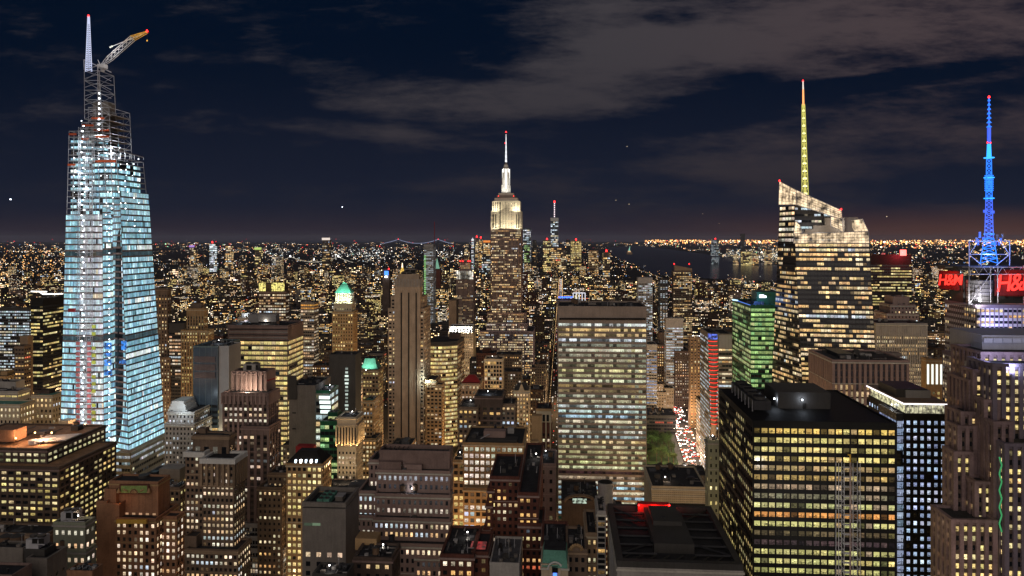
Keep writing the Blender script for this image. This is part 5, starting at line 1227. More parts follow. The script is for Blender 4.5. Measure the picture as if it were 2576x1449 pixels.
def rf51(b):
    X, Wd, D, Z = tier_geom(955, 1131, 1142, 452, 1139)
    o = corners(X, 452, Wd, D, -.3); i = corners(X, 452, Wd, D, .7)
    for k in range(4):
        k2 = (k+1) % 4; A = [Vector((q.x, q.y, Z+.8)) for q in (o[k], o[k2], i[k2], i[k])]; b.hull8(A, [q+Vector((0, 0, 1.8)) for q in A], 'mauve')
    for k in range(7): b.cyl(corners(X, 452, Wd, D, 0)[0].lerp(corners(X, 452, Wd, D, 0)[1], .42+k*.085)+Vector((sT, cT, 0))*D*.5+Vector((0, 0, Z)), 1.7, 1.2, 'dkgrey', 14)
    c = corners(X, 452, Wd, D, 1.5)
    for k in range(6): a, q = c[0].lerp(c[1], k*.07), c[3].lerp(c[2], k*.07); b.bar(Vector((a.x, a.y, Z+1.5)), Vector((q.x, q.y, Z+1.5)), .3, 'steel')
pmb(rf51, 'roof_frame', r)
pmb(lambda b: (b.box(P(983, 1180, 449), 14, 4, 5, 'mauve'), b.box(P(1040, 1181, 448), 11, 3, 3.4, 'pink')), 'setback_house', r)
# bottom row
B_('low_building', 'dark brown brick building with tan roof house and roof pipes, below the stepped mauve office', [(892, 985, 1405, 352, 1004, dict(clutter=12, lit=.25))], dict(bay=4.4, fh=4.4, ww=.4, wh=.45, wall='darkbrown', pal='warm'), seed=66)
pmb(lambda b: b.box(P(926, 1375, 372), 11, 9, 6, 'tan'), 'roof_house', r); pmb(lambda b: b.cyl(P(985, 1376, 372), 1.6, 6, 'steel', 12), 'roof_flue', r)
r2, inf = B_('low_building', 'dark red brick building with roof fans and a red lit glass roof house, bottom centre', [(1110, 1190, 1398, 348, -34, dict(clutter=10)), (1188, 1226, 1392, 352, -24, dict(clutter=0, lit=.8))], dict(bay=4.4, fh=4.4, ww=.5, wh=.5, wall='redbrick', pal='amber', lit=.5), seed=67)
pmb(lambda b: b.box(P(1204, 1392, 360), 7.5, 7, 4.5, glow('red_lit_glasshouse', (.5, .03, .03), .35, detail=.5, base=.2)), 'glass_roof_house', r2)
B_('low_building', 'white mechanical roof with tanks and ducts in front of the red brick tower', [(1232, 1306, 1420, 340, -30, dict(blank=True, wall='pale', roof='roofgrey', clutter=14))], dict(), seed=68)
r, inf = B_('church_front_building', 'small building with green copper mansard and white stone arch window, bottom centre', [(1364, 1427, 1423, 326, -24, dict(topblank=3, wall='cream', lit=.2, pal='blue'))], dict(bay=4.4, fh=8, ww=.35, wh=.5, wall='cream', pd=.4), seed=69, clutter=0)
def chf(b):
    A = [P(1363, 1424, 325), P(1428, 1424, 323), P(1430, 1424, 345), P(1365, 1424, 346)]; T = [P(1368, 1395, 331), P(1423, 1395, 330), P(1425, 1395, 340), P(1370, 1395, 341)]
    A = [Vector((p.x, p.y, pz(1423, 326))) for p in A]; T = [Vector((p.x, p.y, pz(1395, 326))) for p in T]; b.hull8(A, T, 'green', 'roof')
pmb(chf, 'copper_roof', r)
def chg(b):
    c = P(1396, 1432, 324.4); n = 10
    for k in range(n):
        a, a2 = math.pi*k/n, math.pi*(k+1)/n; b.bar(c+Vector((math.cos(a)*3.1, 0, math.sin(a)*3.1)), c+Vector((math.cos(a2)*3.1, 0, math.sin(a2)*3.1)), .45, 'white')
    b.hull8([c+Vector((-2.8, 0, -4)), c+Vector((2.8, 0, -4)), c+Vector((2.8, .3, -4)), c+Vector((-2.8, .3, -4))], [c+Vector((-2.6, 0, 1.2)), c+Vector((2.6, 0, 1.2)), c+Vector((2.6, .3, 1.2)), c+Vector((-2.6, .3, 1.2))], 'cream')
    b.box(c+Vector((0, -.2, -1.5)), 2.6, .2, 2.8, 'gbase'); b.box(c+Vector((0, -.3, -3)), 1.6, .2, 1.4, 'gb')
pmb(chg, 'arched_window', r)
B_('brick_building', 'red brick building with dark slot windows behind the green mansard roof', [(1364, 1426, 1370, 345, -26, dict(lit=.1))], dict(bay=5, fh=7, ww=.3, wh=.6, wall='redbrick', topblank=4), seed=70)
r, inf = B_('gabled_brick_building', 'brown brick building with curved parapet gable, right of the green mansard house', [(1427, 1474, 1385, 338, -26, dict(lit=.3))], dict(bay=3.4, fh=4.5, ww=.5, wh=.5, wall='brown', pal='amber', topblank=2), seed=71)
pmb(lambda b: [b.bar(P(1450+math.cos(math.pi*k/8)*14, 1384-math.sin(math.pi*k/8)*12, 337), P(1450+math.cos(math.pi*(k+1)/8)*14, 1384-math.sin(math.pi*(k+1)/8)*12, 337), .9, 'tan') for k in range(8)]+[b.box(P(1450, 1386, 337.4), 4.4, .8, 2, 'brown')], 'curved_gable', r)
r, inf = B_('concrete_building', 'pale concrete building with one column of amber windows beside curved dark balconies, bottom centre', [(1476, 1502, 1345, 352, -30, dict(bay=2.6, ww=.4, lit=.8, pal='amber', rows={}))], dict(fh=4.4, wh=.5, wall='beige'), seed=72, clutter=2)
r, inf = B_('banded_building', 'rounded building wrapped in white horizontal bands next to the dark truss roof', [(1504, 1522, 1290, 350, -20, dict(bay=3, ww=.95, wh=.7, wall='pale', lit=.2, pal='amber', fh=2.6, pd=.3))], dict(), seed=73, clutter=2)
r, inf = B_('brown_building', 'brown brick block with arched roof house in front of the taupe slab', [(1412, 1505, 1262, 470, -40, dict(blank=True, wall='darkbrown', clutter=12))], dict(), seed=74)
pmb(lambda b: [b.bar(P(1458+math.cos(math.pi*k/8)*38, 1262-math.sin(math.pi*k/8)*16, 468), P(1458+math.cos(math.pi*(k+1)/8)*38, 1262-math.sin(math.pi*(k+1)/8)*16, 468), 1.0, 'brown') for k in range(8)]+[b.box(P(1458, 1266, 468.6), 9, .5, 3, glow('arched_window_light', (.6, .75, .6), .6, detail=.6))], 'arched_parapet', r)
t = root('storage_tank', 'big silver cylinder tank with open glass top in front of the taupe slab', 'tank', P(1523, 1262, 420))
pmb(lambda b: b.cyl(P(1523, 1266, 420), 4.5, 12.5, 'silver', 28, mt='black'), 'tank_body', t)
pmb(lambda b: [b.bar(P(1523, 1214, 420)+Vector((math.cos(k)*4.4, math.sin(k)*4.4, .3)), P(1523, 1214, 420)+Vector((math.cos(k+1)*4.4, math.sin(k+1)*4.4, .3)), .2, 'palesteel') for k in range(7)]+[b.bar(P(1508, 1214, 420), P(1538, 1214, 420), .15, 'palesteel')], 'tank_rim', t)
pmb(lambda b: b.box(P(1523, 1290, 420), 12, 12, 6, 'grey'), 'tank_base', t)
# truss roof building
Yf = 300; Zr = 128.5
r, inf = B_('truss_roof_building', 'building with wide black truss roof and red lit box at its far edge, bottom centre', [(1555, 1866, 1425, Yf, -64, dict(clutter=0, parapet=0, fh=7, bay=8, ww=.5, wh=.5, wall='pale', lit=.8, pal='yellow', side_L=dict(bay=1.2, wh=.95, fh=20, lit=.3, pal='blue', gain=.3), topblank=3))], dict(), seed=75)
X, Yt, Wd, D, Z = inf[0]
U_ = Vector((cT, -sT, 0)); V_ = Vector((sT, cT, 0)); O_ = Vector((X, Yt, Z))
def truss(b):
    o, i = corners(X, Yt, Wd, D, -.5), corners(X, Yt, Wd, D, 2.2)
    for k in range(4):
        k2 = (k+1) % 4; A = [Vector((q.x, q.y, Z)) for q in (o[k], o[k2], i[k2], i[k])]; b.hull8(A, [q+Vector((0, 0, 2.6)) for q in A], 'dkgrey')
    for k in range(1, 7):
        for s in (-1, 1):
            p, q = O_+U_*(2 if s < 0 else Wd-2)+V_*(D*k/7), O_+U_*(Wd*(.34 if s < 0 else .66))+V_*(D*k/7); p = p+Vector((0, 0, 1.6)); q = q+Vector((0, 0, 1.6)); b.bar(p, q, .55, 'steel')
    for k in range(9): p, q = O_+U_*(Wd*k/9)+V_*2+Vector((0, 0, 1.4)), O_+U_*(Wd*(k+1)/9)+V_*(D*.14)+Vector((0, 0, 1.4)); b.bar(p, q, .45, 'steel')
    for s, e in (((.04, .14), (.34, .32)), ((.96, .14), (.66, .32)), ((.04, .95), (.3, .7)), ((.96, .95), (.66, .7))): b.bar(O_+U_*Wd*s[0]+V_*D*s[1]+Vector((0, 0, 1.8)), O_+U_*Wd*e[0]+V_*D*e[1]+Vector((0, 0, 1.8)), .5, 'steel')
pmb(truss, 'roof_truss', r)
pmb(lambda b: (b.box(O_+U_*Wd*.5+V_*D*.55, Wd*.34, D*.66, 4.2, 'dkgrey'), b.box(O_+U_*Wd*.5+V_*D*.68+Vector((0, 0, 4.2)), Wd*.26, D*.3, 2.0, 'dkgrey'), b.box(O_+U_*Wd*.47+V_*D*.6+Vector((0, 0, 4.2)), 1.5, 1.5, 2.6, 'steel')), 'plant_room', r)
RB = Vector((px(1643, 358), 358, Z+.4))
def lit_box(b): b.box(RB+Vector((0, 0, .9)), 15.5, 4, 3.8, 'redpaint'); b.box(RB, 16, 4.6, .9, 'grey')  # red light on the white box is put into its paint colour
pmb(lit_box, 'red_lit_box', r)
for x in (-7.5, 7.5): beacon(r, RB+Vector((x, -2.4, 4.2)), .45, 'gr'); light('red_light', 'POINT', RB+Vector((x, -3.6, 4.6)), 1100, (1, .05, .03), size=.4, parent=r)
light('red_light', 'POINT', RB+Vector((0, -4, 5)), 1500, (1, .05, .03), size=.4, parent=r)
# ------------------------------------------------------------------ right part
gy = {}
ys = [(1.0, .66, .18), (.92, .74, .26), (.95, .76, .28), (.95, .74, .25), (.52, .36, .16), (.55, .36, .12), (.5, .36, .22), (.22, .2, .12), (.62, .58, .25), (.95, .42, .12), (.72, .66, .25), (.14, .10, .05), (.08, .05, .05), (.8, .74, .28), (.82, .76, .3), (.66, .62, .22), (.7, .6, .25)]
for i, c_ in enumerate(ys): gy[i] = tuple(1.25*q for q in c_)
r, inf = B_('black_office_tower', 'massive black office tower with rows of square yellow windows and fans on its flat roof', [(1895, 2252, 1060, 310, 1811, dict(roof='black', clutter=0, ph=.5))],
   dict(bay=3.05, fh=4.0, ww=.80, wh=.55, off=.22, wall='black', pd=.4, spd=.9, lit=1, pal='yellow', gain=.9, rows=gy, cluster=2, holes=.13, topblank=1.8, dim=.4, side_L=dict(rows={}, lit=.72, pal='yellow', bay=3.0, rowp=.2, run=2, gain=.65)), seed=80, cat='skyscraper')
X, Yt, Wd, D, Z = inf[0]; U_ = Vector((cT, -sT, 0)); V_ = Vector((sT, cT, 0)); O_ = Vector((X, Yt, Z))
pmb(lambda b: b.box(O_+U_*Wd*.50+V_*D*.55, Wd*.40, D*.34, 7.6, 'dkgrey'), 'penthouse', r)
def fans2(b):
    c = O_+U_*Wd*.14+V_*D*.58; b.box(c+Vector((0, 0, 1.0)), Wd*.13, D*.66, 4.2, 'steel')
    for k in range(5): b.cyl(c+V_*(k-2)*D*.125+Vector((0, 0, 5.2)), 3.0, 1.3, 'dkgrey', 20); b.cyl(c+V_*(k-2)*D*.125+Vector((0, 0, 6.5)), 2.6, .05, 'black', 20)
    for k in range(7): b.bar(c+V_*(k-3)*D*.1-U_*Wd*.065+Vector((0, 0, 0)), c+V_*(k-3)*D*.1-U_*Wd*.065+Vector((0, 0, 5)), .25, 'palesteel')
pmb(fans2, 'cooling_fan', r)
for p in (O_+U_*Wd*.48+V_*(D*.375-.6)+Vector((0, 0, 4)), O_+U_*Wd*.285+V_*D*.42+Vector((0, 0, 3.6))):
    pmb(lambda b: b.cyl(p, .35, .6, 'gc', 8), 'roof_lamp', r); light('roof_lamp', 'POINT', p+Vector((0, -1.2, .3)), 500, (.75, .85, 1), size=.3, parent=r)
pmb(lambda b: b.box(O_+U_*Wd*.5+V_*(D*.375)+Vector((0, 0, 0)), 1.4, .3, 2.6, 'black'), 'penthouse_door', r)
# hoist scaffold in front
h = root('scaffold_tower', 'tall open steel hoist scaffold standing in front of the black office tower', 'scaffold', P(2134, 1449, 298))
def scaf(b):
    for (x0, x1) in ((2107, 2121), (2143, 2161)):
        for x in (x0, x1):
            for Yv in (296, 298.4): b.bar((px(x, 297), Yv, 0), (px(x, 297), Yv, pz(1163, 297)),   .16, 'lgrey')
        n = int(pz(1163, 297)/2.0)
        for j in range(n):
            z0, z1 = j*2.0, (j+1)*2.0; b.bar((px(x0, 297), 296, z0), (px(x1, 297), 296, z1 if j % 2 else z0), .10, 'lgrey'); b.bar((px(x0 if j % 2 else x1, 297), 296, z0), (px(x1 if j % 2 else x0, 297), 296, z1), .10, 'lgrey')
pmb(scaf, 'scaffold_frame', h)
light('work_light', 'SPOT', (px(2060, 270), 262, 150), 24000, (1, .95, .9), (px(2134, 297), 297, 150), parent=h, spot=110)  # unseen spot added to brighten the scaffold
def mast(b):
    x = 2138; 
    for s in (-1, 1): b.bar((px(x+s*1.6, 297), 296.5, 0), (px(x+s*1.6, 297), 296.5, pz(1150, 297)), .12, M['mastbrown'])
    n = int(pz(1150, 297)/1.5)
    for j in range(n): b.bar((px(x-1.6, 297), 296.5, j*1.5), (px(x+1.6, 297), 296.5, (j+1)*1.5), .08, M['mastbrown']); b.bar((px(x+1.6, 297), 296.5, j*1.5), (px(x-1.6, 297), 296.5, (j+1)*1.5), .08, M['mastbrown'])
M['mastbrown'] = mat('hoist_mast_paint', (.28, .20, .17), .7)
pmb(mast, 'hoist_mast', h)
for k in range(12): pmb(lambda b: b.box(P(2129, 1176+k*24, 297.5), 3.0, 1.6, .18, 'palesteel'), 'landing_platform', h)
pmb(lambda b: (b.bar(P(2139, 1163, 296), P(2139, 1143, 296), .35, 'yellowp'), b.bar(P(2139, 1146, 296), P(2133, 1143, 296), .25, 'yellowp')), 'hoist_head', h)
# white rim building
r, inf = B_('rooftop_terrace_tower', 'black faced tower with bluish white windows and glowing white canopy rim around its roof', [(2276, 2380, 1040, 402, 2186, dict(clutter=0, parapet=0)), (2256, 2280, 1044, 404, -22, dict(bay=4, ww=.97, wh=.85, wall='steel', fh=4.3, lit=1, gain=.62))],
   dict(bay=3.5, fh=4.35, ww=.5, wh=.52, wall='black', pd=.3, lit=.88, pal='blue', gain=.95, run=6, rowp=.08, topblank=3), seed=81, cat='tower')
X, Yt, Wd, D, Z = inf[0]
def rim(b):
    o = corners(X, Yt, Wd, D, -1.2); i = corners(X, Yt, Wd, D, 1.5); zt = Z+5.2
    for k in (0, 3, 1, 2):
        k2 = (k+1) % 4; A = [Vector((q.x, q.y, zt)) for q in (o[k], o[k2], i[k2], i[k])]; b.hull8(A, [q+Vector((0, 0, .6)) for q in A], glow('canopy_led', (1, .93, .95), 1.7))
pmb(rim, 'light_rim', r)
def canopy(b):
    o = corners(X, Yt, Wd, D, -.9); zt = Z+5.9; b.hull8([Vector((q.x, q.y, zt)) for q in o], [Vector((q.x, q.y, zt+.5)) for q in o], 'beige')
    for k in range(10):
        p = corners(X, Yt, Wd, D, .6)[0].lerp(corners(X, Yt, Wd, D, .6)[1], k/9); b.box((p.x, p.y, Z), .3, .3, 5.2, 'white')
    c = corners(X, Yt, Wd, D, 3); b.hull8([Vector((q.x, q.y, Z)) for q in c], [Vector((q.x, q.y, zt)) for q in c], 'cream')
pmb(canopy, 'roof_canopy', r)
def glz(b):
    c = corners(X, Yt, Wd, D, .8)
    b.hull8([Vector((q.x, q.y, Z)) for q in (c[0], c[1], c[1]+Vector((0, .2, 0)), c[0]+Vector((0, .2, 0)))], [Vector((q.x, q.y, Z+4.8)) for q in (c[0], c[1], c[1]+Vector((0, .2, 0)), c[0]+Vector((0, .2, 0)))], glow('terrace_glass_light', (.9, .85, .55), .55, detail=.5))
    q0, q3 = c[0], c[3]; d = Vector((.2, 0, 0)); b.hull8([Vector((q.x, q.y, Z)) for q in (q3, q0, q0+d, q3+d)], [Vector((q.x, q.y, Z+4.8)) for q in (q3, q0, q0+d, q3+d)], glow('terrace_side_light', (.9, .85, .5), .6, detail=.5))
pmb(glz, 'terrace_glazing', r)
pmb(lambda b: (b.box(Vector((X, Yt, Z+6.3))+U_*Wd*.42+V_*D*.5, Wd*.78, D*.5, 5.0, 'dkgrey'), b.box(Vector((X, Yt, Z+6.3))+U_*Wd*.56+V_*D*.28, Wd*.62, D*.1, 4.4, 'lgrey')), 'penthouse', r)
# piered beige building
r, inf = B_('piered_building', 'broad pinkish building of tall vertical stone piers with cluttered dark roof', [(2096, 2283, 908, 560, 2038, dict(topblank=2, rows={0: (.03, .02, .02), 1: (.05, .04, .03), 2: (.06, .04, .03), 3: (.8, .5, .22), 4: (.9, .65, .35)}, clutter=16))],
   dict(bay=4.1, fh=5.2, ww=.5, wh=.75, wall='pink', span='darkbrown', pd=1.0, spd=.2, lit=.75, pal='warm', gain=.85, run=3), yb=1000, seed=82)
pmb(lambda b: (b.box(P(2110, 898, 590), 12, 30, 5, 'steel'), b.box(P(2230, 895, 600), 20, 10, 3, 'grey')), 'rooftop_plant', r)
B_('finned_tower', 'office tower of close white vertical fins with warm floors showing between them', [(2205, 2330, 815, 800, -40, dict(topblank=13, rows={}, clutter=4))],
   dict(bay=1.9, fh=4.3, ww=.45, wh=.6, wall='pale', span='dkgrey', pd=.9, spd=.2, lit=.6, pal='warm', gain=.9, run=6, rowp=.5), yb=965, seed=83, cat='tower')
r, inf = B_('red_sign_tower', 'black office block with a glowing red square sign at its top right', [(2184, 2293, 642, 1120, -50, dict(topblank=14))], dict(bay=3.4, fh=4.3, ww=.93, wh=.5, wall='black', lit=.55, pal='yellow', gain=.8, rowp=.4, run=5, pd=.2), yb=795, seed=84, cat='tower', nwin=40)
pmb(lambda b: b.box(P(2272, 643, 1114), 9, 1, 9, glow('red_square_sign', (1, .12, .10), 4)), 'lit_sign', r)
light('sign_light', 'POINT', P(2272, 640, 1104), 60000, (1, .05, .08), size=2, parent=r)
B_('stepped_stone_building', 'pinkish stone ziggurat-topped building below the red sign tower', [(2231, 2310, 790, 905, -36, dict(lit=.25)), (2240, 2302, 768, 912, -30, dict(lit=.1, zb=100)), (2246, 2288, 748, 918, -24, dict(blank=True, wall='pink', zb=100))], dict(bay=4.4, fh=5, ww=.35, wh=.45, wall='pink', pal='warm'), yb=812, seed=85, nwin=10)
r, inf = B_('colonnade_building', 'beige stone building with tall white lit top windows, left of the brown pier tower', [(2330, 2404, 905, 655, 2322, dict(topblank=28, lit=.3))], dict(bay=4.4, fh=4.6, ww=.5, wh=.5, wall='tan', pal='yellow', lit=.35, pd=.4, roof='rooftan'), yb=1060, seed=86)
X, Yt, Wd, D, Z = inf[0]
def coln(b):
    c = corners(X, Yt, Wd, D, -.6)
    for k in range(7):
        p = c[0].lerp(c[1], (k+.5)/7); b.box((p.x, p.y, Z-22), 1.6, .5, 18, glow('tall_window_light', (.9, .95, .85), 1.2))
pmb(coln, 'tall_window', r)
# brown pier tower at the right edge
r, inf = B_('pier_tower', 'huge purplish brown tower of stepped vertical piers filling the right edge', 
   [(2470, 2700, 890, 345, 2400, dict(wall='plum')), (2440, 2560, 960, 342, 2392, {}), (2500, 2700, 920, 330, 2440, dict(wall='purple', rows={2: (1, .75, .4), 3: (1, .75, .4)})), (2420, 2474, 1040, 338, 2386, {}), (2530, 2700, 1120, 318, 2476, dict(wall='purple')), (2402, 2440, 1140, 335, 2384, {}), (2396, 2500, 1310, 322, 2350, {}), (2450, 2490, 935, 340, 2430, {}), (2412, 2450, 1075, 337, 2396, {}), (2478, 2510, 1010, 331, 2462, {}), (2502, 2540, 1065, 324, 2486, {}), (2455, 2490, 1215, 327, 2440, {})],
   dict(bay=3.7, fh=4.1, ww=.5, wh=.55, wall='plum', span='darkbrown', pd=1.1, spd=.25, lit=.66, pal='yellow', gain=1.2, run=1, rowp=.3, glass='gbase'), seed=87, clutter=0, cat='skyscraper')
X, Yt, Wd, D, Z = inf[0]
def silv(b):
    b.box(P(2540, 895, 372), 44, 30, 12.5, 'lgrey'); b.box(P(2545, 842, 374), 36, 26, .8, 'black')
    for k in range(4): b.box(P(2540, 915+k*4, 350-0), 38, 8, .5, 'palesteel')
    for k in range(5): b.box(P(2486+k*24, 862, 356.5), 4.2, .3, 2.2, 'palesteel')
pmb(silv, 'silver_penthouse', r)
light('penthouse_wash', 'AREA', P(2520, 905, 330), 9000, (.55, .6, 1), P(2540, 865, 356), 12, r)
def grn(b):
    for k in range(9): b.bar(P(2514+(k % 2)*6, 1150+k*21, 316), P(2520-(k % 2)*6, 1170+k*21, 316), .35, 'gg')
pmb(grn, 'green_tube_light', r)
light('street_glow', 'AREA', P(2420, 1440, 300), 2000, (1, .75, .5), P(2460, 1200, 345), 30, r)
# green glass tower and red lit corner tower
r, inf = B_('green_glass_tower', 'green tinted glass office block with blue lit roof edge and a small white logo sign', [(1889, 1952, 770, 700, 1843, dict())],
   dict(bay=3.3, fh=4.6, ww=.95, wh=.62, off=.2, wall='greenglass', span='greenglass', pd=.25, spd=1, lit=.9, pal='green', gain=.75, run=3, rowp=.08, side_L=dict(lit=.75, gain=.6)), yb=965, seed=88, clutter=3, cat='tower')
pmb(lambda b: (b.box(P(1930, 770, 725), 26, 20, 15, 'greenglass'), b.box(P(1905, 772, 720), 10, 12, 6, 'bluegrey')), 'penthouse', r)
pmb(lambda b: (b.box(P(1916, 749, 712), 4.5, .5, 3.0, glow('white_logo_light', (.8, .88, 1), 3)), b.box(P(1922, 749, 712), 4.5, .5, 2.0, glow('white_logo_light_low', (.8, .88, 1), 3))), 'logo_sign', r)
pmb(lambda b: (b.bar(P(1843, 754, 745), P(1856, 756, 735), .7, glow('ice_blue_edge', (.5, .75, 1), 1.6)), b.bar(P(1856, 757, 735), P(1889, 768, 700), .4, glow('blue_edge', (.1, .25, .9), .8))), 'roof_edge_light', r)
light('blue_roof_light', 'POINT', P(1900, 755, 705), 9000, (.15, .35, 1), size=1, parent=r)
r, inf = B_('corner_light_tower', 'office tower with red neon rings stacked up its rounded corner', [(1808, 1841, 842, 762, -44, dict(topblank=14, top='lgrey')), (1786, 1812, 842, 768, 1762, dict(topblank=4, pal='cool'))],
   dict(bay=3.2, fh=4.3, ww=.95, wh=.5, wall='grey', lit=.85, pal='warm', gain=.9, run=3, rowp=.2, pd=.3), yb=1050, seed=89, clutter=0, cat='tower')
def rings(b):
    for k in range(21):
        t = k/20; rad = lerp(5.2, 3.3, t); c = P(lerp(1794, 1796, t), 858+k*10.4, 764)
        b.cyl(c, rad, .55, 'grl', 20, mt='dkgrey')
pmb(rings, 'neon_ring', r)
def corec(b):
    b.cyl(Vector((P(1795, 850, 765).x, 765, 0)), 3.0, pz(838, 765), 'taupe', 20); b.cyl(Vector((P(1795, 850, 765).x, 765, pz(1000, 765))), 3.0, pz(838, 765)-pz(1000, 765), 'taupe', 20, 6)
pmb(corec, 'round_corner', r)
pmb(lambda b: b.cyl(P(1794, 852, 764), 5.4, 5.5, glow('blue_lamp_band', (.12, .2, .9), .8, detail=.3), 20), 'blue_band', r)
pmb(lambda b: [b.cyl(P(1794, 905+k*10, 764), 4.6, 1.5, 'palesteel', 20) for k in range(2)], 'white_band', r)
B_('brown_slab', 'narrow tall brown slab left of the tower with red neon rings', [(1736, 1762, 850, 990, 1733, dict(wall='brown'))], dict(bay=5.5, fh=4.2, ww=.35, wh=.5, wall='brown', span='tan', lit=.3, pal='amber', pd=.8, spd=.2), yb=1120, seed=90, cat='tower')
B_('brick_block', 'dark brown block of small white windows facing the avenue, left of the narrow brown slab', [(1698, 1734, 884, 1110, -60, dict()), (1686, 1704, 905, 1125, -40, {})], dict(bay=3.5, fh=4.2, ww=.42, wh=.42, wall='darkbrown', lit=.5, pal='pinkw', gain=.9, pd=.3), yb=1030, seed=91)
B_('brick_block', 'tan brown block with set-back roof house and warm windows, right of the taupe slab', [(1643, 1706, 868, 1180, -40, dict()), (1660, 1700, 838, 1190, -30, dict(blank=True, wall='brown', zb=80))], dict(bay=3.5, fh=4.2, ww=.5, wh=.45, wall='brown', lit=.6, pal='amber', pd=.3), yb=965, seed=92)
B_('white_building', 'cream stepped building catching red light, above the dark park-side block', [(1644, 1676, 988, 1060, -30, dict(lit=.3)), (1650, 1668, 968, 1066, -22, dict(zb=0, lit=.4)), (1672, 1694, 978, 1072, -24, dict(zb=0))], dict(bay=3.6, fh=4.4, ww=.4, wh=.4, wall='cream', pal='pinkw', lit=.4), yb=1040, seed=93)
B_('grey_building', 'plain grey brick block with roof tanks hugging the taupe slab', [(1626, 1648, 940, 1075, -30, dict(blank=True, wall='mauve'))], dict(), yb=1040, seed=94)
B_('glass_block', 'dark glass park-side block with a few orange lit shops at its base', [(1626, 1700, 1046, 958, -40, dict(topblank=2, rows={}, roof='roofgrey', clutter=14))], dict(bay=4, fh=4.2, ww=.9, wh=.5, wall='dkgrey', lit=.25, pal='amber', gain=.7, pd=.25), yb=1100, seed=95)
r, inf = B_('shop_building', 'brightly lit shopping building along the right side of the traffic filled avenue', [(1787, 1808, 1040, 800, 1752, dict(roof='roofgrey'))], dict(bay=3.0, fh=4.0, ww=.85, wh=.7, wall='beige', lit=.97, pal='pinkw', gain=1.1, pd=.3, side_L=dict(lit=1, gain=1.8)), yb=1170, seed=96)
B_('apartment_building', 'narrow pale windowed building hugging the left flank of the black office tower', [(1782, 1808, 1112, 440, 1777, dict(topblank=3))], dict(bay=3.4, fh=4.6, ww=.35, wh=.45, wall='greenwall', lit=.2, pal='yellow', pd=.3), yb=1350, seed=97)
r, inf = B_('perforated_building', 'low pale perforated box with a bright glazed strip beneath and dark roof plant behind', [(1640, 1776, 1226, 500, -46, dict(topblank=1, clutter=14))], dict(bay=1.35, fh=1.5, ww=.4, wh=.4, wall='cream', lit=0, pd=.2), yb=1290, seed=98, nwin=100)
pmb(lambda b: (b.box(P(1708, 1281, 498.6), 36, .6, 3.4, glow('glazed_strip_light', (1, .9, .65), .9, detail=.5)), b.box(P(1708, 1272, 498), 38.5, .8, 1.2, 'black')), 'glazed_strip', r)
B_('low_building', 'dark flat roofed block cluttered with vents below the park', [(1632, 1780, 1196, 590, -26, dict(clutter=26, lit=.3))], dict(bay=4, fh=5, ww=.5, wh=.4, wall='dkgrey', pal='warm'), yb=1210, seed=99, nwin=20)
# farther condo towers on the right
r, inf = B_('condo_tower', 'tall condo tower with curved lit top and red beacons near the river', [(1694, 1741, 682, 1500, 1690, dict(topblank=2, rows={}))], dict(bay=3.3, fh=3.9, ww=.7, wh=.6, wall='darkbrown', lit=.62, pal='warm', gain=.85), yb=840, seed=100, clutter=0, cat='tower', nwin=60)
pmb(lambda b: [b.box(P(1698+k*4.4, 683, 1505), 3.4, 10, 13-k*.7, 'beige') for k in range(10)], 'curved_top', r)
for x in (1696, 1734): beacon(r, P(x, 665, 1503), 1.2)
r, inf = B_('glass_condo', 'bluish white lit glass condo tower right behind the taupe slab', [(1606, 1641, 700, 1350, -26, dict(topblank=9, top='lgrey'))], dict(bay=3, fh=4, ww=.8, wh=.6, wall='lgrey', lit=.6, pal='cool', gain=.7), yb=840, seed=101, clutter=0, cat='tower', nwin=60)
B_('glass_condo', 'slim dark condo tower with white lines of windows, between two brighter condo towers', [(1660, 1680, 703, 1500, -26, dict())], dict(bay=5, fh=3.4, ww=.6, wh=.6, wall='dkgrey', lit=.7, pal='cool', gain=.6), yb=830, seed=102, clutter=0, cat='tower', nwin=40)
B_('white_building', 'white boxy building with blank upper panel beyond the tan brown block', [(1676, 1718, 802, 1120, 1672, dict(topblank=13, wall='pale'))], dict(bay=3.4, fh=4.2, ww=.9, wh=.5, wall='pale', lit=.6, pal='cool', gain=.7), yb=850, seed=103, nwin=20)
B_('white_building', 'small pale flat building with a cold white lamp, right edge of the taupe slab', [(1626, 1652, 868, 1000, -30, dict(topblank=6, wall='pale', pal='blue', gain=.5))], dict(bay=3.4, fh=4.2, ww=.9, wh=.5, wall='pale', lit=.7), yb=935, seed=104, nwin=10)
# glass condo with green lights (left of centre) and neighbours
r, inf = B_('glass_condo', 'tall narrow glass tower with green lights up its corner and a red crane mast', [(1067, 1090, 616, 1900, 1096, dict(topblank=4))], dict(bay=3, fh=4.4, ww=.8, wh=.5, wall='lgrey', lit=.5, pal='cool', gain=.55), yb=780, seed=105, clutter=0, cat='tower', nwin=60)
pmb(lambda b: [b.box(P(1069, 770-k*5, 1895), 4.5, 1, 2.2, glow('green_corner_light', (.35, .9, .25), .7)) for k in range(26)], 'corner_light', r)
pmb(lambda b: b.bar(P(1093, 612, 1900), P(1093, 558, 1900), .8, 'redpaint'), 'crane_mast', r)
r = root('clock_tower', 'small gold lit pyramid topped clock tower left of centre', 'tower', P(1012, 800, 2200)); HEROES.append((1002, 1022, 655, 740, 2200))
pmb(lambda b: b.box(Vector((P(1012, 700, 2200).x, 2210, 0)), 24, 20, pz(700, 2200), 'beige'), 'tower_shaft', r)
pmb(lambda b: b.hull8([P(1002, 702, 2195), P(1021, 702, 2195), P(1022, 702, 2220), P(1003, 702, 2220)], [P(1010, 672, 2205), P(1014, 672, 2205), P(1014, 672, 2210), P(1010, 672, 2210)], 'goldlit'), 'pyramid_roof', r)
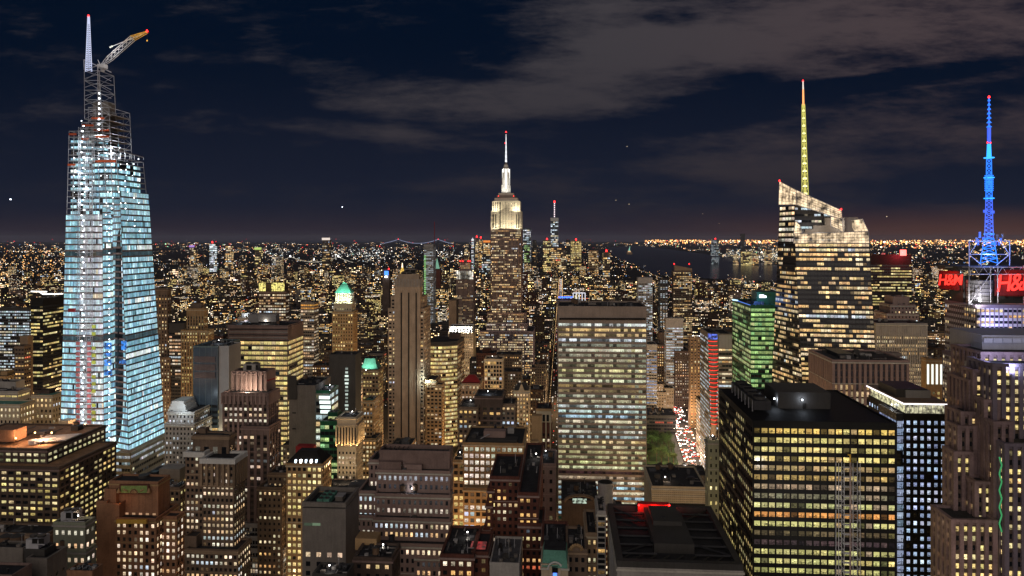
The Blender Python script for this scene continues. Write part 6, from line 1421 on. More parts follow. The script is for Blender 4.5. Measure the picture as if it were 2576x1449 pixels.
pmb(lambda b: b.cyl(P(1012, 673, 2206), 2.6, 14, glow('lantern_light', (1, .75, .5), 2), 10, 1.0), 'lantern', r)
r = root('clock_face_building', 'dark block with a blue lit square clock face left of the gold pyramid', 'tower', P(972, 800, 2100)); HEROES.append((966, 978, 678, 740, 2100))
pmb(lambda b: b.box(Vector((P(972, 676, 2110).x, 2115, 0)), 20, 20, pz(676, 2110), 'darkbrown'), 'tower_shaft', r)
pmb(lambda b: (b.box(P(972, 692, 2100), 12, 1, 12, glow('blue_clock_light', (.06, .25, 1), 1.8)), b.cyl(P(971.5, 698, 2100), 4, 4, 'gc', 10)), 'clock_face', r)
beacon(r, P(978, 678, 2100), 2.2)
r = root('spired_tower', 'slim tower with green copper spire behind the narrow glass tower', 'tower', P(1100, 800, 2300))
pmb(lambda b: b.box(Vector((P(1100, 676, 2300).x, 2310, 0)), 22, 20, pz(676, 2300), 'redbrick'), 'tower_shaft', r)
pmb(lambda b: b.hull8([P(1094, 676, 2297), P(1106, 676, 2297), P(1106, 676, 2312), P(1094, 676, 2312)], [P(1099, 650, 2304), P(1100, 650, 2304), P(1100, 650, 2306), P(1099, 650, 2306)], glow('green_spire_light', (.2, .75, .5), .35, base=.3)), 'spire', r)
# blue sign roof in front of downtown
r, inf = B_('rooftop_sign_building', 'low block with a glowing blue script sign along its roof, above the taupe slab', [(1402, 1440, 756, 1420, -30, {})], dict(bay=4, fh=4.4, ww=.5, wh=.5, wall='grey', lit=.4, pal='warm'), yb=768, seed=106, nwin=10)
pmb(lambda b: [b.bar(P(1405+k*4.4, 748+(k % 2)*1.2, 1416), P(1409+k*4.4, 746.6+((k+1) % 2)*1.2, 1416), 1.3, 'gb') for k in range(8)], 'script_sign', r)
r, inf = B_('frame_roof_building', 'building with white lit open frame on its roof, right of the blue script sign', [(1440, 1474, 758, 1430, -30, {})], dict(bay=4, fh=4.4, ww=.5, wh=.5, wall='grey', lit=.5, pal='cool'), yb=768, seed=107, nwin=10)
pmb(lambda b: [b.bar(P(1442+k*7.5, 756, 1428), P(1442+k*7.5, 737, 1428), .9, glow('white_frame_light', (.9, .9, 1), .8)) for k in range(5)]+[b.bar(P(1442, 737, 1428), P(1472, 737, 1428), .9, glow('white_frame_light', (.9, .9, 1), .8))], 'roof_frame', r)
# ------------------------------------------------------------------ downtown cluster, far away
def far(name, label, xl, xr, yt, Y, pal, lit, gain=.8, wall='dkgrey', fh=14, bay=9, top=None, spire=None, red=False, ww=.8, wh=.55, cat='tower'):
    X = px(xl, Y); Wd = px(xr, Y)-X; r = root(name, label, cat, (X+Wd/2, Y, 0)); Z = pz(yt, Y)
    m = MB(); sets = []; rg = np.random.default_rng(int(xl*7+yt)); c = corners(X, Y, Wd, Wd*.8); b = [Vector((p.x, p.y, 0)) for p in c]; t = [Vector((p.x, p.y, Z)) for p in c]
    m.hull8(b, t, wall)
    for a, q in ((0, 1), (1, 2), (3, 0)): facade(m, b[a], b[q], t[q], t[a], dict(bay=bay, fh=fh, ww=ww, wh=wh, lit=lit, pal=pal, gain=gain, run=2), rg, sets, relief=False, tmax=.97)
    m.build('wall', r); restQ = np.concatenate([s[0].reshape(-1, 4, 3) for s in sets]); restC = np.concatenate([s[1].reshape(-1, 3) for s in sets]); quads('window', restQ, restC, M['winfar'], r, 'stuff')
    if top: pmb(lambda bb: bb.box(P((xl+xr)/2, yt, Y), Wd, Wd*.5, 16, glow('crown_light', top, .8)), 'lit_crown', r)
    if spire: pmb(lambda bb: bb.bar(P((xl+xr)/2, yt, Y), P((xl+xr)/2, spire, Y), (5, 2), glow('spire_glow', (.8, .85, 1), .9), 6), 'spire', r)
    if red: beacon(r, P((xl+xr)/2, (spire or yt)-1, Y), 7)
    return r
r = far('downtown_skyscraper', 'tallest far downtown tower with white banded mast, right of the central skyscraper', 1385.5, 1404.5, 548, 5900, 'cool', .75, .85, 'bluegrey', 16, 8)
def om(b):
    for k in range(9): b.bar(P(1394.8, 546-k*4.6, 5900), P(1394.8, 543.6-k*4.6, 5900), 4.2, glow('mast_band_light', (1, .8, .85), 1.6), 6)
    b.bar(P(1394.8, 548, 5900), P(1394.8, 508, 5900), 2.4, 'steel', 6)
pmb(om, 'banded_mast', r); beacon(r, P(1394.8, 509, 5900), 8)
pmb(lambda b: b.box(P(1395, 556, 5880), 64, 10, 26, 'white'), 'observation_band', r)
DT = [('glassy far tower with green white shimmer just right of the central skyscraper', 1316, 1335, 574, 5500, 'cool', .7, .8, 'bluegrey'),
 ('short dark far tower between two bright downtown towers', 1340, 1349, 604, 5700, 'warm', .4, .7, 'dkgrey'), ('yellow lit far block directly left of the tallest downtown tower', 1366, 1386, 604, 5600, 'yellow', .85, .8, 'brown'),
 ('wide amber far block at the foot of the tallest downtown tower', 1386, 1412, 622, 5500, 'amber', .8, .7, 'brown'), ('slim dark far tower right of the amber block', 1424, 1434, 603, 5900, 'warm', .25, .7, 'dkgrey'),
 ('broad evenly gold lit far tower with red roof dots', 1436, 1462, 605, 5800, 'yellow', .95, .62, 'tan'), ('tan lit far office block below the broad gold tower', 1481, 1505, 630, 5000, 'warm', .9, .6, 'tan'),
 ('far apartment tower with red beacon at the edge of the bay', 1517, 1534, 634, 4600, 'amber', .6, .8, 'brown'), ('bright white far spire left of the central skyscraper', 1186, 1192, 606, 6000, 'cool', .9, 1.0, 'lgrey'),
 ('twin lit far slab beside the bright white spire', 1196, 1203, 598, 6000, 'warm', .7, .8, 'brown'), ('second twin lit far slab with red lamps', 1206, 1213, 600, 6050, 'amber', .7, .8, 'brown'),
 ('orange crowned far block touching the central skyscraper on its left', 1216, 1233, 610, 5600, 'amber', .8, .8, 'darkbrown'), ('white striped low far block left of the central skyscraper', 1212, 1233, 645, 4600, 'cool', .6, .7, 'dkgrey'),
 ('amber low far tower below the white spire', 1168, 1180, 628, 6200, 'amber', .6, .8, 'brown'), ('dim far tower left of the twin slabs', 1170, 1178, 612, 6500, 'warm', .5, .6, 'dkgrey'),
 ('green tinted far block low beneath the glassy shimmer tower', 1318, 1332, 614, 5200, 'green', .7, .6, 'dkgrey'), ('tan far block with lit roof right of the wide amber block', 1412, 1424, 628, 5300, 'warm', .6, .7, 'brown'),
 ('lone dark pencil tower across the bay', 1791, 1808, 603, 7200, 'cool', .75, .35, 'bluegrey'), ('dark monolith tower across the bay next to the pencil tower', 1864, 1874, 588, 7600, 'cool', .2, .3, 'dkgrey'),
 ('bright yellow block on the far waterfront left of the faceted glass tower', 1868, 1890, 632, 6900, 'yellow', .85, .8, 'brown'), ('middle lit block on the far waterfront', 1846, 1858, 638, 7000, 'warm', .8, .8, 'brown'),
 ('small lit block on the far waterfront beside the dark monolith', 1893, 1908, 636, 7000, 'amber', .8, .8, 'brown'), ('lit waterfront tower closest to the faceted glass tower', 1926, 1942, 628, 7000, 'warm', .8, .7, 'brown'),
 ('lone tall far tower with glowing white cap on the left horizon', 811, 829, 604, 5000, 'amber', .35, .5, 'darkbrown'), ('brilliant white lit far tower in the left distance', 527, 541, 612, 5600, 'cool', 1.0, 1.1, 'lgrey'),
 ('far tower with violet cap left of the brilliant white one', 477, 488, 622, 5600, 'warm', .7, .8, 'brown'), ('far warm tower right of the brilliant white one', 566, 582, 617, 5700, 'warm', .75, .8, 'brown'),
 ('far green capped tower in the left middle distance', 641, 656, 628, 5200, 'yellow', .6, .8, 'brown'), ('low far lit hall shaped like a bright slab on the left', 448, 484, 672, 3600, 'white', .9, .5, 'pale'),
 ('white lit classical far building left of the lone capped tower', 684, 706, 645, 4800, 'white', .7, .7, 'pale'), ('small pale slab with lit face below the lone capped tower', 816, 823, 680, 3400, 'white', .8, .5, 'beige')]
for i, (lb, xl, xr, yt, Y, pal, lit, gain, wall) in enumerate(DT):
    tp = {23: (1, .85, .75), 25: (.5, .3, .8), 27: (.6, .8, .2), 11: (1, .3, .05), 8: (1, 1, 1)}.get(i)
    far('distant_tower', lb, xl, xr, yt, Y, pal, lit, gain, wall, 14 if Y > 4500 else 8, 8 if Y > 4500 else 5, top=tp, spire=(598 if i == 8 else None), red=i in (7, 2, 5, 9, 10, 24, 25, 17))
# ------------------------------------------------------------------ bridges
def bridge(name, label, x0, x1, yd, Y, towers, ytop, col, Y2=None):
    Y2 = Y2 or Y; r = root(name, label, 'bridge', P((x0+x1)/2, yd, Y)); g = glow(name+'_bulb', col, 1.2)
    def p(x, y): t = (x-x0)/(x1-x0); return P(x, y, lerp(Y, Y2, t))
    pmb(lambda b: b.bar(p(x0, yd), p(x1, yd), 4, 'steel'), 'deck', r)
    for tx in towers: pmb(lambda b: [b.bar(p(tx+s, yd+2), p(tx+s, ytop), 4.5, 'steel') for s in (-1.2, 1.2)], 'bridge_tower', r); beacon(r, p(tx, ytop), 6, 'gr' if 'horizon' in label else 'gw')
    def cab(b):
        xs = [x0]+list(towers)+[x1]
        for k in range(len(xs)-1):
            a, q = xs[k], xs[k+1]; ya = ytop if k > 0 else yd; yq = ytop if k < len(xs)-2 else yd; n = max(6, int((q-a)/3.2)); sag = (yd-ytop)*.92 if (k > 0 and k < len(xs)-2) else (yd-ytop)*.12
            pts = [p(lerp(a, q, j/n), lerp(ya, yq, j/n)+sag*4*(j/n)*(1-j/n)) for j in range(n+1)]
            for j in range(n):
                if 'horizon' in label: b.bar(pts[j], pts[j+1], 5, glow('cable_light', (.45, .5, .75), .5))
                else: b.bar(pts[j], pts[j]+Vector((0, 0, 4)), 2.4, g, 6)
    pmb(cab, 'main_cable', r)
bridge('suspension_bridge', 'long faint suspension bridge on the far horizon with red topped towers', 958, 1140, 613, 13000, (1002, 1102), 602, (.6, .65, .9))
bridge('suspension_bridge', 'nearer bridge with strings of white bulbs along its cables, left middle distance', 692, 890, 661, 6200, (730, 851), 646, (1, .9, .7), 6600)
bridge('suspension_bridge', 'short bulb lit bridge span behind the lone capped tower', 770, 812, 664, 7000, (790,), 654, (1, .9, .7))
# statue on its island in the bay
r = root('statue', 'tiny green lit statue on its pedestal in the dark bay', 'statue', P(1583, 640, 8000))
pmb(lambda b: (b.box(P(1583, 640, 8000), 60, 60, 26, 'beige'), b.box(P(1583, 637, 8000), 30, 30, 26, glow('pedestal_light', (1, .6, .3), .7))), 'pedestal', r)
pmb(lambda b: (b.cyl(P(1583, 631, 8000), 9, 26, glow('statue_light', (.35, .8, .6), .8), 8, 4), b.bar(P(1583.6, 626, 8000), P(1584.6, 620, 8000), 3, glow('statue_arm_light', (.4, .8, .6), .8))), 'figure', r)
# aircraft
for i, (x, y, Y, s, lb) in enumerate(((30, 502, 5200, 5, 'airliner low in the sky left of the unfinished tower with a bright landing light'), (862, 521, 7000, 4.5, 'airliner light above the left horizon'), (1577, 369, 8000, 4, 'highest of the small aircraft right of the central skyscraper'),
      (1549, 504, 8000, 3.6, 'small aircraft left of its neighbour, right of the far downtown mast'), (1582, 514, 8000, 4, 'small aircraft just right of and below another one'), (1767, 538, 9000, 3.6, 'small aircraft left of the faceted tower'), (1808, 562, 9000, 3.6, 'lower small aircraft left of the faceted tower'), (2229, 545, 8000, 4.5, 'aircraft light just right of the faceted tower crown'))):
    r = root('airplane', lb, 'airplane', P(x, y, Y), 'aircraft in the night sky'); c = P(x, y, Y)
    pmb(lambda b: (b.bar(c+Vector((-18, 5, 0)), c+Vector((18, 5, 0)), (2, 1.2), 'steel', 8), b.hull8([c+Vector((-3, -12, -.3)), c+Vector((3, -12, -.3)), c+Vector((4, 22, -.3)), c+Vector((-2, 22, -.3))], [c+Vector((-3, -12, .3)), c+Vector((3, -12, .3)), c+Vector((4, 22, .3)), c+Vector((-2, 22, .3))], 'steel'), b.bar(c+Vector((-17, 5, 0)), c+Vector((-17, 5, 5)), .8, 'steel')), 'fuselage', r)
    pmb(lambda b: b.cyl(c+Vector((0, -14, -s/2)), s, s*1.4, glow('landing_light', (.8, .85, 1) if i < 2 else (1, .8, .5), 6 if i < 2 else 1.2), 8), 'landing_light', r)
# ------------------------------------------------------------------ ground, water, streets
def sheet(name, pts, m, kind='structure'):
    me = bpy.data.meshes.new(name); me.from_pydata([tuple(p) for p in pts], [], [tuple(range(len(pts)))]); me.materials.append(m)
    o = bpy.data.objects.new(name, me); COL.objects.link(o); o['kind'] = kind; return o
sheet('ground', [(-40000, -3000, 0), (40000, -3000, 0), (40000, 60000, 0), (-40000, 60000, 0)], M['ground'])
def gp(x, y): Y = H*F/(y-HY); return (px(x, Y), Y)
wat = mat('dark_water', (.006, .009, .018), .22, .2, scale=.01)
WATER = [[(1525, 622), (1620, 619), (1780, 640), (1960, 668), (1960, 708), (1800, 702), (1640, 690), (1600, 668), (1560, 655), (1540, 640)],
         [(-100, 704), (150, 700), (220, 706), (220, 724), (100, 724), (-100, 722)], [(380, 604.5), (960, 604.5), (1000, 609), (700, 611), (380, 610)]]
for w_, nm in zip(WATER, ('bay_water', 'river_water', 'sea_water')): sheet(nm, [(*gp(x, y), .4) for x, y in reversed(w_)], wat)
def inpoly(x, y, poly):
    c = False; j = len(poly)-1
    for i in range(len(poly)):
        if (poly[i][1] > y) != (poly[j][1] > y) and x < (poly[j][0]-poly[i][0])*(y-poly[i][1])/(poly[j][1]-poly[i][1])+poly[i][0]: c = not c
        j = i
    return c
def wet(X, Y):
    x, y = CX+X/Y*F, HY+H/Y*F; return any(inpoly(x, y, w_) for w_ in WATER)
# avenue with traffic beside the park
AV0, AV1 = 806, 1500
def av_center(Y):      # the avenue runs with the grid; it passes photo (1745,1150)
    return px(1745, 835)+(Y-835)*.135
road = sheet('avenue', [(av_center(AV0)-12, AV0, .05), (av_center(AV0)+16, AV0, .05), (av_center(AV1)+16, AV1, .05), (av_center(AV1)-12, AV1, .05)], M['asphalt'])
sheet('pavement', [(av_center(AV0)-18, AV0, .17), (av_center(AV0)-12, AV0, .17), (av_center(AV1)-12, AV1, .17), (av_center(AV1)-18, AV1, .17)], M['roofgrey'])
sheet('cross_street', [(px(1560, 820), 804, .054), (px(1800, 820), 804, .054), (px(1800, 820), 822, .054), (px(1560, 820), 822, .054)], M['asphalt'])
sheet('park_lawn', [(px(1560, 826), 826, .05), (av_center(826)-18, 826, .05), (av_center(950)-18, 950, .05), (px(1560, 950), 950, .05)], mat('lawn', (.03, .06, .02), .9, .3))
FOOT.append((g_of(px(1560, 800), 800)[0], g_of(av_center(870)+22, 870)[0]+10, 640, 1000)); HEROES.append((1626, 1800, 1050, 1168, 1040))
for _y in range(790, 1560, 20): _g = g_of(av_center(_y), _y); FOOT.append((_g[0]-17, _g[0]+20, _g[1]-12, _g[1]+12))
rr = random.Random(77)
cars = []
def make_car(tone):
    c = bpy.data.objects.new('car', None); COL.objects.link(c)
    b = MB(); b.hull8([Vector(v) for v in ((-.95, -2.3, .3), (.95, -2.3, .3), (.95, 2.3, .3), (-.95, 2.3, .3))], [Vector(v) for v in ((-.9, -2.2, .95), (.9, -2.2, .95), (.9, 2.2, .95), (-.9, 2.2, .95))], tone)
    b.hull8([Vector(v) for v in ((-.85, -1.3, .95), (.85, -1.3, .95), (.85, 1.5, .95), (-.85, 1.5, .95))], [Vector(v) for v in ((-.7, -.7, 1.5), (.7, -.7, 1.5), (.7, .9, 1.5), (-.7, .9, 1.5))], 'gbase', tone); b.build('body', c)
    for sx in (-1, 1):
        m = MB(); m.bar((sx*.62, -2.42, .7), (sx*.62, -2.25, .7), .5, glow('headlight_beam_glass', (1, .90, .80), 6), 8); m.build('headlight', c)
        m = MB(); m.bar((sx*.62, 2.25, .75), (sx*.62, 2.42, .75), .34, glow('tail_light_glass', (1, .03, .02), 4), 8); m.build('taillight', c)
        for wy in (-1.4, 1.4): m = MB(); m.bar((sx*.95, wy, .33), (sx*.75, wy, .33), .33, 'black', 10); m.build('wheel', c)
    return c
def copy_tree(o, parent=None):
    c = o.copy(); COL.objects.link(c); c.parent = parent
    for ch in [q for q in bpy.data.objects if q.parent == o]: copy_tree(ch, c)
    return c
protos = [make_car(t) for t in ('white', 'black', 'yellowp')]
CN = ('white', 'black', 'yellow'); used = set(); n = 0
kids = {p: [q for q in COL.objects if q.parent == p] for p in protos}
Yc = 808
while n < 150 and Yc < 1300:
    for lane in (-9, -5.5, -2, 1.5, 5, 8.5, 12):
        if rr.random() < .5 and n < 150:
            k = rr.choice((0, 1, 1, 2)); p = protos[k]
            if k not in used: c = p; used.add(k)
            else:
                c = p.copy(); COL.objects.link(c)
                for ch in kids[p]: d = ch.copy(); COL.objects.link(d); d.parent = c
            away = lane < 2
            y = Yc+rr.uniform(-1.5, 1.5); c.location = (av_center(y)+lane, y, .05); c.rotation_euler = (0, 0, RZ+(math.pi if away else 0)*0+(0 if rr.random() < .55 else math.pi))
            facing = abs(c.rotation_euler.z-RZ) < .1
            tag(c, f"{CN[k]} car {'coming with white headlights' if facing else 'driving away with red tail lights'} in the avenue traffic beside the park", 'car', f"{CN[k]} cars {'facing' if facing else 'leaving'} in the avenue traffic"); n += 1
    Yc += 8.5
# street lamps
def make_lamp():
    c = bpy.data.objects.new('street_lamp', None); COL.objects.link(c)
    m = MB(); m.bar((0, 0, 0), (0, 0, 8.5), (.12, .08), 'steel', 6); m.bar((0, 0, 8.5), (1.8, 0, 9), .06, 'steel'); m.build('pole', c)
    m = MB(); m.box(Vector((1.9, 0, 8.85)), .9, .5, .25, glow('street_lamp_lens', (1, .78, .55), 9), 0); m.build('lamp_head', c); return c
lp = make_lamp(); lk = [q for q in COL.objects if q.parent == lp]
for i in range(26):
    y = 815+(i//2)*34; side = -1 if i % 2 else 1
    if i == 0: c = lp
    else:
        c = lp.copy(); COL.objects.link(c)
        for ch in lk: d = ch.copy(); COL.objects.link(d); d.parent = c
    c.location = (av_center(y)+(-14 if side < 0 else 17.5), y, .1); c.rotation_euler = (0, 0, 0 if side < 0 else math.pi)
    tag(c, f"street lamp with glowing head on the {'park' if side < 0 else 'shop'} side of the busy avenue", 'street lamp', f"street lamps on the {'park' if side < 0 else 'shop'} side")
for y in (815, 850, 890, 940, 1000, 1080, 1180): light('street_glow_light', 'POINT', (av_center(y)+2, y, 14), 17000, (1, .72, .58), size=2)
# park trees
lm = M['leaf']; _lt = NT(lm.node_tree); _oi = _lt.new('ShaderNodeObjectInfo'); _pb = _lt.n['Principled BSDF']; _src = _pb.inputs['Base Color'].links[0].from_socket; _hs = _lt.new('ShaderNodeHueSaturation'); _lt.l.new(_src, _hs.inputs['Color']); _lt.l.new(_lt.m('ADD', .35, _lt.m('MULTIPLY', _oi.outputs['Random'], 1.3)), _hs.inputs['Value']); _lt.l.new(_lt.m('ADD', .46, _lt.m('MULTIPLY', _oi.outputs['Random'], .06)), _hs.inputs['Hue']); _lt.l.new(_hs.outputs[0], _pb.inputs['Base Color'])
def make_tree(seed, hgt, rad):
    r_ = random.Random(seed); c = bpy.data.objects.new('park_tree', None); COL.objects.link(c)
    m = MB(); m.bar((0, 0, 0), (0, 0, hgt*.5), (.45, .3), 'bark', 8)
    for k in range(6): a = k*1.05+r_.random(); m.bar((0, 0, hgt*(.35+.05*k)), (math.cos(a)*rad*.6, math.sin(a)*rad*.6, hgt*(.6+.04*k)), (.2, .08), 'bark', 5)
    m.build('trunk', c); V, Fc = [], []
    cl = [(r_.uniform(-.6, .6)*rad, r_.uniform(-.6, .6)*rad, hgt*r_.uniform(.55, .9), rad*r_.uniform(.35, .55)) for _ in range(9)]
    for _ in range(620):
        cx_, cy_, cz_, cr_ = r_.choice(cl); th, ph = r_.uniform(0, 6.28), math.acos(r_.uniform(-1, 1)); d = cr_*r_.uniform(.6, 1.05)
        p = Vector((cx_+d*math.sin(ph)*math.cos(th), cy_+d*math.sin(ph)*math.sin(th), cz_+d*math.cos(ph)*.75)); s = r_.uniform(.3, .65)
        a = Vector((r_.uniform(-1, 1), r_.uniform(-1, 1), r_.uniform(-1, 1))).normalized(); b = a.cross(Vector((r_.uniform(-1, 1), r_.uniform(-1, 1), 1))).normalized()
        i = len(V); V += [tuple(p-a*s), tuple(p+b*s*.6), tuple(p+a*s), tuple(p-b*s*.6)]; Fc.append((i, i+1, i+2, i+3))
    me = bpy.data.meshes.new('crown'); me.from_pydata(V, [], Fc); me.materials.append(lm); o = bpy.data.objects.new('crown', me); COL.objects.link(o); o.parent = c; return c
tp = [make_tree(s, h_, rd) for s, h_, rd in ((1, 15, 5.2), (2, 19, 6.0), (3, 12, 4.4))]; tk = {p: [q for q in COL.objects if q.parent == p] for p in tp}; used = set()
for i in range(64):
    k = rr.randrange(3); p = tp[k]
    if k not in used: c = p; used.add(k)
    else:
        c = p.copy(); COL.objects.link(c)
        for ch in tk[p]: d = ch.copy(); COL.objects.link(d); d.parent = c
    row = min(2, i//22); y = 834+(i//13)*24+rr.uniform(-5, 5); row = min(2, (i//13)//2); x = av_center(y)-24-(i % 13)*6.6+rr.uniform(-2, 2)
    c.location = (x, y, 0); c.rotation_euler = (0, 0, rr.uniform(0, 6.28)); s = rr.uniform(.8, 1.15); c.scale = (s, s, s)
    tag(c, ('low', 'tall', 'small')[0 if k == 0 else (1 if k == 1 else 2)]+f" leafy green tree in the {('front', 'middle', 'back')[row]} row of the park by the avenue", 'tree', f"{('low', 'tall', 'small')[k]} park trees in the {('front', 'middle', 'back')[row]} row")
for x, y in ((1655, 822), (1702, 824), (1675, 868), (1705, 905)): light('park_lamp', 'POINT', (px(x, y), y, 22), 6500, (.9, 1, .5), size=1)
# ------------------------------------------------------------------ ordinary city blocks
rg = np.random.default_rng(2024)
WM = ['brown', 'darkbrown', 'redbrick', 'mauve', 'grey', 'dkgrey', 'beige', 'darkbrown', 'brown', 'tan', 'dkgrey', 'redbrick']
WN = dict(brown='brown brick', darkbrown='dark brown', redbrick='red brick', mauve='mauve stone', grey='grey concrete', dkgrey='charcoal', beige='beige stone', tan='tan stone')
cands = []
def clash(a0, a1, b0, b1):
    for f in FOOT:
        if a0 < f[1] and a1 > f[0] and b0 < f[3] and b1 > f[2]: return True
    return False
b = 430.0; 
while b < 4300:
    row_d = 62; a = -3600.0
    step_b = 80
    while a < 3600:
        wd = float(rg.uniform(16, 46)); 
        if (a % 270) > 232: a += 274-(a % 270); continue
        wd = min(wd, 247-(a % 270))
        X, Y = w_of(a, b)
        if Y > 400 and abs(X)/Y < .76 and not wet(X, Y) and not wet(X, Y+60):
            for half in (0, 1):
                bb = b+half*32; D = float(rg.uniform(24, 30)); X, Y = w_of(a, bb)
                base = 26+26*rg.random()**1.5
                if rg.random() < .22: base += 40*rg.random()
                if Y < 1300 and rg.random() < .45: base += 45*rg.random()
                if Y > 1500 and rg.random() < .05: base += 70*rg.random()
                if X < -300 and Y > 900 and rg.random() < .15: base += 40*rg.random()
                hgt = base
                xl, xr = CX+X/Y*F, CX+(X+wd)/Y*F
                # never hide a building seen in the photo
                ok = not clash(a, a+wd, bb, bb+D)
                lim = 760 if 200 < xl < 2200 else 790
                yt = HY+(H-hgt)/Y*F
                for hx0, hx1, hy, hyb, hY in HEROES:
                    if hY > Y-5 and xl < hx1 and xr > hx0 and yt < hyb: yt = hyb; 
                for (qx0, qx1, qy) in ((1500, 1960, 705),):
                    if qx0 < xr and qx1 > xl and yt < qy: yt = qy
                hgt = H-(yt-HY)/F*Y
                if ok and hgt > 9 and yt < 1470 and xr > -20 and xl < 2600: cands.append((a, bb, wd-1.2, D, hgt, X, Y, xl, xr, yt))
                elif rg.random() < .0: pass
        a += wd+1.0
    b += step_b
# how much of each shows: nearer and larger first
def score(c): return (c[8]-c[7])*min(200, (HY+H/c[6]*F)-c[9])
vis = np.zeros((150, 260), dtype=bool)
order = sorted(cands, key=lambda c: c[6]); shown = []
occ = np.full(261, 1500.0)
hz = sorted(HEROES, key=lambda h: h[4]); hi = 0
for c in order:
    while hi < len(hz) and hz[hi][4] < c[6]:
        h = hz[hi]; i0, i1 = max(0, int(h[0]/10)), min(260, int(h[1]/10)+1)
        occ[i0:i1] = np.minimum(occ[i0:i1], h[2]); hi += 1
    i0, i1 = max(0, int(c[7]/10)), min(260, int(c[8]/10)+1)
    seg = occ[i0:i1]
    area = float(np.clip(seg-c[9], 0, 200).sum()) if len(seg) else 0
    if area > 4: shown.append((area, c))
    occ[i0:i1] = np.minimum(seg, c[9]+(0 if True else 0))
shown.sort(key=lambda t: -t[0])
N1 = 290
LM = [('the unfinished tower', 285, 620), ('the wide yellow office', 670, 900), ('the golden crown tower', 688, 735), ('the green pyramid tower', 866, 800), ('the striped beige tower', 1025, 850), ('the tallest central skyscraper', 1273, 760),
      ('the taupe slab', 1515, 900), ('the park', 1670, 1120), ('the riverside condo tower', 1717, 740), ('the green glass tower', 1895, 850), ('the faceted glass tower', 2080, 780), ('the white finned tower', 2265, 880),
      ('the red letter signs', 2450, 710), ('the black glass tower', 118, 850), ('the black office tower', 2050, 1250), ('the stepped mauve office', 1040, 1250), ('the orange brick tower', 345, 1320), ('the white shouldered tower', 1170, 740), ('the tan tiered tower', 495, 900),
      ('the charcoal slab tower', 865, 980), ('the white framed grid tower', 1245, 950), ('the brown art deco tower', 630, 1080), ('the red brick tower', 1300, 1300)]
ORD = ['first', 'second', 'third', 'fourth', 'fifth', 'sixth', 'seventh', 'eighth', 'ninth', 'tenth', 'eleventh', 'twelfth', 'thirteenth', 'fourteenth', 'fifteenth', 'sixteenth', 'seventeenth', 'eighteenth', 'nineteenth', 'twentieth']
count = {}
far_q, far_c = [], []; fm = MB()
def simple_building(mb, c, rgx, cell_w, cell_h, lit, pal, gain, wm, roofmat='roof', glowtop=False):
    a, bb, wd, D, hgt, X, Y = c[:7]; cc = corners(X, Y, wd, D); bt = [Vector((p.x, p.y, 0)) for p in cc]; tt = [Vector((p.x, p.y, hgt)) for p in cc]
    n = 4
    for k in range(4): mb.face([bt[k], bt[(k+1) % 4], tt[(k+1) % 4], tt[k]], wm)
    mb.face(tt, roofmat); out = []
    for s, e in ((0, 1), (1, 2), (3, 0)): facade(mb, bt[s], bt[e], tt[e], tt[s], dict(bay=cell_w, fh=cell_h, ww=.5, wh=.48, lit=lit, pal=pal, gain=gain, run=1, rowp=.3), rgx, out, relief=False, tmax=max(.3, 1-2/hgt))
    return np.concatenate([q[0].reshape(-1, 4, 3) for q in out]) if out else np.zeros((0, 4, 3)), np.concatenate([q[1].reshape(-1, 3) for q in out]) if out else np.zeros((0, 3))
PALS = ['amber', 'warm', 'amber', 'white', 'warm', 'pinkw', 'yellow', 'amber']
PN = dict(amber='amber', warm='warm', white='white', pinkw='pinkish', yellow='yellow', cool='bluish')
shown = [t for t in shown]
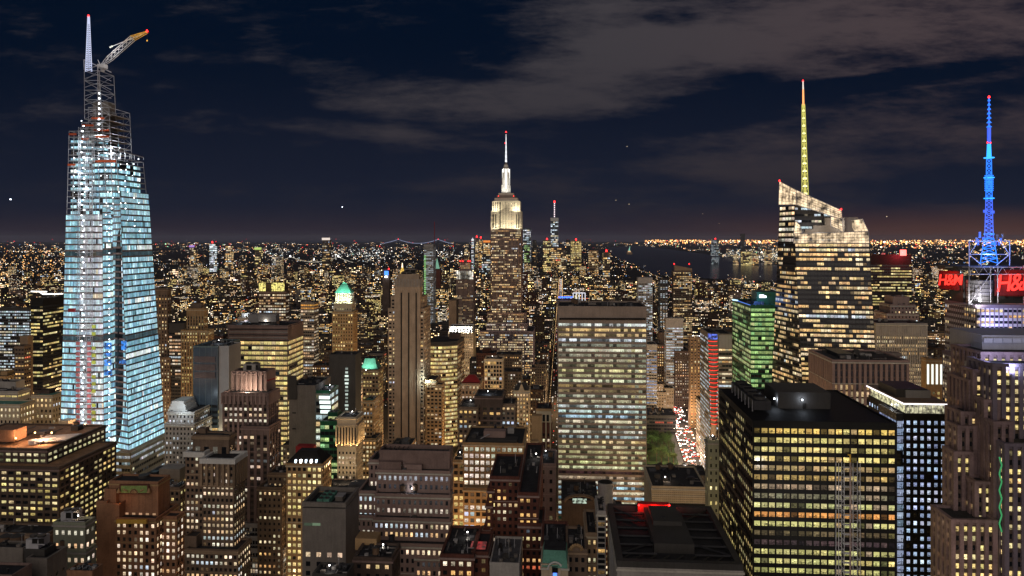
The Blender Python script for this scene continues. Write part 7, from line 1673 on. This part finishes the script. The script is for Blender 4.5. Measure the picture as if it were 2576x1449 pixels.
for idx, (ar, c) in enumerate(shown):
    Y = c[6]; wm = WM[int(rg.integers(len(WM)))]; pal = PALS[int(rg.integers(len(PALS)))]; lit = float(rg.choice((.12, .22, .34, .5))); gain = float(rg.uniform(.8, 1.3))
    if Y > 1600: lit *= 1.45; gain *= 2.3
    nm = wm
    if Y > 850 and rg.random() < .85: wm = dict(brown='fara', darkbrown='fara', redbrick='farc', mauve='farb', grey='fard', dkgrey='fard', beige='farb', tan='farb')[wm]  # far walls mostly take the copies darkened for weaker light
    if idx < N1:
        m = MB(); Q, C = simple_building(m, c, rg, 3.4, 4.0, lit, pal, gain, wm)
        a, bb, wd, D, hgt, X, Y, xl, xr, yt = c; cc = corners(X, Y, wd, D); feat = 'flat roof'
        k = int(rg.integers(4)); mid = (cc[0]+cc[2])/2
        if k == 0: m.cyl((mid.x-wd*.2, mid.y, hgt), 2.4, 5, 'wood', 12); m.cyl((mid.x-wd*.2, mid.y, hgt+5), 2.5, 1.4, 'dkgrey', 12, .2); feat = 'roof tank'
        elif k == 1: m.box((mid.x, mid.y, hgt), wd*.45, D*.4, 5, wm); feat = 'roof house'
        elif k == 2: m.box((mid.x+wd*.15, mid.y, hgt), wd*.3, D*.5, 3, 'roofgrey'); m.box((mid.x-wd*.25, mid.y-D*.2, hgt), wd*.18, D*.2, 2.2, 'steel'); feat = 'roof ducts'
        for s in range(3): m.box((mid.x+float(rg.uniform(-.4, .4))*wd, mid.y+float(rg.uniform(-.4, .3))*D, hgt), float(rg.uniform(1, 3)), float(rg.uniform(1, 4)), float(rg.uniform(.8, 2.2)), 'roofgrey')
        for s in range(4):
            p, q = cc[s], cc[(s+1) % 4]; m.bar(Vector((p.x, p.y, hgt+.4)), Vector((q.x, q.y, hgt+.4)), .45, wm)
        cx_, cy_ = (xl+xr)/2, yt; best = min(LM, key=lambda l: (l[1]-cx_)**2+(l[2]-cy_)**2)
        sidew = 'left of' if cx_ < best[1]-18 else ('right of' if cx_ > best[1]+18 else ('behind' if cy_ < best[2] else 'below'))
        desc = WN[nm]; key = (desc, feat, best[0], sidew); j = count[key] = count.get(key, -1)+1
        size = 'tall' if hgt > 75 else ('mid-rise' if hgt > 42 else 'low')
        r = root('city_building', '', 'building', (X, Y, 0), 'ordinary city blocks')
        r['_k'] = j; FL = count.setdefault('list', []); FL.append((r, size, desc, feat, PN[pal], best, sidew, cx_, cy_))
        m.build('wall', r); quads('window', Q, C, M['win'], r, 'stuff')
    else:
        cw = 3.4 if Y < 1500 else 3.4*Y/1500
        Q, C = simple_building(fm, c, rg, cw, cw*1.1, lit, pal, gain, wm); keep = C.sum(1) > .15; far_q.append(Q[keep]); far_c.append(C[keep])
lst = count['list']; groups = {}
for t in lst: groups.setdefault((t[1], t[2], t[3], t[5][0], t[6]), []).append(t)
for key, g in groups.items():
    g.sort(key=lambda t: (t[7]-t[5][1])**2+(t[8]-t[5][2])**2)
    for j, t in enumerate(g):
        r, size, desc, feat, pn, best, sidew = t[:7]; del r['_k']
        o = '' if len(g) == 1 else (('nearest ' if j == 0 else ORD[j]+' nearest '))
        lb_ = f"{o}{size} {desc} block, {feat}, {pn} windows, {sidew} {best[0]}"
        r['label'] = lb_ if len(lb_.split()) <= 16 else lb_.replace(' block,', ',')
o = fm.build('distant_city_blocks', None, 'stuff'); tag(o, 'dense dark city blocks of small buildings stretching to the rivers', 'city blocks')
if far_q: o = quads('distant_windows', np.concatenate(far_q), np.concatenate(far_c), M['winfar'], None, 'stuff'); tag(o, 'countless small lit windows of the distant city blocks', 'city lights')
# ------------------------------------------------------------------ lights of the far boroughs and shores
def lights_field(name, label, n, seed, fn, sz=(.3, .8), cols=None, gain=3.0):
    rgx = np.random.default_rng(seed); Q, C = [], []
    cols = cols or [(5, (1, .50, .16)), (4, (1, .72, .40)), (3, (1, .92, .78)), (1.2, (.75, .88, 1)), (.6, (1, .10, .05)), (.25, (.15, .4, 1)), (.3, (.3, 1, .5))]
    wts = np.array([c[0] for c in cols], float); wts /= wts.sum(); cc = [c[1] for c in cols]
    k = 0; tries = 0
    while k < n and tries < n*8:
        tries += 1; x, y, up = fn(rgx)
        Y = H*F/(y-HY); X = px(x, Y)
        if wet(X, Y): continue
        z = up; s = Y/F*float(rgx.uniform(*sz))*(1+(rgx.random() < .06)*.9); u = np.array([s, 0, 0]); v = np.array([0, 0, s*.9]); d = np.array([0, s, 0]); p = np.array([X, Y, z+s])
        col = np.array(cc[rgx.choice(len(cc), p=wts)])*gain*float(rgx.uniform(.12, 1)**1.5+.05)
        c8 = [p-u-v, p+u-v, p+u+v, p-u+v]; cb8 = [q+d*1.4 for q in c8]
        for f in (c8, [c8[1], cb8[1], cb8[2], c8[2]], [cb8[0], c8[0], c8[3], cb8[3]], [c8[3], c8[2], cb8[2], cb8[3]]): Q.append(f); C.append(col)
        k += 1
    o = quads(name, np.array(Q), np.array(C), M['spark'], None, 'stuff'); tag(o, label, 'city lights'); return o
M['spark'] = (lambda m: m)(bpy.data.materials.new('spark_light')); M['spark'].use_nodes = True
_t = NT(M['spark'].node_tree); _a = _t.new('ShaderNodeAttribute', attribute_name='lit'); _b = _t.n['Principled BSDF']; _t.l.new(_a.outputs['Color'], _b.inputs['Emission Color']); _b.inputs['Emission Strength'].default_value = 1; _b.inputs['Base Color'].default_value = (.02, .02, .02, 1); M['spark'].cycles.emission_sampling = 'NONE'
from mathutils import noise as mn
def dens(x, y): return mn.noise(Vector((x*.012, y*.05, 3.1)))
def clusters(seed, n):
    """buildings of the far boroughs as columns of lit windows, and streets as lines of lamps"""
    r_ = np.random.default_rng(seed); out = []
    while len(out) < n*.68:
        x = r_.uniform(-40, 2616); y = 611+r_.random()**1.2*125
        if dens(x, y)+r_.uniform(-.3, .55) < 0: continue
        Y = H*F/(y-HY); base_c = r_.random(); hh = float(r_.choice((10, 18, 30, 55), p=(.4, .3, .2, .1))); k = int(r_.integers(1, 3)) if hh < 20 else int(r_.integers(3, 11))
        for _ in range(k): out.append((x+r_.normal()*1.6+r_.choice((-2.6, 0, 2.6)), y, float(r_.uniform(2, hh)), base_c))
    for _ in range(70):
        x, y = r_.uniform(-40, 2616), 612+r_.random()**1.3*95; Y = H*F/(y-HY); X = px(x, Y); a = r_.choice((0, 0, math.pi/2))+r_.uniform(-.25, .25); sp = Y*.0036; m = int(r_.integers(8, 30))
        for q in range(m):
            Yq = Y+math.sin(a)*q*sp*3; Xq = X+math.cos(a)*q*sp
            if Yq > 2500: out.append((CX+Xq/Yq*F, HY+H/Yq*F, 8.0, -1.0))
    r_.shuffle(out); return out
_cl = clusters(9, 14000); _ci = [0]
def f_main(rgx):
    _ci[0] += 1; x, y, up, bc = _cl[_ci[0] % len(_cl)]; return x, max(606, y), up
lights_field('distant_city_lights', 'sparkling amber and white lights of the far boroughs across the whole horizon', 14000, 1, f_main, (.13, .36), None, 7.5)
def f_right(rgx): 
    x = rgx.uniform(2190, 2600) if rgx.random() < .55 else rgx.uniform(1620, 1960)
    return x, 604.5+abs(rgx.normal())*(8 if x > 2100 else 5), 5.0
lights_field('horizon_lights', 'dense orange lights along the right horizon', 1100, 2, f_right, (.35, .95), [(6, (1, .42, .10)), (3, (1, .62, .28)), (1, (1, .9, .7)), (.3, (1, .1, .05))], 9)
def f_jersey(rgx): 
    if rgx.random() < .25: x = rgx.uniform(1640, 1790); return x, 636+(x-1640)*.09+rgx.normal()*1.5, 4.0
    return rgx.uniform(1770, 1960), rgx.uniform(640, 664), float(rgx.choice((4, 20, 50, 80)))
lights_field('waterfront_lights', 'white and gold lights along the far waterfront across the bay', 520, 3, f_jersey, (.3, .7), [(4, (1, .75, .4)), (4, (1, .95, .85)), (1, (.7, .9, 1))], 2.6)
def f_left(rgx):
    if rgx.random() < .4: return rgx.uniform(-20, 160), 694+rgx.normal()*2.2, 6.0
    return rgx.uniform(-20, 160), rgx.uniform(625, 700), 6.0
lights_field('riverside_lights', 'orange lights crowding the river bank at the left edge', 420, 4, f_left, (.3, .8), [(6, (1, .45, .12)), (3, (1, .7, .35)), (1, (.9, .95, 1))], 3)
def f_white(rgx): return float(rgx.choice((900, 960, 930, 840, 700, 1120)))+rgx.normal()*24, 640+rgx.normal()*9, 5.0
lights_field('depot_lights', 'patches of bright white yard lights in the left middle distance', 420, 5, f_white, (.3, .8), [(5, (1, .97, .9)), (1, (.7, .9, 1)), (1, (1, .8, .5))], 3)
# red beacons of the horizon masts
def f_red(rgx): return rgx.uniform(0, 2576), rgx.uniform(603.5, 640), float(rgx.uniform(20, 150))
lights_field('beacon_lights', 'scattered red warning beacons above the far city', 150, 6, f_red, (.5, .9), [(1, (1, .03, .03))], 3)

# added point lights stand in for street lamps' glow in the side streets
rs = random.Random(8)
for k in range(64):
    Yk = 430+k*12+rs.uniform(-8, 8); Xk = rs.uniform(-.68, .62)*Yk
    ga, gb_ = g_of(Xk, Yk); gb_ = 430+round((gb_-430)/80)*80-9; Xk, Yk = w_of(ga, gb_)
    if Yk < 400 or (Yk < 640 and 1380 < CX+Xk/Yk*F < 1660): continue
    light('street_glow_light', 'POINT', (Xk, Yk, 24), 80000, (1, .62, .30), size=3)

# avenues and cross streets of the whole grid: rows of street lamps and the traffic between them
rgx = np.random.default_rng(66); Q, C = [], []
def spark(X, Y, z, s, col):
    u = np.array([s, 0, 0]); v = np.array([0, 0, s]); d = np.array([0, s*1.5, 0]); p = np.array([X, Y, z]); c8 = [p-u-v, p+u-v, p+u+v, p-u+v]; cb8 = [q+d for q in c8]
    for f in (c8, [c8[1], cb8[1], cb8[2], c8[2]], [cb8[0], c8[0], c8[3], cb8[3]], [c8[3], c8[2], cb8[2], cb8[3]]): Q.append(f); C.append(col)
for kav in range(-13, 13):
    a0 = 270*kav+260.5
    b = 450.0
    while b < 4600:
        for off in (-10, 10):
            X, Y = w_of(a0+off, b)
            if abs(X)/Y < .76 and not wet(X, Y) and not clash(a0+off-1, a0+off+1, b-1, b+1): spark(X, Y, 9, max(.35, Y*.00022), np.array((1, .60, .26))*2.0*rgx.uniform(.2, 1))
        for off in (-6, -2, 2, 6):
            if rgx.random() < .5:
                X, Y = w_of(a0+off, b+rgx.uniform(-6, 6))
                if abs(X)/Y < .76 and not wet(X, Y) and not clash(a0+off-1, a0+off+1, b-1, b+1): spark(X, Y, 1.2, max(.4, Y*.0002), (np.array((1, .93, .82)) if off > 0 or rgx.random() < .6 else np.array((1, .06, .04)))*1.8*rgx.uniform(.2, 1))
        b += 13
b = 430.0
while b < 3400:
    a = -2600.0
    while a < 2600:
        X, Y = w_of(a, b-9)
        if Y > 420 and abs(X)/Y < .76 and not wet(X, Y) and not clash(a-1, a+1, b-10, b-8) and rgx.random() < .7: spark(X, Y, float(rgx.choice((1.5, 8, 8))), max(.35, Y*.0002), np.array((1, rgx.uniform(.5, .9), rgx.uniform(.2, .7)))*4*rgx.uniform(.3, 1))
        a += 17
    b += 80
o = quads('avenue_lights', np.array(Q), np.array(C), M['spark'], None, 'stuff'); tag(o, 'street lamps and traffic lights strung along the distant avenues and side streets', 'city lights')

# haze over the whole city
hz_ = MB(); hz_.hull8([Vector(v) for v in ((-46000, -3500, -1), (46000, -3500, -1), (46000, 62000, -1), (-46000, 62000, -1))], [Vector(v) for v in ((-46000, -3500, 480), (46000, -3500, 480), (46000, 62000, 480), (-46000, 62000, 480))], 'black')
ho = hz_.build('haze', None, 'stuff'); hm = bpy.data.materials.new('haze_volume'); hm.use_nodes = True; hn = NT(hm.node_tree); hn.n.clear()
pv = hn.new('ShaderNodeVolumePrincipled'); pv.inputs['Density'].default_value = 1.3e-5; pv.inputs['Color'].default_value = (.66, .74, 1, 1); mo = hn.new('ShaderNodeOutputMaterial'); hn.l.new(pv.outputs[0], mo.inputs['Volume'])
ho.data.materials.clear(); ho.data.materials.append(hm); tag(ho, 'thin night haze hanging over the whole city to the horizon', 'haze')
S.cycles.volume_bounces = 0
